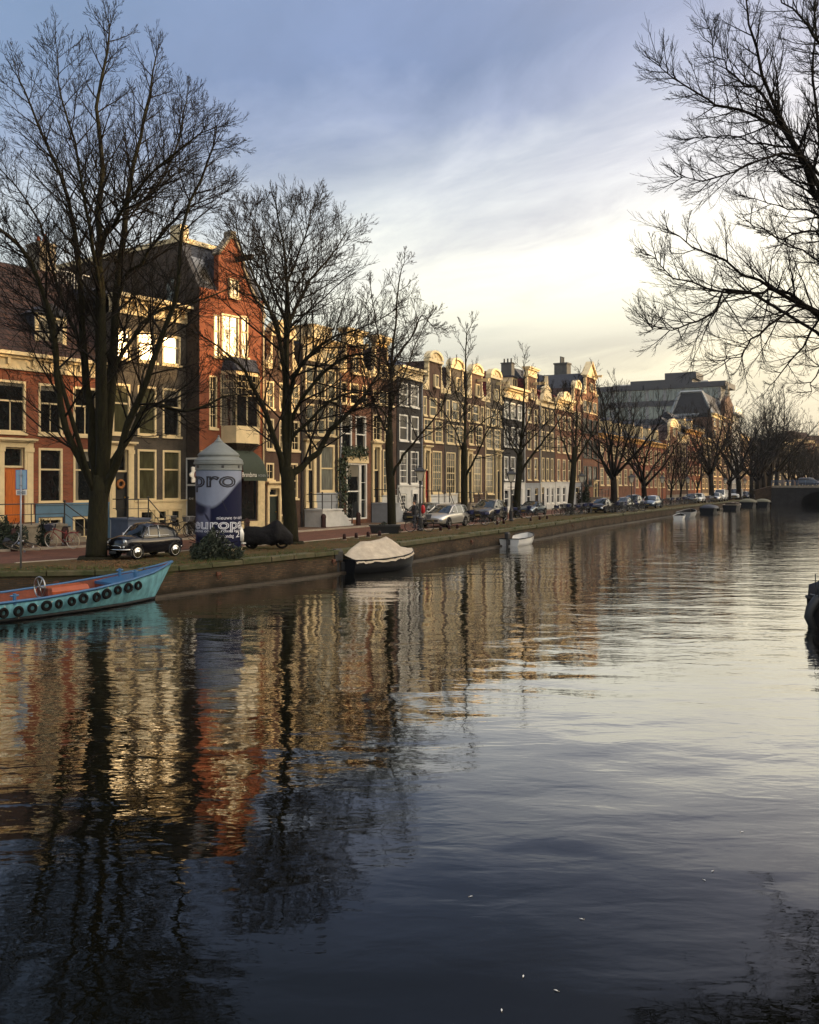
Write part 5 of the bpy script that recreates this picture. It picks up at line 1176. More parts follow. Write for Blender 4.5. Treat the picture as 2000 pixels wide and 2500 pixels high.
def pixtree(name, label, base, trunk, limbs, d0, r0, seed, cfg, kidn=10, lk=None, group='bare trees along the quay', bark=BARK_M, twig=TWIG, kl=(2.6, 4.4)):
    """a tree whose trunk and main limbs were read off the photograph: (px, py, metres nearer/farther than the trunk)"""
    rng = random.Random(seed); o = P(base[0], base[1], d0); o.z = SZ
    root = empty(name, o, 0, label, 'tree', group)
    loc = lambda a: P(a[0], a[1], d0 + (a[2] if len(a) > 2 else 0)) - o
    tp = spline([loc(a) for a in trunk], 8); tp[0] = Vector((0, 0, 0)); tm = MB(); n = len(tp)
    trunk_mesh(tm, tp, [r0 * (1 - .16 * (i / (n - 1)) - (.22 if i == n - 1 else 0)) for i in range(n)]); tm.build('trunk', bark, root, smooth=True, recalc=False)
    lm = MB(); tw = MB()
    for i, (ra, rb, pts) in enumerate(limbs):
        pts_ = [loc(a) for a in pts]
        dn = min(range(len(tp)), key=lambda j: (tp[j] - pts_[0]).length)
        if dn >= len(tp) - 3: pts_ = [tp[max(0, dn - 3)] * .8 + pts_[0] * .2 * 0 + tp[max(0, dn - 3)] * .2] + pts_
        sp_ = spline(pts_, 14); n = len(sp_); L = sum((sp_[j + 1] - sp_[j]).length for j in range(n - 1))
        for j in range(2, n): sp_[j] += Vector((rng.gauss(0, 1), rng.gauss(0, 1), rng.gauss(0, 1))) * .035
        ra = ra * 1.12; rad = [ra + (rb - ra) * (j / (n - 1)) ** .8 for j in range(n)]; lm.tube(sp_, rad, 9)
        c = dict(cfg); m = len(sp_) - 1; k_ = int(L * cfg['dens']); az = rng.uniform(0, 6)
        f0 = cfg.get('f0', .22)
        for q in range(k_):
            f = f0 + (1 - f0) * (q + rng.random()) / k_; x = f * m; j = min(int(x), m - 1); p = sp_[j].lerp(sp_[j + 1], x - j); tg = (sp_[j + 1] - sp_[j]).normalized(); r = rad[j]
            az += 2.4 + rng.uniform(-.4, .4); l = rng.uniform(*kl) * (1.1 - .8 * f) * cfg.get('kscale', 1)
            branch(tw, p, rnd_dir(tg, R(rng.uniform(35, 62)), rng, cfg['up'] * 1.2, az), l, max(.012, min(r * .55, .016 + l * .011)), 1, rng, c)
        for s_ in range(3): branch(tw, sp_[-1], rnd_dir((sp_[-1] - sp_[-2]).normalized(), R(rng.uniform(6, 26)), rng, cfg['up'] * .5), rng.uniform(1.0, 1.9) * cfg.get('tipk', .55), rb * .8, 2, rng, c)
    cr = lm.build('crown', bark, root, smooth=True, recalc=False); t_ = tw.build('twigs', twig, cr, recalc=False, smooth=True)
    return root
NEAR = dict(levels=4, up=.07, wig=.06, kids=[6, 6, 4, 3], ratio=.52, ang=(26, 50), first=.18, rmin=.0048, dens=2.0)
# T1: the big elm at the left
pixtree('elm_tree', 'largest bare elm tree with a thick mossy trunk left of the small black car', (235, 1365), [(235, 1365), (238, 1300), (240, 1240), (243, 1160)], [
    (.17, .035, [(228, 1190), (190, 1118, -.5), (160, 1045, -1), (143, 920, -1.4), (130, 790, -1.8), (100, 690, -2.2), (45, 600, -2.8), (-30, 542, -3.3), (-110, 508, -3.6)]),
    (.20, .02, [(236, 1185), (222, 1020, .5), (206, 870, .8), (197, 720, 1), (190, 620, 1), (165, 484, .8), (120, 367, .4), (75, 260, 0), (40, 183, 0)]),
    (.24, .022, [(243, 1180), (250, 960, -.4), (248, 800, -.6), (243, 640, -.5), (240, 522, 0), (250, 406, .4), (240, 260, .6), (262, 125, .8), (270, 57, .8)]),
    (.22, .022, [(255, 1165), (272, 920, .6), (285, 730, 1), (300, 571, 1.3), (313, 454, 1.6), (343, 338, 1.9), (364, 231, 2.1), (382, 134, 2.3)]),
    (.17, .03, [(268, 1180), (300, 1090, -.4), (339, 985, -.9), (379, 870, -1.4), (410, 790, -1.8), (436, 690, -2.2), (446, 561, -2.4), (489, 435, -2.6), (524, 358, -2.8)]),
    (.15, .03, [(275, 1130, .3), (322, 1062, .6), (345, 1000, .8), (403, 988, 1.1), (455, 1006, 1.4), (511, 985, 1.7), (571, 958, 2)]),
    (.11, .025, [(262, 945, .4), (304, 862, 1.2), (343, 790, 1.7), (395, 752, 2.2), (472, 738, 2.8), (558, 705, 3.3)]),
    (.10, .018, [(243, 640, -.5), (280, 547, -1.4), (326, 474, -2), (386, 411, -2.6), (455, 353, -3), (524, 309, -3.2)]),
    (.10, .018, [(205, 870, .8), (165, 780, 1.8), (135, 670, 2.4), (95, 542, 3), (40, 454, 3.4), (-20, 387, 3.6)]),
    (.09, .018, [(143, 900, -1.4), (120, 770, -.5), (75, 640, .2), (20, 571, .8), (-60, 532, 1.4)]),
    (.09, .016, [(248, 780, -.6), (220, 561, -2), (195, 406, -2.6), (150, 241, -3), (140, 134, -3.2)]),
    (.09, .016, [(300, 576, 1.3), (339, 503, 2.4), (403, 425, 3), (446, 309, 3.4), (455, 231, 3.5)]),
    (.09, .016, [(285, 740, 1), (343, 640, 0), (403, 561, -.6), (472, 503, -1), (549, 474, -1.2)]),
], 34.5, .40, 3, NEAR, kl=(2.2, 3.9))
# T2
pixtree('elm_tree', 'second big bare elm with a pale forked crown beside the covered motorcycle', (712, 1330), [(712, 1330), (708, 1260), (703, 1190), (702, 1140)], [
    (.21, .03, [(708, 1170), (735, 1140, .3), (775, 1105, .6), (808, 1050, .9), (855, 1005, 1.2), (895, 960, 1.5), (920, 912, 1.8), (935, 850, 2)]),
    (.19, .03, [(700, 1150), (694, 1000, .3), (695, 894, .4), (700, 815, .6), (702, 692, .8), (690, 595, 1), (672, 498, 1)]),
    (.17, .03, [(692, 1150), (672, 1080, -.5), (650, 1010, -.9), (622, 956, -1.3), (600, 908, -1.6), (560, 868, -2), (500, 824, -2.4)]),
    (.13, .02, [(694, 912, .3), (680, 815, -.4), (655, 754, -.8), (625, 683, -1.2), (590, 613, -1.5), (575, 542, -1.6)]),
    (.12, .02, [(700, 833, .6), (722, 754, 1.1), (760, 683, 1.5), (810, 622, 1.9), (845, 569, 2.1)]),
    (.13, .02, [(705, 965, .3), (735, 894, -.4), (772, 850, -.9), (820, 820, -1.2), (880, 802, -1.5), (950, 767, -1.8)]),
    (.11, .02, [(715, 1020, .4), (765, 938, -.2), (820, 886, -.6), (870, 864, -.8), (925, 875, -1), (970, 912, -1.1)]),
    (.11, .02, [(700, 1090, .2), (780, 1000, .8), (840, 965, 1.2), (885, 956, 1.6), (930, 978, 1.9)]),
    (.09, .018, [(700, 736, .8), (720, 648, 2), (750, 560, 2.4), (762, 507, 2.6)]),
    (.09, .018, [(697, 824, .5), (660, 692, 2), (640, 595, 2.4), (620, 525, 2.6)]),
], 43.5, .36, 11, dict(NEAR, rmin=.0065), kl=(2.4, 4.4))
# T3
T3C = dict(NEAR, kids=[5, 5, 4, 3], rmin=.008, dens=1.15)
pixtree('elm_tree', 'third bare street tree with a tall slim trunk beside the green street planter', (957, 1285), [(957, 1285), (955, 1200), (950, 1110), (952, 1050)], [
    (.17, .02, [(952, 1060), (955, 960), (957, 880, .3), (965, 790, .5), (975, 690, .6), (985, 640, .6)]),
    (.10, .02, [(955, 1170), (985, 1110, -.5), (1030, 1060, -.9), (1075, 1000, -1.3), (1095, 950, -1.6)]),
    (.10, .02, [(950, 1080), (925, 1010, .5), (900, 940, .9), (878, 860, 1.2), (850, 780, 1.5)]),
    (.10, .02, [(953, 1000), (985, 920, 1), (1015, 840, 1.5), (1045, 780, 1.8)]),
    (.09, .02, [(955, 930), (930, 850, -1), (915, 760, -1.6), (905, 700, -1.8)]),
    (.09, .02, [(957, 900), (1000, 830, -1.4), (1030, 770, -1.8), (1060, 800, -2)]),
    (.08, .02, [(952, 1040), (915, 985, -.8), (880, 1000, -1.2), (850, 1010, -1.4)]),
], 60, .29, 21, T3C, kl=(2.0, 4.0), twig=TWIG_R)
MIDC = dict(NEAR, kids=[4, 4, 4, 3], levels=3, rmin=.011, dens=1.5)
pixtree('elm_tree', 'bare young tree whose single leader pokes above the gables behind the silver estate car', (1133, 1238), [(1133, 1250), (1134, 1180), (1133, 1120), (1134, 1080)], [
    (.13, .02, [(1134, 1090), (1135, 1000), (1136, 900), (1140, 830, .4), (1150, 790, .4)]),
    (.09, .02, [(1134, 1170), (1165, 1110, -.6), (1195, 1040, -1), (1225, 960, -1.3)]), (.08, .02, [(1133, 1110), (1110, 1050, .5), (1080, 1000, .9), (1050, 960, 1.2)]),
    (.08, .02, [(1134, 1080), (1165, 1040, .8), (1210, 1010, 1.2), (1240, 985, 1.4)]), (.07, .02, [(1135, 1020), (1115, 960, -.8), (1098, 900, -1.2)])], 67, .25, 31, dict(MIDC, up=.1), kl=(1.4, 3.0))
pixtree('elm_tree', 'bare tree with a wide V of straight limbs behind the grey SUV', (1262, 1262), [(1262, 1264), (1264, 1200), (1268, 1150), (1270, 1110)], [
    (.15, .02, [(1270, 1115), (1276, 1040), (1280, 960), (1282, 910), (1280, 870)]), (.12, .02, [(1266, 1165), (1300, 1110, -.6), (1340, 1060, -1), (1385, 1000, -1.4), (1400, 960, -1.5)]),
    (.11, .02, [(1268, 1120), (1245, 1080, .6), (1225, 1020, 1), (1205, 960, 1.3)]), (.09, .02, [(1270, 1100), (1310, 1060, 1), (1350, 1010, 1.6), (1370, 950, 1.8)]), (.09, .02, [(1272, 1080), (1300, 1000, -1), (1315, 940, -1.4)]),
    (.07, .02, [(1270, 1110), (1240, 1050, -.8), (1235, 980, -1.2)])], 77, .30, 41, dict(MIDC, up=.06), kl=(1.6, 3.4))
pixtree('elm_tree', 'bare tree with an open forked crown standing above the row of parked bicycles', (1392, 1236), [(1392, 1240), (1398, 1180), (1402, 1120), (1405, 1090)], [
    (.14, .02, [(1405, 1100), (1408, 1030), (1410, 970), (1412, 920)]), (.11, .02, [(1402, 1140), (1375, 1080, .6), (1360, 1020, 1), (1350, 960, 1.3)]),
    (.11, .02, [(1404, 1130), (1440, 1070, -.6), (1470, 1010, -1), (1490, 970, -1.2)]), (.09, .02, [(1405, 1110), (1430, 1040, 1), (1445, 980, 1.6), (1450, 940, 1.8)]), (.08, .02, [(1406, 1090), (1385, 1020, -1), (1375, 960, -1.4)])], 87, .30, 51, dict(MIDC, up=.06), kl=(1.6, 3.4))
# generic street trees: three built, the others copies
def street_tree(label, loc, H, seed, r0=.24, spread=1.0, fork=.24, group='bare trees along the quay', twig=TWIG, lv=3):
    rng = random.Random(seed); root = empty('elm_tree', loc, rng.uniform(0, 6), label, 'tree', group); hf = H * fork
    tm = MB(); tp = [Vector((0, 0, 0)), Vector((rng.gauss(0, .06), rng.gauss(0, .06), hf * .5)), Vector((rng.gauss(0, .1), rng.gauss(0, .1), hf))]
    trunk_mesh(tm, tp, [r0, r0 * .9, r0 * .82], 10, 1.5); tm.build('trunk', BARK, root, smooth=True, recalc=False); lm = MB(); tw = MB()
    nl = 7; c = dict(MIDC, levels=lv, rmin=.011, kids=[3, 3, 3, 3])
    for i in range(nl):
        a = 2 * math.pi * (i * .382 + .1 * rng.random()); lean = (.18 if i == 0 else rng.uniform(.35, .95)) * spread; L = (H - hf) * (1.0 if i == 0 else rng.uniform(.75, .98)); st = tp[2].lerp(tp[1], (0 if i < 3 else rng.uniform(0, .5)))
        pts = [st]; d = Vector((math.cos(a) * lean, math.sin(a) * lean, 1)).normalized()
        for j in range(7): d = (d + UP * .05 + Vector((rng.gauss(0, .11), rng.gauss(0, .11), rng.gauss(0, .05)))).normalized(); pts.append(pts[-1] + d * L / 7)
        rad = [r0 * .5 + (.02 - r0 * .5) * (j / 7) ** .8 for j in range(8)]; lm.tube(pts, rad, 7)
        k_ = int(L * 1.7)
        for q in range(k_):
            f = .18 + .82 * (q + rng.random()) / k_; x = f * 7; j = min(int(x), 6); p = pts[j].lerp(pts[j + 1], x - j); tg = (pts[j + 1] - pts[j]).normalized(); l = rng.uniform(.14, .27) * H * (1.1 - .65 * f)
            branch(tw, p, rnd_dir(tg, R(rng.uniform(30, 55)), rng, .1), l, max(.014, rad[j] * .45), 1, rng, c)
    cr = lm.build('crown', BARK, root, smooth=True, recalc=False); tw.build('twigs', twig, cr, recalc=False); return root
def gp(px, d): return Vector((K(px) * d, d, SZ))
sA = street_tree('bare tree forking low beside the lamp post in front of the ochre cornice', gp(1497, 94), 15.0, 61, .36, 1.0)
sB = street_tree('bare tree forking low in front of the white-dormered house', gp(1573, 110), 13.5, 71, .36, 1.1)
sC = street_tree('small thin bare tree with reddish twigs before the pale gabled house', gp(1637, 128), 9.5, 81, .16, .8, twig=TWIG_R)
more = [(sC, 1661, 134, 1.05, 'small thin bare tree right of its reddish twin, before the red brick building'), (sA, 1737, 150, 1.25, 'bare tree standing left of the nearer white van'), (sC, 1702, 147, 1.1, 'thin bare tree in front of the arched red brick building'),
        (sB, 1781, 166, 1.0, 'bare tree between the two white vans'), (sB, 1804, 170, 1.42, 'big dark trunked tree directly right of the second white van'), (sA, 1836, 178, 1.2, 'bare tree behind the last parked cars before the barges'),
        (sB, 1850, 186, 1.3, 'dark bare tree above the row of bicycles near the bridge'), (sA, 1866, 192, 1.5, 'bare tree left of the tallest far crown'), (sB, 1880, 200, 1.75, 'tallest far tree with a broad bare crown near the bridge'), (sA, 1898, 206, 1.7, 'broad bare tree just left of the bridge railing')]
for src, px, d, sc, lb in more: dup(src, gp(px, d), (px * 1.7) % 6.28, lb, sc)
sD = street_tree('dense bare tree beyond the bridge, nearest its left end', gp(1925, 222), 15, 91, .4, 1.2, group='bare trees beyond the bridge')
for i, (px, d, sc) in enumerate([(1947, 232, 1.0), (1968, 225, .95), (1990, 240, 1.1), (2015, 232, 1.0), (2040, 240, 1.0), (2070, 236, 1.1), (1958, 250, 1.15), (1980, 256, 1.1), (2004, 252, 1.1), (1936, 246, 1.2)]):
    dup(sD, gp(px, d), (px * 2.3) % 6.28, 'one of the grey bare trees massed beyond the bridge', sc)
# back garden trees poking over the roofs
sE = street_tree('bare garden tree poking over the red tiled roof', gp(1192, 118), 16, 95, .3, .9, group='bare trees behind the houses')
dup(sE, gp(1278, 150), 1.0, 'thin bare garden tree rising behind the black cornice house', 1.22); dup(sE, gp(1487, 165), 2.0, 'bare garden tree in front of the office block roof', 1.3)
# the big tree on the right bank that leans over the water
WILC = dict(levels=3, up=.08, wig=.055, kids=[7, 7, 5, 3], ratio=.52, ang=(22, 46), first=.12, rmin=.0027, dens=3.3, f0=.10, tipk=.4)
o_ = pixtree('leaning_elm', 'bare tree leaning in from the right edge with upturned twigs over the water', (2340, 1440), [(2340, 1440), (2330, 1200), (2300, 1000), (2260, 900)], [
    (0.094, 0.0101, [(2270, 960), (2120, 640, -.4), (2000, 480, -.8), (1930, 330, -1.1), (1860, 180, -1.4), (1830, 60, -1.6), (1820, -60, -1.7)]),
    (0.072, 0.0072, [(2120, 640, -.4), (2020, 420, .3), (1990, 250, .6), (1985, 80, .8), (1995, -80, .9)]),
    (0.050, 0.0065, [(1960, 370, -1), (1880, 300, -1.4), (1790, 270, -1.7), (1720, 240, -2), (1640, 190, -2.2), (1610, 150, -2.2)]),
    (0.043, 0.0058, [(1910, 300, -1.1), (1820, 210, -.6), (1750, 130, -.2), (1730, 60, 0)]),
    (0.043, 0.0058, [(2020, 465, -.8), (1930, 360, .2), (1830, 345, .6), (1750, 330, .9), (1680, 340, 1)]),
    (0.043, 0.0058, [(2010, 500, -.8), (1960, 380, -1.8), (1870, 390, -2.2), (1790, 420, -2.5), (1720, 435, -2.6), (1655, 428, -2.7)]),
    (0.072, 0.0072, [(2280, 930), (2130, 820, -.5), (2000, 768, -.9), (1930, 725, -1.2), (1850, 690, -1.5), (1770, 640, -1.8), (1690, 600, -2), (1630, 560, -2.1)]),
    (0.043, 0.0050, [(1930, 725, -1.2), (1860, 716, -1.5), (1770, 715, -1.8), (1680, 690, -2), (1610, 650, -2.2), (1580, 610, -2.2)]),
    (0.036, 0.0043, [(1830, 716, -1.6), (1750, 760, -2), (1680, 790, -2.2), (1620, 800, -2.4), (1585, 795, -2.4)]),
    (0.058, 0.0065, [(2200, 870), (2090, 800, .3), (2000, 780, .6), (1960, 850, .8), (1910, 900, .9), (1880, 940, 1)]),
    (0.043, 0.0050, [(1990, 755, -1), (1900, 780, -1.6), (1840, 830, -2), (1800, 870, -2.2), (1750, 890, -2.3)]),
    (0.050, 0.0058, [(2150, 660, -.4), (2030, 590, -1), (1970, 560, -1.4), (1890, 580, -1.7), (1820, 530, -1.8)]),
    (0.043, 0.0050, [(2060, 580, .2), (1990, 520, .8), (1900, 500, 1.2), (1820, 470, 1.4)]),
    (0.058, 0.0065, [(2200, 830), (2080, 700, 1), (2010, 640, 1.4), (1930, 600, 1.7), (1860, 560, 1.8)]),
    (0.058, 0.0065, [(2120, 300, .5), (2040, 150, .3), (1970, 60, 0), (1910, 0, 0), (1870, -60, 0)]),
    (0.058, 0.0065, [(2180, 400, .5), (2060, 230, 1), (2000, 100, 1.4), (1990, 20, 1.4)]),
    (0.050, 0.0058, [(2220, 880), (2090, 850, -.6), (2000, 900, -1), (1980, 960, -1.2)]),
], 20.6, .26, 7, WILC, kl=(.8, 1.6), group='trees on the right bank', bark=BARK)
sR = street_tree('bare tree on the right bank, outside the frame', (24.5, 33, SZ), 13, 99, .3, 1.0, group='trees on the right bank')
for x, y in ((31, 46), (38, 60), (46, 76)): dup(sR, (x, y, SZ), x % 6, 'bare tree on the right bank, outside the frame', 1.0)
# ---------------------------------------------------------------- cars
def paint(name, col, metal=.5): return mat(name, col, .32, metal, var=.06, scale=1.5, coat=1.0)
P_BLACK = mat('black_car_paint', (.004, .004, .006), .22, .0, var=.06, scale=1.5, spec=.35, coat=.35); P_SILV = paint('silver_car_paint', rgb(176, 174, 168), .7); P_GREY = paint('grey_car_paint', rgb(66, 64, 61), .5)
P_BLUEG = paint('blue_grey_car_paint', rgb(88, 104, 118), .7); P_DBLUE = paint('dark_blue_car_paint', rgb(26, 32, 48), .4); P_WHITE = paint('white_car_paint', rgb(212, 212, 208), .0); P_DGREY = paint('dark_grey_car_paint', rgb(44, 46, 50), .6); P_GREEN = paint('green_grey_car_paint', rgb(62, 74, 74), .6)
TYRE = mat('tyre_rubber', (.006, .006, .006), .9, var=.2, spec=.12); CHROME = mat('chrome', rgb(190, 190, 190), .15, 1.0, var=.0); HEADL = mat('headlamp_glass', rgb(170, 176, 180), .1, .3, var=.1, coat=1); TAIL = mat('tail_lamp', rgb(150, 16, 14), .2, var=.1, coat=1)
TRIM = mat('black_plastic', (.014, .014, .015), .55, var=.1); RIMM = mat('alloy_rim', rgb(168, 168, 168), .3, .9, var=.05); PLATE = mat('yellow_plate', rgb(120, 104, 50), .5, var=.05); CANV = mat('soft_top_canvas', rgb(30, 30, 34), .9, var=.2, scale=8, bump=.004)
def ring_sec(x, w, z0, z1, tuck=.12, crown=.05, n=4):
    """a car-body cross section at x: sill, bulging flank, shoulder, crowned deck"""
    h = z1 - z0; pts = [(-w * .80, z0), (-w * .96, z0 + h * .10), (-w, z0 + h * .42), (-w * .985, z0 + h * .70), (-w * .93, z0 + h * .92), (-w * .80, z1), (-w * .4, z1 + crown)]
    return [(x, y, z) for y, z in pts] + [(x, 0, z1 + crown * 1.25)] + [(x, -y, z) for y, z in reversed(pts)]
def wheel(parent, x, y, r, wd, rim=RIMM, hub=None, white=False):
    s_ = 1 if y > 0 else -1; q = MB()
    prof = [(r * .62, -wd / 2), (r * .93, -wd / 2), (r, -wd * .3), (r, wd * .3), (r * .93, wd / 2), (r * .62, wd / 2)]
    t = []
    def lathe_y(prof, m, n=22):
        rings = []
        for rr_, yy in prof:
            i = len(m.v)
            for k_ in range(n):
                a = 2 * math.pi * k_ / n; m.v.append((x + rr_ * math.cos(a), y + yy * s_, r + rr_ * math.sin(a)))
            rings.append(i)
        for j in range(len(rings) - 1):
            for k_ in range(n): m.f.append((rings[j] + k_, rings[j] + (k_ + 1) % n, rings[j + 1] + (k_ + 1) % n, rings[j + 1] + k_)); m.m.append(m.cur)
        m.f.append(tuple(rings[-1] + k_ for k_ in range(n))); m.m.append(m.cur)
    lathe_y(prof, q); w = q.build('wheel', TYRE, parent, smooth=False); smooth_by_angle(w, 35)
    q = MB()
    if white:
        lathe_y([(r * .70, wd / 2 + .004), (r * .45, wd / 2 + .012), (r * .43, wd / 2 + .03), (r * .3, wd / 2 + .05), (.0001, wd / 2 + .065)], q); q.build('rim', CHROME, w, smooth=True)
        q = MB(); lathe_y([(r * .74, wd / 2 + .002), (r * .46, wd / 2 + .008)], q); q.f.pop(); q.m.pop(); q.build('white_wall', WHITE, w)
    else:
        q = MB(); lathe_y([(r * .66, wd / 2 + .002), (r * .60, wd / 2 - .005), (r * .58, wd / 2 - .03)], q); q.f.pop(); q.m.pop()
        for k_ in range(5):
            a = 2 * math.pi * k_ / 5 + .3; c, s2 = math.cos(a), math.sin(a); yo = y + s_ * (wd / 2 + .004); n_ = Vector((-s2, 0, c)) * r * .09
            a0, b0 = Vector((x + c * r * .1, yo, r + s2 * r * .1)), Vector((x + c * r * .62, yo, r + s2 * r * .62)); dv = Vector((0, -.03 * s_, 0))
            q.loft([[a0 + n_, a0 - n_, a0 - n_ + dv, a0 + n_ + dv], [b0 + n_ * .8, b0 - n_ * .8, b0 - n_ * .8 + dv, b0 + n_ * .8 + dv]])
        lathe_y([(r * .16, wd / 2 + .004), (.0001, wd / 2 + .012)], q); q.build('rim', rim, w, recalc=True)
def car(label, loc, rz, secs, cab, L, W, wb, r, pm, group='cars parked along the quay', name='parked_car', cat='car', roofm=None, rails=False, small=False, plate=True):
    """x forward; secs: (x, half width, z0, z1); cab: list of (x, z_base, z_roof, half_base, half_roof)"""
    root = empty(name, loc, rz, label, cat, group); q = MB()
    q.loft([ring_sec(x, w, z0, z1) for x, w, z0, z1 in secs]); b = q.build('body', pm, root); smooth_by_angle(b, 38)
    xf, xr = wb
    a = MB()
    for x in (xf, xr):
        for s_ in (-1, 1):
            y = s_ * (W / 2 - .012); n = 20; i0 = len(a.v)
            pts = [(x + (r * 1.17) * math.cos(t), y + s_ * .016, r + (r * 1.17) * math.sin(t)) for t in [math.pi * (-.12 + 1.24 * k_ / n) for k_ in range(n + 1)]]
            inn = [(px_, y - s_ * .3, pz) for px_, py_, pz in pts]
            a.quad(*pts)
            for k_ in range(n): a.quad(pts[k_], pts[k_ + 1], inn[k_ + 1], inn[k_])
    a.build('wheel_arch', TRIM, root, recalc=False)
    for x in (xf, xr):
        for s_ in (-1, 1): wheel(root, x, s_ * (W / 2 - .075), r, .2)
    g = MB(); cs = []
    for x, zb, zr, hb, hr in cab:
        zm = zr - (zr - zb) * .16; cs.append([(x, -hb, zb - .03), (x, -(hb * .45 + hr * .55), zb + (zr - zb) * .5), (x, -hr, zm), (x, -hr * .72, zr), (x, 0, zr + .02 if zr - zb > .1 else zr), (x, hr * .72, zr), (x, hr, zm), (x, (hb * .45 + hr * .55), zb + (zr - zb) * .5), (x, hb, zb - .03)])
    g.loft(cs); gl = g.build('windows', GL_CAR, root); smooth_by_angle(gl, 30)
    # roof skin and pillars
    rm = roofm or pm; tops = [c for c in cs if c[3][2] - c[0][2] > .3]; q = MB(); e = .012
    secs_ = []
    for c in tops: secs_.append([(p[0], p[1] * 1.015, p[2] + e) for p in c[2:7]] + [(p[0], p[1] * .97, p[2] - .03) for p in reversed(c[2:7])])
    q.loft(secs_)
    def bar(p, q2, t=.032):
        p, q2 = Vector(p), Vector(q2); q.tube([p, q2], t, 5)
    f0, fb = cs[-1], tops[-1]; r0, rb = cs[0], tops[0]
    for s_ in (0, -1):
        k3 = 2 if s_ == 0 else 6; k1 = 1 if s_ == 0 else 7; k0 = 0 if s_ == 0 else 8
        bar(f0[k0], fb[k3], .042); bar(r0[k0], rb[k3], .055)
        for c in tops[1:-1]:
            bar(c[k0], c[k1], .03); bar(c[k1], c[k3], .03)
    o = q.build('roof', rm, root); smooth_by_angle(o, 40)
    if rails:
        q = MB()
        for s_ in (2, 6): q.tube([Vector(tops[0][s_]) + Vector((.1, 0, .05)), Vector(tops[len(tops) // 2][s_]) + Vector((0, 0, .075)), Vector(tops[-1][s_]) + Vector((-.2, 0, .045))], .02, 5)
        q.build('roof_rail', CHROME, o)
    # lamps, bumpers, mirrors, plate, door seams
    xF, xR = secs[-1][0], secs[0][0]; zF, zR = secs[-1][3], secs[0][3]; wf = secs[-2][1]
    for s_ in (-1, 1):
        q = MB(); q.ball((xF - .13, s_ * wf * .78, zF - .09), .17, 12, 8, (.85, 1.1, .6)); q.build('headlight', HEADL, root, smooth=True)
        q = MB(); q.ball((xR + .10, s_ * secs[1][1] * .84, zR - .12), .15, 10, 7, (.8, .75, 1.0)); q.build('tail_light', TAIL, root, smooth=True)
        q = MB(); m0 = f0[0 if s_ < 0 else 8]; q.ball((m0[0] - .28, s_ * (abs(m0[1]) + .14), m0[2] + .12), .11, 10, 7, (.6, 1.0, .75)); q.build('mirror', rm if rm != CANV else pm, root, smooth=True)
    q = MB(); z0 = secs[-1][2]; q.box(xF - .06, xF + .035, -wf * .62, wf * .62, z0 + .05, z0 + .2); q.box(xF - .06, xF + .02, -wf * .45, wf * .45, zF - .2, zF - .06); q.build('grille', TRIM, root, recalc=False, bevel=.01)
    if plate:
        q = MB(); q.box(xF + .036, xF + .05, -.26, .26, z0 + .07, z0 + .18); q.build('number_plate', PLATE, root, recalc=False)
    q = MB()
    for s_ in (-1, 1): q.box(xr + r * 1.3, xf - r * 1.3, s_ * (W / 2 - .02) - .015, s_ * (W / 2 - .02) + .015, secs[2][2] + .0, secs[2][2] + .1)
    q.build('sill_trim', CHROME if not small else TRIM, root, recalc=False)
    return root
HEAD = lambda d: math.atan2(-d[1], -d[0])       # cars face back along the street, towards the camera
def sdir(x):                                     # street direction (unit) along the quay at depth y
    for a, b in zip(QE[2:], QE[3:]):
        if a[1] <= x <= b[1]: v = Vector((b[0] - a[0], b[1] - a[1])).normalized(); return v
    return Vector((.454, .891))
def at_street(px, d): return Vector((K(px) * d, d, SZ + .006))
estate = car('silver estate car with roof rails parked behind the bicycle and lamp post', at_street(1087, 61.0), HEAD(sdir(62)), [(-2.4, .70, .42, .86), (-2.32, .84, .30, .92), (-1.9, .92, .22, .97), (-.6, .93, .20, .96), (.8, .93, .20, .94), (1.5, .91, .22, .88), (2.15, .84, .26, .74), (2.38, .66, .34, .62)],
    [(-2.36, .93, .97, .72, .66), (-2.05, .95, 1.44, .80, .60), (-1.2, .95, 1.50, .84, .64), (-.2, .95, 1.50, .84, .66), (.25, .94, 1.42, .83, .64), (1.15, .92, .95, .78, .74)], 4.8, 1.86, (1.45, -1.35), .33, P_SILV, rails=True)
suv = car('dark grey SUV with chrome sill strips parked between the silver estate and a lamp post', at_street(1193, 70.5), HEAD(sdir(70)), [(-2.3, .72, .5, 1.0), (-2.22, .86, .38, 1.06), (-1.8, .94, .30, 1.1), (-.6, .95, .28, 1.08), (.8, .95, .28, 1.07), (1.5, .93, .30, 1.02), (2.1, .86, .34, .9), (2.3, .7, .42, .76)],
    [(-2.24, 1.06, 1.1, .74, .68), (-1.75, 1.08, 1.58, .82, .62), (-.9, 1.08, 1.66, .86, .66), (-.1, 1.07, 1.66, .86, .68), (.3, 1.06, 1.58, .85, .66), (1.15, 1.05, 1.08, .80, .76)], 4.6, 1.9, (1.4, -1.4), .37, P_GREY, rails=True)
road_ = car('blue-grey convertible with a dark canvas top parked beyond the dark grey SUV', at_street(1299, 84.5), HEAD(sdir(84)), [(-2.05, .66, .4, .80), (-1.95, .80, .28, .86), (-1.5, .88, .2, .88), (-.5, .89, .18, .84), (.7, .89, .18, .84), (1.3, .87, .2, .78), (1.9, .78, .24, .66), (2.08, .6, .32, .54)],
    [(-1.35, .86, .9, .72, .62), (-1.0, .86, 1.16, .76, .56), (-.5, .85, 1.27, .78, .58), (.1, .84, 1.26, .78, .58), (.8, .83, .86, .74, .68)], 4.1, 1.78, (1.25, -1.2), .32, P_BLUEG, roofm=CANV, small=True)
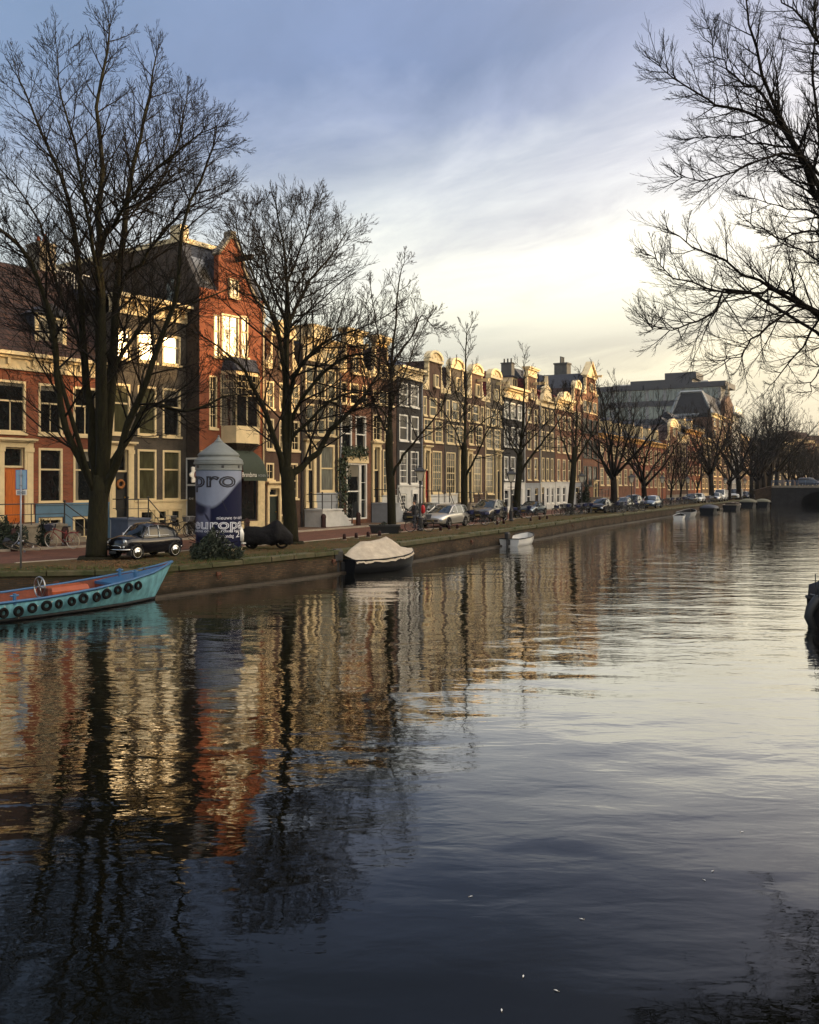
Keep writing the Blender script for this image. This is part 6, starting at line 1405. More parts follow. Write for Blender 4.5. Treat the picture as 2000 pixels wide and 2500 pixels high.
sedan = car('black saloon car with a bright side window reflection, first beyond the parked bicycles', at_street(1467, 91.5), HEAD(sdir(91)), [(-2.3, .68, .42, .92), (-2.2, .84, .3, .98), (-1.7, .91, .22, .98), (-.5, .92, .2, .94), (.8, .92, .2, .92), (1.5, .9, .22, .86), (2.1, .83, .26, .74), (2.32, .64, .34, .6)],
    [(-1.95, .96, 1.0, .72, .66), (-1.4, .95, 1.34, .80, .60), (-.8, .94, 1.43, .82, .62), (0, .93, 1.43, .83, .64), (.3, .93, 1.36, .82, .62), (1.15, .91, .94, .77, .72)], 4.6, 1.84, (1.4, -1.35), .33, P_BLACK)
hatch = car('white hatchback parked in front of the two white vans', at_street(1705, 141), HEAD(sdir(141)), [(-1.95, .7, .45, .98), (-1.88, .83, .32, 1.0), (-1.4, .88, .24, 1.0), (-.4, .89, .22, .96), (.7, .89, .22, .94), (1.3, .87, .24, .88), (1.8, .8, .28, .74), (1.98, .64, .36, .62)],
    [(-1.9, .98, 1.02, .72, .66), (-1.6, .98, 1.40, .78, .60), (-.9, .97, 1.48, .81, .62), (0, .95, 1.48, .81, .64), (.3, .95, 1.42, .80, .62), (1.1, .93, .96, .76, .7)], 3.95, 1.78, (1.2, -1.25), .31, P_WHITE, small=True)
van = car('white delivery van, the nearer of the two by the slim tree', at_street(1760, 157), HEAD(sdir(157)), [(-2.4, .88, .4, 1.30), (-2.36, .93, .32, 1.35), (-1.8, .95, .26, 1.35), (-.4, .95, .26, 1.32), (1.0, .95, .26, 1.25), (1.7, .93, .28, 1.1), (2.3, .86, .32, .98), (2.5, .72, .4, .8)],
    [(-2.38, 1.3, 1.4, .88, .82), (-2.3, 1.33, 1.9, .9, .76), (-1.4, 1.33, 1.98, .92, .78), (.4, 1.3, 1.98, .92, .78), (.9, 1.26, 1.9, .9, .76), (1.85, 1.1, 1.15, .84, .78)], 5.0, 1.92, (1.6, -1.45), .34, P_WHITE, cat='van', name='parked_van', small=True)
q = MB()
for s_ in (-1, 1): q.box(-2.3, .0, s_ * .80 - .05 + s_ * .0, s_ * .80 + .13 * s_ if s_ > 0 else s_ * .80 - .08, 1.30, 1.86)
q.build('side_panel', P_WHITE, van, recalc=True)
def carcopy(src, px, d, label, old=None, new=None, sc=None, rz=0):
    c = dup(src, at_street(px, d), HEAD(sdir(d)) + rz, label, sc)
    if new: recolour(c, old, new)
    return c
carcopy(sedan, 1521, 99, 'dark green-grey saloon car with bicycles leaning before it', P_BLACK, P_GREEN)
carcopy(hatch, 1545, 106, 'dark grey hatchback partly hidden behind the lamp post', P_WHITE, P_DGREY, 1.1)
carcopy(estate, 1590, 109.5, 'blue-grey estate car with a gleaming flank just right of the fourth large tree', P_SILV, P_BLUEG)
carcopy(sedan, 1688, 138, 'grey-green saloon behind the bicycle rows, left of the white hatchback', P_BLACK, P_GREEN)
carcopy(hatch, 1748, 150, 'pale silver hatchback in front of the nearer white van', P_WHITE, P_SILV)
carcopy(van, 1797, 172, 'white delivery van, the farther of the two, right of the slim tree', sc=1.05)
carcopy(estate, 1820, 178, 'dark blue estate car just right of the farther white van', P_SILV, P_DBLUE)
carcopy(hatch, 1833, 181, 'dark grey hatchback second from the row end before the barges', P_WHITE, P_DGREY)
carcopy(sedan, 1844, 186, 'black saloon at the far end of the row of parked cars')
carcopy(sedan, 1030, 68.5, 'black car on the road half hidden behind the silver estate car', sc=.98, rz=.02)
# ---- the small black vintage car
GL_MINI = mat('dark_car_glass', (.008, .010, .011), .05, var=.2, spec=.35)
def mini():
    pos = P(356, 1366, 35.4); pos.z = SZ + .006; root = empty('vintage_car', pos, HEAD(sdir(35)) + .03, 'small shiny black vintage car with chrome hubcaps parked beside the big elm', 'car'); q = MB()
    W = 1.32; S_ = [(-1.48, .34, .42, .58), (-1.42, .50, .30, .70), (-1.15, .60, .24, .80), (-.8, .645, .22, .83), (-.2, .66, .2, .80), (.4, .66, .2, .80), (.8, .645, .22, .82), (1.1, .60, .25, .81), (1.36, .50, .30, .75), (1.47, .36, .40, .62)]
    q.loft([ring_sec(x, w, z0, z1, crown=.07) for x, w, z0, z1 in S_]); b = q.build('body', P_BLACK, root); smooth_by_angle(b, 50)
    C_ = [(-1.20, .84, .90, .50, .38), (-.98, .84, 1.12, .56, .43), (-.62, .84, 1.28, .59, .46), (-.15, .83, 1.335, .60, .48), (.22, .83, 1.31, .60, .47), (.36, .83, 1.25, .59, .46), (.66, .84, .88, .55, .49)]
    g = MB(); cs = []
    for x, zb, zr, hb, hr in C_:
        zm = zr - (zr - zb) * .18; cs.append([(x, -hb, zb - .04), (x, -(hb * .5 + hr * .5), zb + (zr - zb) * .5), (x, -hr, zm), (x, -hr * .68, zr), (x, 0, zr + .025), (x, hr * .68, zr), (x, hr, zm), (x, (hb * .5 + hr * .5), zb + (zr - zb) * .5), (x, hb, zb - .04)])
    g.loft(cs); smooth_by_angle(g.build('windows', GL_MINI, root), 40)
    q = MB(); tops = cs[:-1]
    q.loft([[(p[0], p[1] * 1.02, p[2] + .014) for p in c[2:7]] + [(p[0], p[1] * .96, p[2] - .03) for p in reversed(c[2:7])] for c in tops])
    q.loft([[(p[0], p[1] * 1.03, p[2] + .01) for p in c] for c in cs[:2]])                      # rear quarter
    smooth_by_angle(q.build('roof', P_BLACK, root), 45)
    q = MB()
    for s0, s1, s2 in ((0, 1, 2), (8, 7, 6)):
        for pp in ([Vector(c[j]) for j in (s0, s1, s2)] if c is not None else [Vector(cs[-1][s0]), Vector(cs[-2][s2])] for c in (cs[1], cs[3], None)):
            k = MB(); k.tube(pp, .034, 5); k.build('pillar', P_BLACK, root)
        off = Vector((0, -.03 if s0 == 0 else .03, .015))
        q.tube([Vector(cs[-1][s0]) + off * 1.4, Vector(cs[-2][s2]) + off, Vector(cs[4][s2]) + off, Vector(cs[3][s2]) + off, Vector(cs[2][s2]) + off, Vector(cs[1][s2]) + off, Vector(cs[0][s1]) + off], .014, 5)
        for xa, xb in ((-.62, .56),): q.tube([Vector((xa, (-.605 if s0 == 0 else .605), .86)), Vector((xb, (-.60 if s0 == 0 else .60), .86))], .012, 5)
        q.tube([Vector(cs[3][s0]) + off, Vector(cs[3][s2]) + off], .012, 5); q.tube([Vector((.34, (-.605 if s0 == 0 else .605), .86)), Vector((.28, (-.50 if s0 == 0 else .50), 1.2))], .010, 5)
    q.build('chrome_trim', CHROME, root)
    a = MB()
    for x in (.93, -.90):
        for s_ in (-1, 1):
            y = s_ * .628; n = 18; pts = [(x + .30 * math.cos(t), y + s_ * .022, .25 + .31 * math.sin(t)) for t in [math.pi * (-.1 + 1.2 * j / n) for j in range(n + 1)]]
            a.quad(*pts)
            for j in range(n): a.quad(pts[j], pts[j + 1], (pts[j + 1][0], y - s_ * .25, pts[j + 1][2]), (pts[j][0], y - s_ * .25, pts[j][2]))
    a.build('wheel_arch', TRIM, root, recalc=False)
    f = MB()
    for x in (.93, -.90):
        for s_ in (-1, 1): f.tube([(x + .315 * math.cos(t), s_ * .65, .25 + .325 * math.sin(t)) for t in [math.pi * (.06 + .88 * j / 12) for j in range(13)]], .02, 5)
    f.build('wing_edge', P_BLACK, root)
    for x in (.93, -.90):
        for s_ in (-1, 1): wheel(root, x, s_ * .60, .265, .14, white=True)
    for s_ in (-1, 1):
        q = MB(); q.ball((1.33, s_ * .42, .66), .10, 12, 8, (.75, 1, 1)); hl = q.build('headlight', HEADL, root, smooth=True)
        q = MB(); q.torus((1.385, s_ * .42, .66), .095, .018, 'x', 18, 6); q.build('headlight_ring', CHROME, hl, smooth=True)
        q = MB(); q.ball((1.40, s_ * .44, .48), .045, 8, 6); q.build('indicator', HEADL, root, smooth=True)
        q = MB(); q.ball((-1.36, s_ * .46, .56), .06, 8, 6, (.7, .8, 1.3)); q.build('tail_light', TAIL, root, smooth=True)
        q = MB(); q.ball((.52, s_ * .70, .92), .055, 8, 6, (.5, 1, .8)); q.build('mirror', CHROME, root, smooth=True)
    q = MB(); q.tube([(1.16, -.64, .38), (1.40, -.52, .38), (1.52, -.25, .38), (1.54, 0, .38), (1.52, .25, .38), (1.40, .52, .38), (1.16, .64, .38)], .032, 7)
    q.tube([(1.46, -.40, .38), (1.49, -.36, .50), (1.53, -.28, .53), (1.56, 0, .53), (1.53, .28, .53), (1.49, .36, .50), (1.46, .40, .38)], .016, 6); q.build('front_bumper', CHROME, root, smooth=True)
    q = MB(); q.tube([(-1.18, -.62, .38), (-1.42, -.50, .38), (-1.52, 0, .38), (-1.42, .50, .38), (-1.18, .62, .38)], .032, 7); q.build('rear_bumper', CHROME, root, smooth=True)
    q = MB(); q.box(1.555, 1.57, -.2, .2, .24, .33); q.build('number_plate', TRIM, root, recalc=False)
    q = MB(); q.ball((1.44, 0, .60), .05, 8, 5, (.5, 1.6, .7)); q.build('badge', CHROME, root, smooth=True)
mini()

# ---------------------------------------------------------------- bicycles
BK_BLACK = mat('black_bicycle_paint', (.010, .010, .012), .4, var=.1); BK_RED = mat('red_bicycle_paint', rgb(122, 34, 30), .4, var=.1); BK_BLUE = mat('blue_bicycle_paint', rgb(22, 30, 66), .4, var=.1); BK_GREY = mat('grey_bicycle_paint', rgb(96, 98, 102), .4, .4, var=.1)
STEEL = mat('bare_steel', rgb(150, 150, 150), .3, 1.0, var=.05); PALET = mat('pale_tyre', rgb(168, 156, 132), .7, var=.1); SADD = mat('saddle_leather', (.014, .011, .009), .5, var=.2); RATT = mat('dark_basket', (.014, .016, .035), .8, var=.4, scale=30, bump=.01, bscale=60)
def bicycle(label, loc, rz, pm, tyre=TYRE, basket=None, lean=.06, group='parked bicycles', fallen=False, crate=None):
    root = empty('bicycle', loc, rz, label, 'bicycle', group); root.rotation_euler = (lean, 0, rz)
    R_ = .345
    for x in (.54, -.54):
        q = MB(); q.torus((x, 0, R_), R_ - .02, .019, 'y', 28, 6); w = q.build('wheel', tyre, root, smooth=True)
        s_ = MB(); s_.torus((x, 0, R_), R_ - .04, .008, 'y', 24, 4); s_.tube([(x, -.05, R_), (x, .05, R_)], .025, 6)
        for i in range(12):
            a = i * math.pi / 6; s_.tube([(x, .02 * (-1) ** i, R_), (x + (R_ - .045) * math.cos(a), 0, R_ + (R_ - .045) * math.sin(a))], .0028, 3)
        s_.build('spokes', STEEL, w)
    q = MB(); bb = (-.08, 0, .29); st = (-.26, 0, .78); hd = (.36, 0, .86); hl = (.40, 0, .70); T = .019
    for a, b in ((bb, st), (bb, hl), ((-.22, 0, .66), hd), (hl, hd)): q.tube([a, b], T, 6)
    for y in (-.05, .05):
        q.tube([(-.54, y, R_), (bb[0], y * .6, bb[2])], .011, 5); q.tube([(-.54, y, R_), (-.23, y * .3, .70)], .010, 5); q.tube([hl, (.46, y, .58), (.54, y, R_)], .013, 5)
    for x in (.54, -.54): q.tube([(x + .375 * math.cos(t), 0, R_ + .375 * math.sin(t)) for t in [math.pi * (.12 + .7 * j / 9) for j in range(10)]], .018, 4)
    q.tube([(-.2, .05, .66), (-.85, .07, .72), (-.85, -.07, .72), (-.2, -.05, .66)], .009, 4); q.tube([(-.8, .07, .72), (-.54, .06, R_)], .007, 4); q.tube([(-.8, -.07, .72), (-.54, -.06, R_)], .007, 4)
    q.build('frame', pm, root, smooth=True)
    q = MB(); q.tube([hd, (.34, 0, 1.04)], .015, 6); q.tube([(.16, -.29, 1.05), (.30, -.24, 1.07), (.36, -.08, 1.05), (.36, .08, 1.05), (.30, .24, 1.07), (.16, .29, 1.05)], .012, 6); q.build('handlebar', STEEL, root, smooth=True)
    q = MB(); q.loft([[(-.42, y, z) for y, z in ((-.1, .92), (-.1, .97), (0, .985), (.1, .97), (.1, .92))], [(-.28, y, z) for y, z in ((-.08, .92), (-.08, .955), (0, .97), (.08, .955), (.08, .92))], [(-.12, y, z) for y, z in ((-.025, .925), (-.025, .95), (0, .955), (.025, .95), (.025, .925))]]); q.tube([(-.28, 0, .93), st], .013, 6); q.build('saddle', SADD, root)
    q = MB(); q.torus(bb, .09, .01, 'y', 14, 4); q.tube([bb, (.02, -.08, .16)], .01, 4); q.tube([bb, (-.18, .08, .42)], .01, 4); q.box(-.02, .07, -.17, -.08, .145, .17); q.box(-.23, -.14, .08, .17, .405, .43); q.build('crank', STEEL, root)
    q = MB(); q.lathe([(.02, .80), (.045, .83), (.05, .88), (.02, .9)], 10, .44, 0); q.build('lamp', STEEL, root, smooth=True)
    if basket:
        q = MB(); b0, b1 = (.42, .78), (.70, 1.05)
        q.loft([[(b0[0], -.15, b0[1]), (b1[0] - .05, -.15, b0[1]), (b1[0] - .05, .15, b0[1]), (b0[0], .15, b0[1])], [(b0[0] - .04, -.21, b1[1]), (b1[0] + .02, -.21, b1[1]), (b1[0] + .02, .21, b1[1]), (b0[0] - .04, .21, b1[1])]]); q.build('basket', basket, root)
    if crate:
        q = MB(); q.box(-.80, -.46, -.17, .17, .73, .93); q.build('pannier', crate, root, bevel=.03)
    return root
def bk(px, d, z=SZ): p = P(px, 1200, d); p.z = z + .01; return p
sdv = sdir(62); A0 = math.atan2(sdv.y, sdv.x)
bA = bicycle('red bicycle with pale tyres and a dark front basket leaning on the stoop railing', bk(153, 38.6, SZ + .1), math.pi * .90, BK_RED, PALET, RATT, lean=-.12)
bB = bicycle('black bicycle with thin pale wheels standing by the lamp post ahead of the silver estate', bk(1024, 54.2), math.pi * .02, BK_BLACK, TYRE, BK_GREY, lean=.05)
bC = bicycle('blue bicycle with a big blue front crate parked before the dark grey SUV', bk(1168, 62.5), math.pi * 1.12, BK_BLACK, TYRE, BK_BLUE, lean=.08, crate=BK_BLUE)
bD = bicycle('fallen bicycle lying tipped against the stone stoop behind the signpost', bk(68, 37.4, SZ + .12), -.35, BK_BLACK, PALET, lean=1.05)
def bcopy(src, px, d, rz, label, old=None, new=None, z=SZ, lean=None):
    c = dup(src, bk(px, d, z), rz, label); c.rotation_euler = (lean if lean is not None else src.rotation_euler[0], 0, rz)
    if new: recolour(c, old, new)
    return c
bcopy(bB, 398, 48.6, .3, 'black bicycle leaning on the basement front of the dark brick house', z=SZ + .1); bcopy(bB, 440, 47.8, .5, 'black bicycle with pale handlebars by the tall black shop door', z=SZ + .1); bcopy(bB, 470, 46.8, 2.4, 'bicycle half hidden behind the advertising column', z=SZ + .1)
bcopy(bC, 1275, 75.5, math.pi * .05, 'dark blue bicycle in front of the blue-grey convertible', BK_BLACK, BK_BLUE); bcopy(bB, 1306, 76.8, math.pi * .98, 'black bicycle beside the dark blue one at the convertible', BK_BLACK, BK_BLACK)
bcopy(bC, 1196, 64.5, .4, 'bicycle with blue crate nearest the front wheel of the dark grey SUV'); bcopy(bC, 1222, 70.5, 1.0, 'dark bicycle chained to the lamp post behind the dark grey SUV')
rb = random.Random(4)
for i, px in enumerate((1364, 1374, 1384, 1396, 1408, 1420, 1432, 1444)): bcopy([bB, bC][i % 2], px, 81 + i * .9 + rb.random(), rb.uniform(0, 6.28), 'one of the dark bicycles crowded together behind the forked tree', lean=rb.uniform(-.1, .1))
for i, px in enumerate((1508, 1516, 1528, 1539, 1556, 1562)): bcopy([bB, bC][i % 2], px, 90.5 + i * 1.6, rb.uniform(0, 6.28), 'one of the bicycles leaning in front of the dark saloon cars', lean=rb.uniform(-.1, .1))
for i, px in enumerate((1624, 1631, 1640, 1648, 1655, 1662, 1668, 1675, 1682, 1688, 1694)): bcopy([bB, bC][i % 2], px, 118 + i * 1.9, rb.uniform(0, 6.28), 'one of the bicycles racked between the lamp posts and the white hatchback', lean=rb.uniform(-.1, .1))
for i, px in enumerate((1729, 1738, 1850, 1858, 1866, 1874, 1882)): bcopy([bB, bC][i % 2], px, (140 if px < 1800 else 178) + i * 1.3, rb.uniform(0, 6.28), 'one of the bicycles near the vans' if px < 1800 else 'one of the bicycles massed by the bridge end', lean=rb.uniform(-.1, .1))
# rounded red shape behind the lamp, its identity left open
q = MB(); q.ball((0, 0, 1.05), .42, 14, 10, (.62, .5, 1.05)); q.tube([(0, 0, .1), (0, 0, .7)], .03, 6); q.tube([(-.4, 0, .02), (.4, 0, .02)], .03, 6)
r_ = empty('red_shape', at_street(1033, 63.2), .4, 'bright red rounded shape on a stand right behind the lamp post', 'rain cover'); c_ = MB(); c_.ball((0, 0, 1.08), .33, 16, 10, (.45, .55, 1.0)); c_.build('cover', mat('plain_red', rgb(170, 20, 26), .5, var=.1, bump=.02, bscale=6), r_, smooth=True); c_ = MB(); c_.tube([(0, 0, .0), (0, 0, .75)], .03, 6); c_.tube([(-.35, 0, .02), (.35, 0, .02)], .03, 6); c_.build('stand', IRON, r_)

# ---------------------------------------------------------------- scooter and covered motorcycle
def scooter():
    pos = P(600, 1357, 39.8); pos.z = SZ + .01; root = empty('scooter', pos, R(245), 'white motor scooter peeking out from behind the advertising column', 'scooter')
    for x in (.62, -.55):
        q = MB(); q.torus((x, 0, .25), .19, .065, 'y', 22, 8); w = q.build('wheel', TYRE, root, smooth=True); q = MB(); q.torus((x, 0, .25), .10, .03, 'y', 16, 6); q.tube([(x, -.06, .25), (x, .06, .25)], .05, 8); q.build('rim', RIMM, w, smooth=True)
    q = MB(); q.loft([[(.42, y, z) for y, z in ((-.2, .35), (-.22, .7), (-.12, .98), (.12, .98), (.22, .7), (.2, .35))], [(.52, y, z) for y, z in ((-.14, .38), (-.17, .7), (-.1, .95), (.1, .95), (.17, .7), (.14, .38))], [(.60, y, z) for y, z in ((-.04, .5), (-.06, .7), (-.04, .9), (.04, .9), (.06, .7), (.04, .5))]]); q.ball((.62, 0, .42), .17, 12, 8, (1.4, .55, .6)); q.build('front_shield', P_WHITE, root, smooth=True)
    q = MB(); q.box(-.3, .44, -.17, .17, .24, .32); q.loft([[(-.95, y, z) for y, z in ((-.1, .45), (-.14, .66), (.14, .66), (.1, .45))], [(-.5, y, z) for y, z in ((-.2, .32), (-.21, .7), (.21, .7), (.2, .32))], [(-.2, y, z) for y, z in ((-.16, .3), (-.17, .68), (.17, .68), (.16, .3))]]); q.build('body', P_WHITE, root, bevel=.03)
    q = MB(); q.box(-.9, -.15, -.15, .15, .705, .8); q.build('seat', SADD, root, bevel=.04); q = MB(); q.tube([(.5, 0, .98), (.44, 0, 1.1)], .03, 6); q.tube([(.34, -.32, 1.1), (.46, -.12, 1.12), (.46, .12, 1.12), (.34, .32, 1.1)], .018, 6); q.tube([(.42, -.22, 1.1), (.44, -.3, 1.3)], .01, 5); q.ball((.44, -.31, 1.34), .06, 8, 6, (.3, 1, .7)); q.tube([(.62, .08, .25), (.5, .06, .6)], .025, 6); q.build('handlebar', TRIM, root)
    q = MB(); q.ball((.55, 0, 1.03), .08, 10, 7); q.build('headlight', HEADL, root, smooth=True)
scooter()
def covered():
    pos = P(650, 1345, 39.9); pos.z = SZ + .01; root = empty('covered_motorcycle', pos, R(8), 'motorcycle under a baggy black cover beside the second elm trunk', 'motorcycle'); rng = random.Random(8)
    cov = mat('black_cover_fabric', (.005, .0045, .0055), .8, var=.3, scale=3, bump=.10, bscale=4, spec=.2); q = MB()
    prof = [(-1.10, .16, .30, .62), (-1.02, .24, .20, .86), (-.85, .30, .22, .98), (-.5, .34, .20, 1.0), (-.2, .36, .18, .96), (.05, .36, .18, 1.02), (.25, .38, .18, 1.16), (.38, .46, .20, 1.26), (.50, .46, .20, 1.28), (.62, .36, .20, 1.18), (.85, .26, .18, .92), (1.02, .20, .18, .74), (1.16, .12, .26, .58)]
    secs = []
    for x, w, z0, z1 in prof:
        ring = []
        for j in range(18):
            a = 2 * math.pi * j / 18; c, s_ = math.cos(a), math.sin(a); ww = w * (1 - .5 * max(0, s_) ** 2); f = 1 + .05 * math.sin(5 * a + x * 7) + (.10 * math.sin(x * 16 + 2 * a) * max(0, .4 - s_)) + rng.uniform(-.03, .03)
            ring.append((x + rng.uniform(-.02, .02), ww * (abs(c) ** .5) * (1 if c > 0 else -1) * f, (z0 + z1) / 2 + (z1 - z0) / 2 * (abs(s_) ** .7) * (1 if s_ > 0 else -1) * f))
        secs.append(ring)
    q.loft(secs); q.build('cover', cov, root, smooth=True)
    q = MB(); q.torus((-.62, 0, .30), .25, .05, 'y', 20, 6); q.torus((.68, 0, .30), .25, .05, 'y', 20, 6); q.build('wheel', TYRE, root, smooth=True)
covered()
# ---------------------------------------------------------------- street furniture
LAMPG = mat('lantern_glass', rgb(196, 190, 172), .15, var=.1, coat=.6); SHRUB = mat('dark_shrub_leaf', (0.013, 0.021, 0.009), .8, var=.6, scale=9); BOLL = mat('oxblood_bollard_paint', rgb(44, 19, 17), .6, var=.2, spec=.25)
def lamp(label, loc):
    r = empty('street_lamp', loc, 0, label, 'street lamp', 'old lamp posts along the quay')
    q = MB(); q.lathe([(.20, 0), (.20, .12), (.15, .16), (.15, .75), (.17, .80), (.12, .86), (.085, 1.0), (.06, 1.2), (.055, 2.6), (.075, 2.64), (.05, 2.70), (.045, 2.95), (.09, 3.0), (.03, 3.06)], 12); q.tube([(-.28, 0, 2.62), (.28, 0, 2.62)], .02, 6); q.build('post', IRON, r, smooth=False); 
    q = MB(); q.loft([[(sx * .13, sy * .13, 3.06) for sx, sy in ((-1, -1), (1, -1), (1, 1), (-1, 1))], [(sx * .27, sy * .27, 3.62) for sx, sy in ((-1, -1), (1, -1), (1, 1), (-1, 1))]]); g = q.build('lantern', LAMPG, r)
    q = MB()
    for sx, sy in ((-1, -1), (1, -1), (1, 1), (-1, 1)): q.tube([(sx * .135, sy * .135, 3.05), (sx * .28, sy * .28, 3.63)], .018, 5)
    q.loft([[(sx * a, sy * a, z) for sx, sy in ((-1, -1), (1, -1), (1, 1), (-1, 1))] for a, z in ((.36, 3.622), (.36, 3.67), (.30, 3.70), (.13, 3.86), (.10, 3.9), (.12, 3.96), (.03, 4.02), (.02, 4.16))])
    for sx, sy in ((-1, -1), (1, -1), (1, 1), (-1, 1)): q.tube([(sx * .34, sy * .34, 3.67), (sx * .34, sy * .34, 3.77)], .025, 4)
    q.build('lantern_roof', IRON, r); return r
l0 = lamp('black lamp post with a glass lantern standing in front of the silver estate car', gp(1026, 55.5))
for px, d, lb in ((1248, 70.5, 'black lamp post between the dark grey SUV and the V-limbed tree'), (1420, 89, 'black lamp post before the red tree cover and stone stair'), (1542, 99, 'black lamp post in front of the dormered brick row'), (1617, 117, 'black lamp post left of the bicycle racks'), (1679, 133, 'black lamp post before the arched red brick building'), (1771, 160, 'black lamp post between the vans'), (1819, 176, 'black lamp post by the last parked cars')): dup(l0, gp(px, d), 0, lb)
def bollard(label, loc, rz=0):
    r = empty('bollard', loc, rz, label, 'bollard', 'dark red street bollards'); q = MB(); q.loft([[(sx * a, sy * a, z) for sx, sy in ((-1, -1), (1, -1), (1, 1), (-1, 1))] for a, z in ((.12, 0), (.115, .7), (.13, .72), (.13, .78), (.10, .92), (.03, .98))]); q.build('post', BOLL, r); q = MB(); q.box(-.135, .135, -.135, .135, .001, .12); q.build('base', BOLL, r); return r
b0 = bollard('dark red bollard in front of the red bicycle', G(159, 1338), .6)
for px, py, lb in ((34, 1346, 'dark red bollard by the fallen bicycle at the frame edge'), (603, 1309, 'dark red bollard behind the white scooter'), (790, 1292, 'dark red bollard before the white stoop'), (875, 1286, 'dark red bollard in front of the tall white storefront')): dup(b0, G(px, py), .5, lb)
def stump(label, loc):
    r = empty('kerb_post', loc, .4, label, 'kerb post', 'low posts along the quay edge'); q = MB(); q.lathe([(.10, 0), (.085, .2), (.09, .26), (.05, .31)], 10); q.build('post', BOLL, r, smooth=True); q = MB(); q.lathe([(.14, 0), (.14, .04)], 10); q.build('base', STONE, r); return r
s0_ = stump('low kerb posts in a line on the mossy quay edge', G(841, 1318))
for px, py in ((870, 1315), (899, 1312), (927, 1310), (1076, 1297), (1097, 1294), (1117, 1292), (1214, 1282), (1230, 1280), (1296, 1273), (1318, 1270), (1336, 1268)): dup(s0_, G(px, py), px, 'low kerb posts in a line on the mossy quay edge')
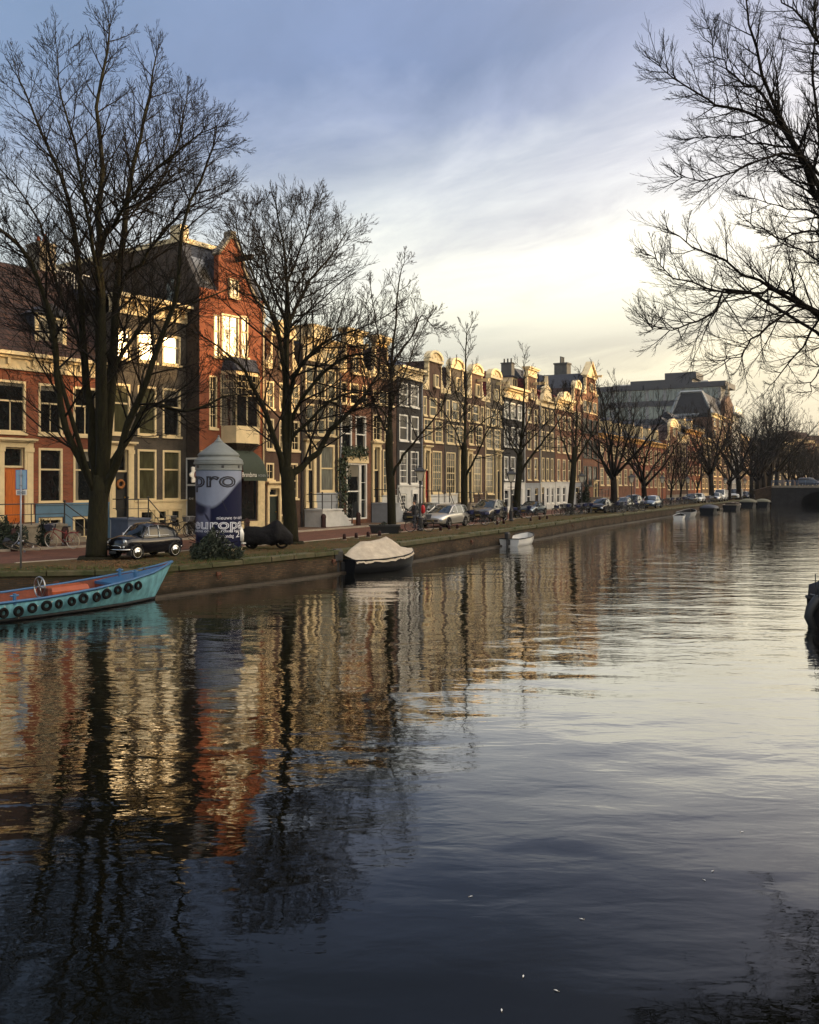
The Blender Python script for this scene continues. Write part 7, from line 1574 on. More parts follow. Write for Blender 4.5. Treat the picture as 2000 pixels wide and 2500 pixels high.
# advertising column
def peperbus():
    d = 39.4; o = P(534, 1340, d); o.z = SZ; r = empty('advertising_column', o, 0, 'round grey-capped advertising column with a blue poster reading pro and europa', 'advertising column'); z = lambda py: CZ - (py - HY) / FX * d - SZ
    Rr = .965; q = MB(); q.lathe([(1.02, 0), (1.02, z(1338)), (Rr, z(1337))], 40); q.build('plinth', STONE_L, r)
    CAPM = mat('grey_painted_metal', rgb(112, 117, 116), .55, var=.12, scale=2)
    q = MB(); q.lathe([(Rr - .01, z(1149)), (1.0, z(1148)), (1.0, z(1146)), (.99, z(1145)), (.99, z(1135)), (1.06, z(1134)), (1.06, z(1129)), (1.03, z(1128)), (1.03, z(1124)), (.98, z(1121)), (.86, z(1116.5)), (.86, z(1114)), (.89, z(1113)), (.89, z(1110)), (.85, z(1108.5)), (.84, z(1107)), (.70, z(1101)), (.50, z(1092)), (.26, z(1082)), (.19, z(1080)), (.20, z(1078.5)), (.12, z(1074)), (.06, z(1069)), (.03, z(1066)), (.05, z(1064.5)), (.01, z(1062))], 40); cp = q.build('cap', CAPM, r); smooth_by_angle(cp, 25)
    q = MB()
    for px_ in (491, 555, 588): 
        a = math.asin((px_ - 534) / 57.5); c = -math.pi / 2 + a; p = Vector((math.cos(c), math.sin(c), 0)); t = Vector((-p.y, p.x, 0)) * .055
        zc = z(1140); q.loft([[p * .985 + t * sx + Vector((0, 0, zc + sz * .055)) for sx, sz in ((-1, -1), (1, -1), (1, 1), (-1, 1))], [p * .997 + t * sx + Vector((0, 0, zc + sz * .055)) for sx, sz in ((-1, -1), (1, -1), (1, 1), (-1, 1))]])
    q.build('vent', BLACK, cp)
    # printed poster: navy ground, a pale hat shape and half a shaded face, as printed ink
    na, nz = 150, 150; zt, zb = z(1149.5), z(1336); me = bpy.data.meshes.new('poster'); v = []; f = []; col = []
    rng = random.Random(2)
    for j in range(nz + 1):
        for i in range(na + 1):
            th = -math.pi * .62 + math.pi * 1.24 * i / na; c = -math.pi / 2 + th; v.append(((Rr + .006) * math.cos(c), (Rr + .006) * math.sin(c), zb + (zt - zb) * j / nz))
            u = math.sin(th) if abs(th) < math.pi / 2 else math.copysign(1.0 + abs(th) - math.pi / 2, th); w = 1 - j / nz      # u -1..1 across, w 0 top .. 1 bottom
            navy = Vector(rgb(11, 16, 46)); C0 = navy.copy(); m = lambda a, b, t: a.lerp(b, max(0, min(1, t)))
            bl = math.sin(u * 9 + w * 7) * .5 + math.sin(u * 23 - w * 15) * .25
            # hat / pale paper
            e = .47 - .30 * max(0, u + .1) ** 1.6 - .12 * max(0, -u - .3); dd = (e - w) / .05
            if u > .2: dd = min(dd, (.16 + 1.0 * max(0, 1.02 - u) ** .55 * .42 - w) / .04 + .5)
            C0 = m(C0, Vector(rgb(126, 134, 154)) * (1 + .07 * bl), dd + .5)
            # face below the hat, left
            if w > .40 and u < -.02:
                fx = (-.12 - u - .25 * max(0, w - .60)) / .09; C1 = Vector(rgb(88, 90, 112)) * (1 + .22 * bl)
                C1 = m(C1, Vector(rgb(30, 32, 52)), 1.3 - ((u + .62) ** 2 / .10 + (w - .50) ** 2 / .006)); C1 = m(C1, Vector(rgb(34, 34, 54)), 1.4 - ((u + .35 - (w - .58) * 2.0) ** 2 / .004 + (w - .60) ** 2 / .003))
                C1 = m(C1, navy, (w - .72) / .14); C1 = m(C1, Vector(rgb(26, 28, 60)), (-.75 - u) / .2)
                C0 = m(C0, C1, min(fx, (w - .43) / .05))
            # pipe-thin stroke
            t_ = (w - .38) / .15
            if 0 < t_ < 1 and abs(u - (.34 + .22 * t_)) < .014: C0 = Vector(rgb(40, 40, 46))
            C0 *= 1 + rng.uniform(-.04, .04); col.append((C0.x, C0.y, C0.z, 1))
    for j in range(nz):
        for i in range(na): a = j * (na + 1) + i; f.append((a, a + 1, a + na + 2, a + na + 1))
    me.from_pydata(v, [], f); at = me.color_attributes.new('print', 'FLOAT_COLOR', 'POINT'); at.data.foreach_set('color', [x for c in col for x in c])
    pm, nt, b = newmat('printed_poster'); vn = N(nt, 'ShaderNodeVertexColor'); vn.layer_name = 'print'; nt.links.new(vn.outputs[0], b.inputs['Base Color']); b.inputs['Roughness'].default_value = .6; b.inputs['Specular IOR Level'].default_value = .15
    me.materials.append(pm); po = bpy.data.objects.new('poster', me); C.objects.link(po); po.parent = r; me.polygons.foreach_set('use_smooth', [True] * len(me.polygons))
    q = MB(); q.lathe([(Rr, zb - .02), (Rr, zt + .02)], 40); q.build('drum', BLUEPL, r, smooth=True)
    def wrap(body, px0, px1, py0, py1, m, outline=0.0, name='lettering', off=.012):
        """set type round the drum so that it spans px0..px1; py0 top and py1 foot of the small letters"""
        t = text_mesh(body, 1.0, outline / .6 if outline else 0); bm = bmesh.new(); bm.from_mesh(t)
        if not outline: bmesh.ops.subdivide_edges(bm, edges=[e for e in bm.edges if e.calc_length() > .12], cuts=3, use_grid_fill=False)
        xs = [q_.co.x for q_ in bm.verts]; a0, a1 = [math.asin(max(-1, min(1, (p_ - 534) / 55))) if abs(p_ - 534) <= 55 else math.copysign(math.pi / 2 + (abs(p_ - 534) - 55) / 55, p_ - 534) for p_ in (px0, px1)]
        x0, x1 = min(xs), max(xs); hh = (z(py0) - z(py1)) / .5
        for q_ in bm.verts:
            th = a0 + (a1 - a0) * (q_.co.x - x0) / (x1 - x0); c = -math.pi / 2 + th; zz = z(py1) + q_.co.y * hh; rr_ = Rr + off + (q_.co.z * .3 if outline else 0); q_.co = Vector((rr_ * math.cos(c), rr_ * math.sin(c), zz))
        bm.to_mesh(t); bm.free(); t.materials.append(m); o_ = bpy.data.objects.new(name, t); C.objects.link(o_); o_.parent = po; return o_
    INK = mat('black_ink', (.012, .012, .02), .5, var=0); INKW = mat('white_ink', rgb(205, 206, 214), .5, var=0)
    wrap('vpro', 462, 581, 1162, 1188, INK, outline=.018); wrap('in europa', 452, 589, 1272, 1289, INKW, outline=.016)
    wrap('nieuwe tv-serie', 541, 592, 1260.5, 1266.5, INKW); wrap('geschiedenis op heterdaad betrapt', 470, 592, 1292, 1297, INKW); wrap('elke zondag', 535, 577, 1304, 1310, INKW); wrap('2', 581, 587, 1300, 1310, INKW); wrap('in samenwerking met', 541, 575, 1325, 1327.5, INKW)
peperbus()
# dark shrub at the foot of the column, planter tubs
def bush(name, label, loc, rx, ry, rz, n, sz, seed, cat='shrub', tub=False, group=None):
    rng = random.Random(seed); r = empty(name, loc, 0, label, cat, group); q = MB()
    def fn():
        while True:
            x, y, z = (rng.uniform(-1, 1) for _ in range(3))
            if x * x + y * y + z * z < 1 and z > -.55: break
        k_ = .75 + .35 * math.sin(3 * math.atan2(y, x) + seed) ; return (x * rx * k_, y * ry * k_, (z + .55) / 1.55 * rz * (.85 + .25 * math.sin(5 * x + seed)))
    leafy(q, n, fn, sz, rng); q.build('foliage', SHRUB, r, recalc=False); q = MB()
    for i in range(14):
        a = rng.uniform(0, 6.28); e = rng.uniform(.3, .9); q.tube([(0, 0, 0), (rx * .4 * e * math.cos(a), ry * .4 * e * math.sin(a), rz * .5), (rx * e * math.cos(a), ry * e * math.sin(a), rz * rng.uniform(.6, 1.05))], .012, 4)
    q.build('stems', TWIG, r)
    if tub:
        q = MB(); q.loft([[(sx * a, sy * b_, z) for sx, sy in ((-1, -1), (1, -1), (1, 1), (-1, 1))] for a, b_, z in ((rx * .8, ry * .8, 0), (rx * .9, ry * .9, .42), (rx * .96, ry * .96, .43), (rx * .96, ry * .96, .5))]); q.build('planter', BLACK, r)
    return r
bush('shrub', 'dense dark shrub growing at the foot of the advertising column', G(517, 1366), 1.15, .65, 1.1, 4600, .055, 1)
bush('shrub', 'low green plants in a black planter at the third tree trunk', G(940, 1302), .95, .5, .62, 1500, .06, 2, tub=True)
bush('shrub', 'dark ivy clump against the stone stoop behind the signpost', G(20, 1340, SZ + .1), .95, .55, 1.35, 2600, .07, 3)
bush('shrub', 'dark shrub at the right end of the stone stoop beside the red bicycle', G(108, 1333, SZ + .1), .35, .3, 1.2, 900, .06, 4)
bush('shrub', 'front garden shrub between the second elm and the white stoop', P(748, 1285, 60.5) * 1 + Vector((0, 0, SZ + .1 - P(748, 1285, 60.5).z)), 1.1, .8, 1.5, 2400, .08, 5)
bush('shrub', 'brown-leaved shrub climbing beside the third lamp post', gp(1428, 101), .8, .7, 3.0, 1800, .12, 6)
# signpost
def sign():
    o = G(51, 1388); r = empty('signpost', o, 0, 'thin grey steel signpost seen from behind with a blue-edged plate', 'signpost'); d = o.y; z = lambda py: CZ - (py - HY) / FX * d - SZ; GALV = mat('galvanised_steel', rgb(128, 132, 138), .45, .6, var=.12, scale=6)
    q = MB(); q.tube([(0, 0, 0), (0, 0, z(1146))], .032, 10); q.build('pole', GALV, r, smooth=True)
    q = MB(); w = 13 / FX * d; q.box(-w, w * .9, .034, .045, z(1194), z(1148)); q.build('plate', mat('sign_back', rgb(120, 150, 172), .5, .3, var=.08), r, bevel=.008); q = MB(); q.box(-w - .02, w * .9 + .02, .0455, .06, z(1195), z(1147)); q.build('plate_rim', mat('sign_blue', rgb(28, 74, 140), .4, var=.05), r)
    q = MB(); q.box(-w, w, .034, .05, z(1209), z(1196)); s2 = q.build('lower_plate', WHITE, r, bevel=.006); q = MB(); q.box(-w * .8, w * .8, .028, .0335, z(1207), z(1198)); q.build('panel', GALV, s2)
    q = MB()
    for py in (1160, 1185, 1202): q.box(-.05, .05, -.036, .033, z(py) - .02, z(py) + .02)
    q.build('clamp', GALV, r)
sign()
# tiny litter and leaves lying about
# ---------------------------------------------------------------- the person by the bicycle
def person():
    d = 58.5; o = P(1012, 1297, d); o.z = SZ + .01; r = empty('person', o, R(200), 'person in dark winter clothes standing beside a bicycle next to the lamp post', 'person')
    J = {}; V = []; E = []; RAD = []
    def j(n, p, rad, par=None):
        J[n] = len(V); V.append(p); RAD.append(rad)
        if par is not None: E.append((J[par], J[n]))
    j('pel', (0, 0, .95), .15); j('bel', (0, 0, 1.12), .15, 'pel'); j('che', (.01, 0, 1.32), .17, 'bel'); j('nb', (0, 0, 1.47), .085, 'che'); j('nk', (.02, 0, 1.54), .058, 'nb'); j('jaw', (.035, 0, 1.60), .07, 'nk'); j('hd', (.02, 0, 1.68), .098, 'jaw'); j('top', (.0, 0, 1.76), .07, 'hd')
    for s in (-1, 1):
        n = 'L' if s > 0 else 'R'; st = .12 * s
        j(n + 'hip', (0, .10 * s, .90), .115, 'pel'); j(n + 'kn', (.03 + st * .6, .11 * s, .50), .072, n + 'hip'); j(n + 'an', (-.02 + st * .6, .12 * s, .10), .045, n + 'kn'); j(n + 'ft', (.14 + st * .6, .13 * s, .045), .042, n + 'an')
        j(n + 'sh', (0, .20 * s, 1.42), .075, 'che'); j(n + 'el', (.06, .27 * s, 1.16), .056, n + 'sh'); j(n + 'wr', (.28, .22 * s, 1.05), .036, n + 'el'); j(n + 'pm', (.35, .21 * s, 1.05), .036, n + 'wr')
        for k_, (dy, ln) in enumerate(((-.03, .062), (-.010, .075), (.012, .07), (.030, .055))): j(n + 'f%d' % k_, (.385, (.21 + dy) * s, 1.055), .011, n + 'pm'); j(n + 'g%d' % k_, (.385 + ln * .7, (.21 + dy) * s, 1.03), .009, n + 'f%d' % k_)
        j(n + 't0', (.33, .17 * s, 1.06), .012, n + 'pm'); j(n + 't1', (.37, .155 * s, 1.05), .010, n + 't0')
    me = bpy.data.meshes.new('body'); me.from_pydata(V, E, []); ob = bpy.data.objects.new('body', me); C.objects.link(ob); md = ob.modifiers.new('s', 'SKIN')
    for i, sv in enumerate(me.skin_vertices[0].data): sv.radius = (RAD[i], RAD[i]); sv.use_root = (i == 0)
    ob.modifiers.new('u', 'SUBSURF').levels = 2
    dg = bpy.context.evaluated_depsgraph_get(); m2 = bpy.data.meshes.new_from_object(ob.evaluated_get(dg)); bpy.data.objects.remove(ob)
    o2 = bpy.data.objects.new('body', m2); C.objects.link(o2); o2.parent = r; m2.materials.clear()
    for m in (mat('skin', rgb(196, 150, 122), .55, var=.05), mat('dark_wool_coat', (.013, .014, .018), .9, var=.2), mat('dark_denim', (.02, .024, .035), .9, var=.2), SADD): m2.materials.append(m)
    for p in m2.polygons:
        c = p.center; p.use_smooth = True
        p.material_index = 3 if c.z < .10 else 2 if c.z < .88 else 0 if (c.z > 1.53 or c.x > .305) else 1
    q = MB(); q.ball((-.012, 0, 1.715), .112, 14, 9, (1.02, .95, .92)); hr = q.build('hair', mat('brown_hair', (.03, .02, .013), .7, var=.3), r, smooth=True)
    q = MB()
    for s in (-1, 1): q.ball((.105, .034 * s, 1.675), .012, 6, 4); 
    q.ball((.115, 0, 1.615), .016, 6, 4, (.5, 1.6, .5)); q.build('face_features', BLACK, r); q = MB(); q.ball((.128, 0, 1.645), .018, 6, 5, (1.1, .7, 1.2)); q.ball((.0, .1, 1.66), .028, 6, 5, (.7, .4, 1.2)); q.ball((.0, -.1, 1.66), .028, 6, 5, (.7, .4, 1.2)); q.build('nose_and_ears', bpy.data.materials['skin'], r, smooth=True)
    q = MB(); q.torus((.0, 0, 1.49), .085, .045, 'z', 16, 6); q.build('scarf', mat('pale_scarf', rgb(120, 112, 104), .9, var=.2), r, smooth=True)
person()
# ---------------------------------------------------------------- boats
def wpt(px, py): return G(px, py, 0.0)
def hull(secs, name, m, parent, thick=.05, inner=None, keelz=-.25):
    """secs: (x, half beam, gunwale z, chine factor); an open shell with an inside"""
    def ring(x, b, z, f, ins=0.0, zz=0.0):
        b = max(b - ins, .01); k0 = max(0.0, (x - 9.0) / 3.75) if x > 9 else 0.0; rk = -.75 * k0 * k0; ring_ = [(x, -b, z - zz), (x, -b * .97, z * .55), (x, -b * f, .02 + ins), (x, -b * f * .55, keelz + ins), (x, 0, keelz - .05 + ins), (x, b * f * .55, keelz + ins), (x, b * f, .02 + ins), (x, b * .97, z * .55), (x, b, z - zz)]
        return [(px_ + rk * max(0.0, 1 - pz / max(z, .01)), py_, pz) for px_, py_, pz in ring_]
    q = MB(); q.loft([ring(*s) for s in secs], close=False, caps=False); a = q.v[:9]; q.quad(*a); q.quad(*q.v[-10 if False else len(q.v) - 18:len(q.v) - 9]) if False else None
    o = q.build(name, m, parent, recalc=True); smooth_by_angle(o, 45)
    q = MB(); q.loft([ring(s[0] + (thick if i == 0 else -thick * 2 if i == len(secs) - 1 else 0), s[1], s[2], s[3], thick, .01) for i, s in enumerate(secs)], close=False, caps=False); i_ = q.build('inside', inner or m, parent); smooth_by_angle(i_, 45)
    return o
def strake(secs, dz, r, m, parent, name='gunwale', out=0.0, sides=(-1, 1)):
    q = MB()
    for s_ in sides: q.tube([(x, s_ * (b + out), z + dz) for x, b, z, f in secs], r, 6)
    q.tube([(secs[0][0], -secs[0][1], secs[0][2] + dz), (secs[0][0], secs[0][1], secs[0][2] + dz)], r, 6)
    return q.build(name, m, parent, smooth=True)
def outboard(parent, x, z, m=TRIM, s=1.0):
    q = MB(); q.loft([[(x - .30 * s + dx * s, dy * s, z + .42 * s) for dx, dy in ((-.2, -.12), (.2, -.14), (.2, .14), (-.2, .12))], [(x - .30 * s + dx * s, dy * s, z + .78 * s) for dx, dy in ((-.22, -.13), (.22, -.15), (.22, .15), (-.22, .13))], [(x - .30 * s + dx * s, dy * s, z + .90 * s) for dx, dy in ((-.14, -.09), (.14, -.1), (.14, .1), (-.14, .09))]])
    q.loft([[(x - .30 * s + dx * s, dy * s, zz) for dx, dy in ((-.08, -.05), (.1, -.05), (.1, .05), (-.08, .05))] for zz in (z + .42 * s, z - .35 * s)]); q.box(x - .12 * s, x + .08, -.1 * s, .1 * s, z - .02, z + .35 * s); q.tube([(x - .1 * s, 0, z + .55 * s), (x + .45 * s, .05, z + .6 * s)], .025, 6)
    return q.build('outboard_motor', m, parent, bevel=.02)
BLUE = mat('turquoise_hull_paint', rgb(100, 154, 168), .6, var=.38, scale=3.5, stretch=(1.6, 1, .5), bump=.004, bscale=8); BLUE2 = mat('bright_blue_paint', rgb(34, 82, 122), .45, var=.14, scale=2); ORNG = mat('orange_red_paint', rgb(98, 40, 17), .7, var=.4, scale=4); ORNG2 = mat('sunlit_orange_box', rgb(136, 60, 24), .5, var=.15, scale=3)
TARP = mat('cream_tarpaulin', rgb(170, 158, 140), .85, var=.2, scale=2.2, bump=.06, bscale=5); HULLD = mat('dark_hull_paint', (.006, .007, .009), .5, var=.3, spec=.2); HULLW = mat('white_gelcoat', rgb(200, 200, 198), .3, var=.06, coat=.4); HULLG = mat('grey_white_hull', rgb(128, 130, 130), .4, var=.12); NAVY = mat('navy_cover', rgb(24, 30, 44), .6, var=.2, bump=.02, bscale=4); CANVG = mat('drab_tarpaulin', rgb(84, 82, 66), .85, var=.25, scale=1.5, bump=.05, bscale=3)
# long blue workboat with tyre fenders
a, b_ = wpt(398, 1461), wpt(0, 1523); dv = (a - b_); dv.z = 0; dv.normalize(); Lb = 12.6
nrm = Vector((-dv.y, dv.x, 0)); stem = a + dv * .25; bc = b_ + nrm * 1.2; dv = (a - bc); dv.z = 0; dv.normalize()
r = empty('workboat', (stem.x - dv.x * Lb, stem.y - dv.y * Lb, 0), math.atan2(dv.y, dv.x), 'long turquoise open workboat with an orange inside and a row of tyres on its side', 'boat')
SEC = [(0, .8, .70, .8), (1.0, .98, .62, .85), (3, 1.12, .55, .88), (5.5, 1.18, .53, .88), (7.5, 1.15, .56, .86), (9.2, 1.02, .66, .8), (10.6, .80, .80, .68), (11.6, .52, .93, .5), (12.3, .22, 1.08, .35), (12.75, .02, 1.20, .5)]
hull(SEC, 'hull', BLUE, r, .07, ORNG); strake(SEC, .01, .045, BLUE2, r)
q = MB()
for s_ in (-1, 1): q.tube([(x - (.72 * ((x - 9) / 3.75) ** 2 if x > 9 else 0), s_ * (b * f + (b * .97 - b * f) * (.10 / (z * .55)) + .004), .05) for x, b, z, f in SEC], .055, 6)
q.build('boot_top', HULLD, r, smooth=True)
q = MB(); fl = [(s[0], s[1] * .84 - .05) for s in SEC if s[0] <= 9.3]
for (x0, b0), (x1, b1) in zip(fl, fl[1:]): q.quad((x0 + .05, -b0 * .92, .10), (x1, -b1 * .92, .10), (x1, b1 * .92, .10), (x0 + .05, b0 * .92, .10))
q.build('floor', ORNG, r)
q = MB(); dk = [(10.3, .83, .70), (10.9, .71, .81), (11.6, .50, .91), (12.3, .2, 1.06), (12.6, .06, 1.14)]
for (x0, b0, z0), (x1, b1, z1) in zip(dk, dk[1:]): q.quad((x0, -b0, z0), (x1, -b1, z1), (x1, b1, z1), (x0, b0, z0))
q.quad((10.3, -.83, .70), (10.3, .83, .70), (10.3, .55, .25), (10.3, -.55, .25)); q.build('foredeck', BLUE2, r)
q = MB(); q.quad((10.295, -.80, .62), (10.295, .80, .62), (10.295, .52, .25), (10.295, -.52, .25)); q.build('bulkhead', ORNG, r)
q = MB()
for x, y, z in ((11.0, -.42, .82), (11.0, .42, .82), (6.6, -1.14, .52)): q.tube([(x, y, z - .05), (x, y, z + .26)], .05, 8); q.tube([(x - .12, y, z + .2), (x + .12, y, z + .2)], .03, 6)
q.build('mooring_bitt', BLUE2, r)
q = MB(); tn = []
for i in range(26):
    x = .8 + i * .42
    if x > 11.1: break
    for (s0, s1) in zip(SEC, SEC[1:]):
        if s0[0] <= x <= s1[0]:
            t = (x - s0[0]) / (s1[0] - s0[0]); bb = s0[1] + (s1[1] - s0[1]) * t; zz = s0[2] + (s1[2] - s0[2]) * t; an = math.atan2(s1[1] - s0[1], s1[0] - s0[0]); tn.append((x, bb, zz, an))
for x, bb, zz, an in tn:
    q = MB(); q.torus((0, 0, 0), .125, .058, 'y', 18, 8); t_ = q.build('tyre', TYRE, r, smooth=True); jt = random.Random(int(x * 100)); t_.location = (x + jt.uniform(-.05, .05), -bb - .055, zz - .22 + jt.uniform(-.05, .03)); t_.rotation_euler = (.06 + jt.uniform(-.12, .12), jt.uniform(0, 3), -an + jt.uniform(-.2, .2)); t_.scale = (jt.uniform(.76, .92),) * 3
    k_ = MB(); k_.tube([(0, .03, .12), (0, .05, .24)], .012, 4); k_.build('rope', TARP, t_)
q = MB(); q.loft([[(8.15, y, z) for y, z in ((-.42, .1), (-.42, .62), (-.3, .74), (.3, .74), (.42, .62), (.42, .1))], [(9.4, y, z) for y, z in ((-.40, .1), (-.40, .64), (-.28, .76), (.28, .76), (.40, .64), (.40, .1))]]); q.build('engine_box', ORNG2, r, bevel=.02)
q = MB(); q.torus((7.9, -.15, .78), .30, .025, 'x', 24, 6)
for i in range(3): a_ = i * math.pi / 3; q.tube([(7.9, -.15 - .3 * math.cos(a_), .78 - .3 * math.sin(a_)), (7.9, -.15 + .3 * math.cos(a_), .78 + .3 * math.sin(a_))], .015, 5)
q.tube([(7.9, -.15, .78), (8.1, -.15, .7)], .05, 8); q.build('steering_wheel', STEEL, r, smooth=True)
q = MB(); q.box(8.0, 8.14, -.42, .2, .1, .74); q.build('console', ORNG, r, bevel=.01); q = MB()
for x in (3.2, 5.4, 10.0): bw_ = 1.0 if x < 9 else .62; q.box(x, x + .3, -bw_, bw_, .30, .34)
q.build('thwart', ORNG, r, recalc=False)
q = MB(); q.tube([(12.5, .1, 1.0), (13.4, 1.0, .62), (14.0, 1.5, .55)], .015, 5); q.build('mooring_rope', TARP, r)
# the boat under a cream tarpaulin
def boat(name, label, px, py, rz, secs, m, inner=None, gun=None, scale=1.0, off=.6):
    p = wpt(px, py); v = sdir(p.y); p = p + Vector((-v.y, v.x, 0)) * off; A = math.atan2(v.y, v.x) + rz
    r = empty(name, (p.x, p.y, 0), A, label, 'boat', 'boats moored along the quay'); r.scale = (scale,) * 3; hull(secs, 'hull', m, r, .05, inner or m); strake(secs, .01, .03, gun or m, r); return r
S1 = [(-2.3, .84, .62, .88), (-1.6, .94, .60, .9), (-.4, 1.0, .60, .9), (.8, .95, .66, .85), (1.6, .74, .74, .7), (2.1, .42, .82, .5), (2.4, .05, .90, .5)]
r = boat('covered_boat', 'dark motor boat under a peaked cream tarpaulin with an outboard at its stern', 948, 1392, -.20, S1, HULLD, scale=.92, off=.55); rng = random.Random(6)
q = MB(); ridge = [(-2.25, .85), (-1.75, 1.15), (-1.2, 1.42), (-.5, 1.42), (.2, 1.50), (.55, 1.60), (1.0, 1.40), (1.6, 1.05), (2.1, .95), (2.38, .95)]; secs_ = []
def bz(x):
    for s0, s1 in zip(S1, S1[1:]):
        if s0[0] <= x <= s1[0]: t = (x - s0[0]) / (s1[0] - s0[0]); return s0[1] + (s1[1] - s0[1]) * t, s0[2] + (s1[2] - s0[2]) * t
    return .05, .9
fine = []
for (x0, z0), (x1, z1) in zip(ridge, ridge[1:]):
    for k_ in range(4): fine.append((x0 + (x1 - x0) * k_ / 4, z0 + (z1 - z0) * k_ / 4))
fine.append(ridge[-1])
for x, zr in fine:
    bb, zg = bz(x); row = []
    for j_ in range(-8, 9):
        f = abs(j_) / 8; y = (bb + .05) * f; sag = (.10 + .03 * math.sin(x * 9)) * math.sin(math.pi * min(f, 1)) ; z = zr + (zg + .02 - zr) * (f ** .9) - sag * (zr - zg) * .6
        if abs(j_) == 8: z = zg - .10 - .03 * math.sin(x * 7.3 + math.sin(x * 3)) - .05 * rng.random()
        row.append((x, y * (1 if j_ >= 0 else -1) + (0), z + rng.uniform(-.006, .006)))
    secs_.append(row)
q.loft(secs_, close=False, caps=False); q.build('tarpaulin', TARP, r, smooth=True); outboard(r, -2.35, .12, s=1.15)
# small white dinghy
S2 = [(-1.7, .58, .42, .85), (-1.0, .68, .42, .88), (0, .72, .44, .88), (.9, .62, .50, .8), (1.5, .40, .58, .6), (1.8, .05, .64, .5)]
r = boat('dinghy', 'small white open dinghy with a black rim and tilted outboard', 1247, 1329, .0, S2, HULLW, HULLW, TRIM, 1.1, off=-.55); outboard(r, -1.75, .1, s=.8); q = MB()
for x in (-.9, .5): q.box(x, x + .25, -.6, .6, .24, .28)
q.build('thwart', HULLW, r, recalc=False)
r = boat('sloop', 'grey-white open sloop moored in front of a small white tender', 1667, 1262, .0, [(a * 1.5, b * 1.5, c * 1.5, d) for a, b, c, d in S2], HULLG, HULLD, HULLG, .95, off=-.5); q = MB(); q.box(-1.2, .2, -.8, .8, .5, .56); q.build('thwart', STONE, r)
r = boat('tender', 'tiny white tender floating behind the stern of the grey-white sloop', 1650, 1267, .1, S2, HULLW, HULLD, HULLW, .9, off=-.4); q = MB(); q.box(-.2, .1, -.6, .6, .2, .26); q.build('thwart', HULLW, r)
def covered_boat(label, px, py, sc, cm, hm, off=1.0, prof=((-2.3, .75), (-1.6, .95), (-.2, 1.08), (1.0, 1.0), (1.8, .92), (2.35, .92))):
    r = boat('covered_boat', label, px, py, 0, S1, hm, scale=sc, off=off); q = MB(); se = []
    for x, z in prof:
        bb, zg = bz(x); se.append([(x, (bb + .03) * math.cos(t) * (1 if True else 0), zg + (z - zg) * math.sin(t)) for t in [math.pi * k_ / 10 for k_ in range(11)]])
    q.loft(se, close=False, caps=True); q.build('canopy', cm, r, smooth=True); q = MB()
    for i in range(3): q.torus((-1.0 + i * 1.1, -(bz(-1.0 + i * 1.1)[0] + .09), .42), .14, .06, 'y', 14, 6)
    q.build('fender', TYRE, r, smooth=True); return r
covered_boat('dark boat with a rounded navy cover moored behind the grey-white sloop', 1752, 1253, 1.1, NAVY, HULLD)
r = boat('launch', 'low dark open launch moored between the navy covered boat and the barges', 1805, 1244, 0, [(a * 1.2, b * 1.1, c * 1.1, d) for a, b, c, d in S1], HULLD, STONE, TARP, 1.1, off=1.0); q = MB(); q.box(-1.8, 1.2, -.7, .7, .5, .95); q.build('seat', BR_DARK, r, bevel=.05)
covered_boat('big barge under drab tarpaulins, the nearer of the pair by the bridge', 1852, 1238, 1.35, CANVG, HULLD, 1.6)
covered_boat('big barge under drab tarpaulins, the farther of the pair by the bridge', 1884, 1236, 1.25, CANVG, HULLD, 1.4)
# the dark boat poking in at the right edge
p = wpt(1982, 1530); r = empty('motor_boat', (p.x, p.y, 0), R(4), 'black motor boat poking in at the right edge with two thin poles and outboard', 'boat')
S3 = [(.25, .75, .72, .9), (1.0, .86, .70, .9), (2.4, .92, .70, .9), (3.8, .82, .78, .8), (4.8, .5, .9, .6), (5.3, .05, 1.0, .5)]
hull(S3, 'hull', HULLD, r, .05, HULLD); strake(S3, .0, .05, TRIM, r)
q = MB(); q.quad((.25, -.75, .72), (.25, .75, .72), (.25, .68, .02), (.25, -.68, .02)); q.build('transom', HULLD, r)
q = MB(); q.tube([(.22, -.2, .78), (.02, -.22, .74), (-.14, -.22, .52), (-.20, -.22, .30), (-.10, -.2, .08), (.02, -.2, -.2)], [.10, .13, .13, .12, .10, .08], 10); q.build('outboard_motor', TRIM, r, smooth=True)
q = MB(); q.loft([[(.18, y, z) for y, z in ((-.55, .75), (-.5, 1.08), (-.2, 1.16), (.2, 1.16), (.5, 1.08), (.55, .75))], [(.75, y, z) for y, z in ((-.6, .75), (-.55, 1.22), (-.2, 1.34), (.2, 1.34), (.55, 1.22), (.6, .75))], [(1.6, y, z) for y, z in ((-.6, .75), (-.5, 1.1), (-.2, 1.2), (.2, 1.2), (.5, 1.1), (.6, .75))]]); q.build('cockpit_cover', NAVY, r, smooth=True)
q = MB(); q.quad((.17, -.42, .82), (.17, .42, .82), (.30, .36, 1.08), (.30, -.36, 1.08)); q.build('windscreen', HULLG, r)
q = MB(); q.tube([(.05, -.30, .55), (.03, -.30, 1.28)], .012, 6); q.tube([(.15, .05, .6), (.13, .05, 1.42)], .014, 6); q.build('pole', IRON, r)
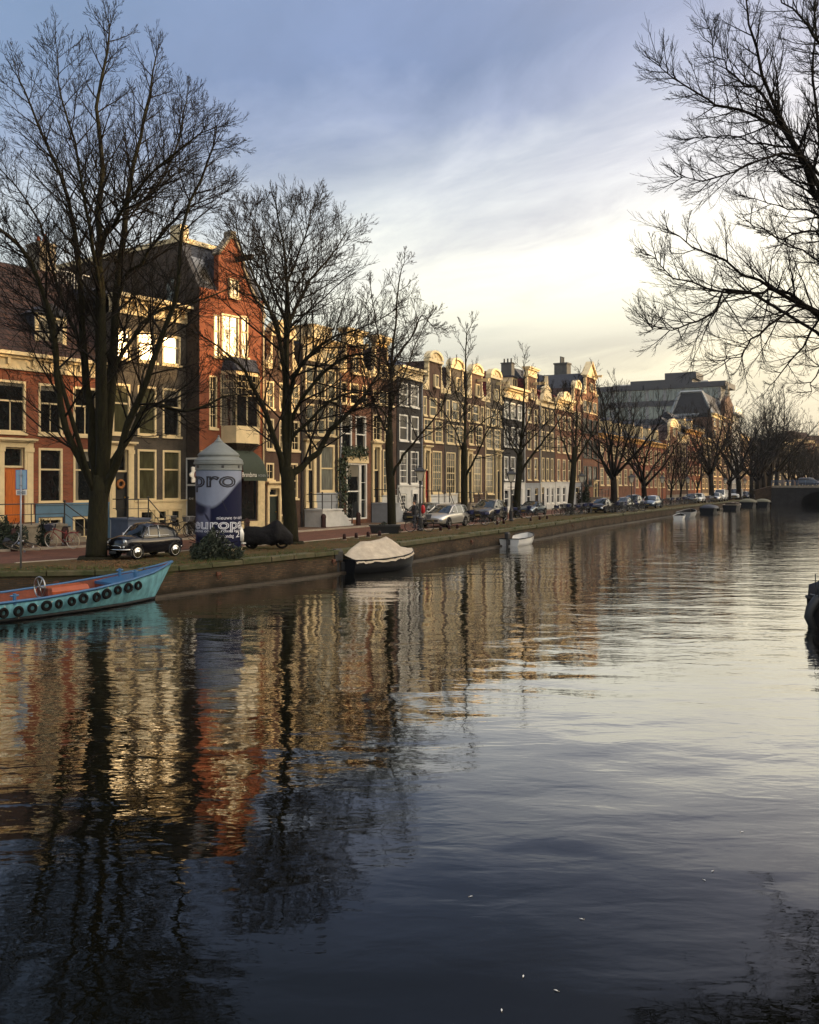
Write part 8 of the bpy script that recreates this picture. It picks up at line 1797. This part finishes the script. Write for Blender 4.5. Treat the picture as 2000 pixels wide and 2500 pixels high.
# ---------------------------------------------------------------- the bridge closing the reach
bp = P(1884, 1180, 178); r = empty('bridge', (bp.x, bp.y, 0), R(-20), 'low brick arch bridge with blue-grey railings at the far end of the canal', 'bridge'); Wb = 38
q = MB(); zt = 3.55; n = 36
def arch(x):
    for c in (9.5, 20, 30.5):
        if abs(x - c) < 4.2: return 0.0 + 2.5 * math.sqrt(max(0, 1 - ((x - c) / 4.2) ** 2)) ** .8
    return -1.0
xs = [Wb * i / 152 for i in range(153)]
for x0, x1 in zip(xs, xs[1:]):
    za, zb = max(arch(x0), -.5), max(arch(x1), -.5); q.quad((x0, 0, za), (x1, 0, zb), (x1, 0, zt), (x0, 0, zt)); q.quad((x0, 9, -.5), (x0, 9, zt), (x1, 9, zt), (x1, 9, -.5)); q.cur = 1; q.quad((x0, .3, za), (x0, 9, za), (x1, 9, zb), (x1, .3, zb)); q.quad((x0, 0, za), (x0, .3, za), (x1, .3, zb), (x1, 0, zb)); q.cur = 0
q.quad((0, 0, zt), (Wb, 0, zt), (Wb, 9, zt), (0, 9, zt)); q.quad((0, 8.9, -.5), (Wb, 8.9, -.5), (Wb, 8.9, zt), (0, 8.9, zt)); q.m[-1] = 1; q.build('arches', [BR_BLACK, mat('vault_shade', (.006, .006, .006), .95, var=.2)], r, recalc=False)  # near-black vault and backing sheet paint in the shade under the arches
q = MB(); q.box(0, Wb, -.25, .0 - .005, zt - .35, zt + .1); q.build('parapet_band', STONE, r, recalc=False)
q = MB(); BLR = mat('blue_grey_railing', rgb(64, 84, 108), .5, .2, var=.1)
for i in range(26): q.tube([(Wb * i / 25, -.12, zt + .1), (Wb * i / 25, -.12, zt + 1.1)], .05, 4)
for z in (.35, .6, .85, 1.1): q.tube([(0, -.12, zt + z), (Wb, -.12, zt + z)], .04, 4)
q.build('railing', BLR, r)
q = MB(); q.quad((-9, 1, 1.02), (0, .5, zt), (0, 9, zt), (-9, 9, 1.02)); q.quad((-9, 1, 1.02), (-9, 1, 0), (0, .5, 0), (0, .5, zt)); q.build('approach', BR_QUAY, r)
c_ = dup(van, (bp.x + 7.5, bp.y + .5, zt), R(-20), 'small dark van crossing on top of the far bridge', .8); recolour(c_, P_WHITE, P_DBLUE)

# bits of white foam and feathers drifting on the near water
fo = None
for i, (px, py) in enumerate(((1150, 2190), (1278, 2385), (1358, 2420), (1740, 2128), (1720, 2150), (1812, 2032), (1225, 2468), (1420, 2245))):
    p = G(px, py, 0); p.z = .004
    if fo is None:
        fo = empty('feather', p, .4, 'tiny white feathers drifting on the dark near water', 'feather', 'feathers drifting on the water'); fo.scale = (.55,) * 3; q = MB(); q.loft([[(-.035, 0, 0), (-.02, .008, .004), (-.02, -.008, .004)], [(.01, 0, .002), (.0, .012, .008), (.0, -.012, .008)], [(.035, 0, .004), (.034, .002, .006), (.034, -.002, .006)]]); q.build('vane', WHITE, fo); q = MB(); q.tube([(-.05, 0, .002), (.03, 0, .006)], .002, 4); q.build('quill', CREAM, fo)
    else: dup(fo, p, i * 1.3, 'tiny white feathers drifting on the dark near water')
# thin winter air: far things fade a little
q = MB(); q.box(-1700, 1700, -600, 3200, -3.6, 45); hm = bpy.data.materials.new('winter_haze'); hm.use_nodes = True; hn = hm.node_tree; hn.nodes.remove(hn.nodes['Principled BSDF'])
pv = N(hn, 'ShaderNodeVolumePrincipled'); pv.inputs['Color'].default_value = (.86, .90, .95, 1); pv.inputs['Density'].default_value = .00010; pv.inputs['Anisotropy'].default_value = .2; hn.links.new(pv.outputs[0], hn.nodes['Material Output'].inputs['Volume'])
hz = q.build('haze', hm); tag(hz, kind='stuff')
S.cycles.volume_bounces = 0
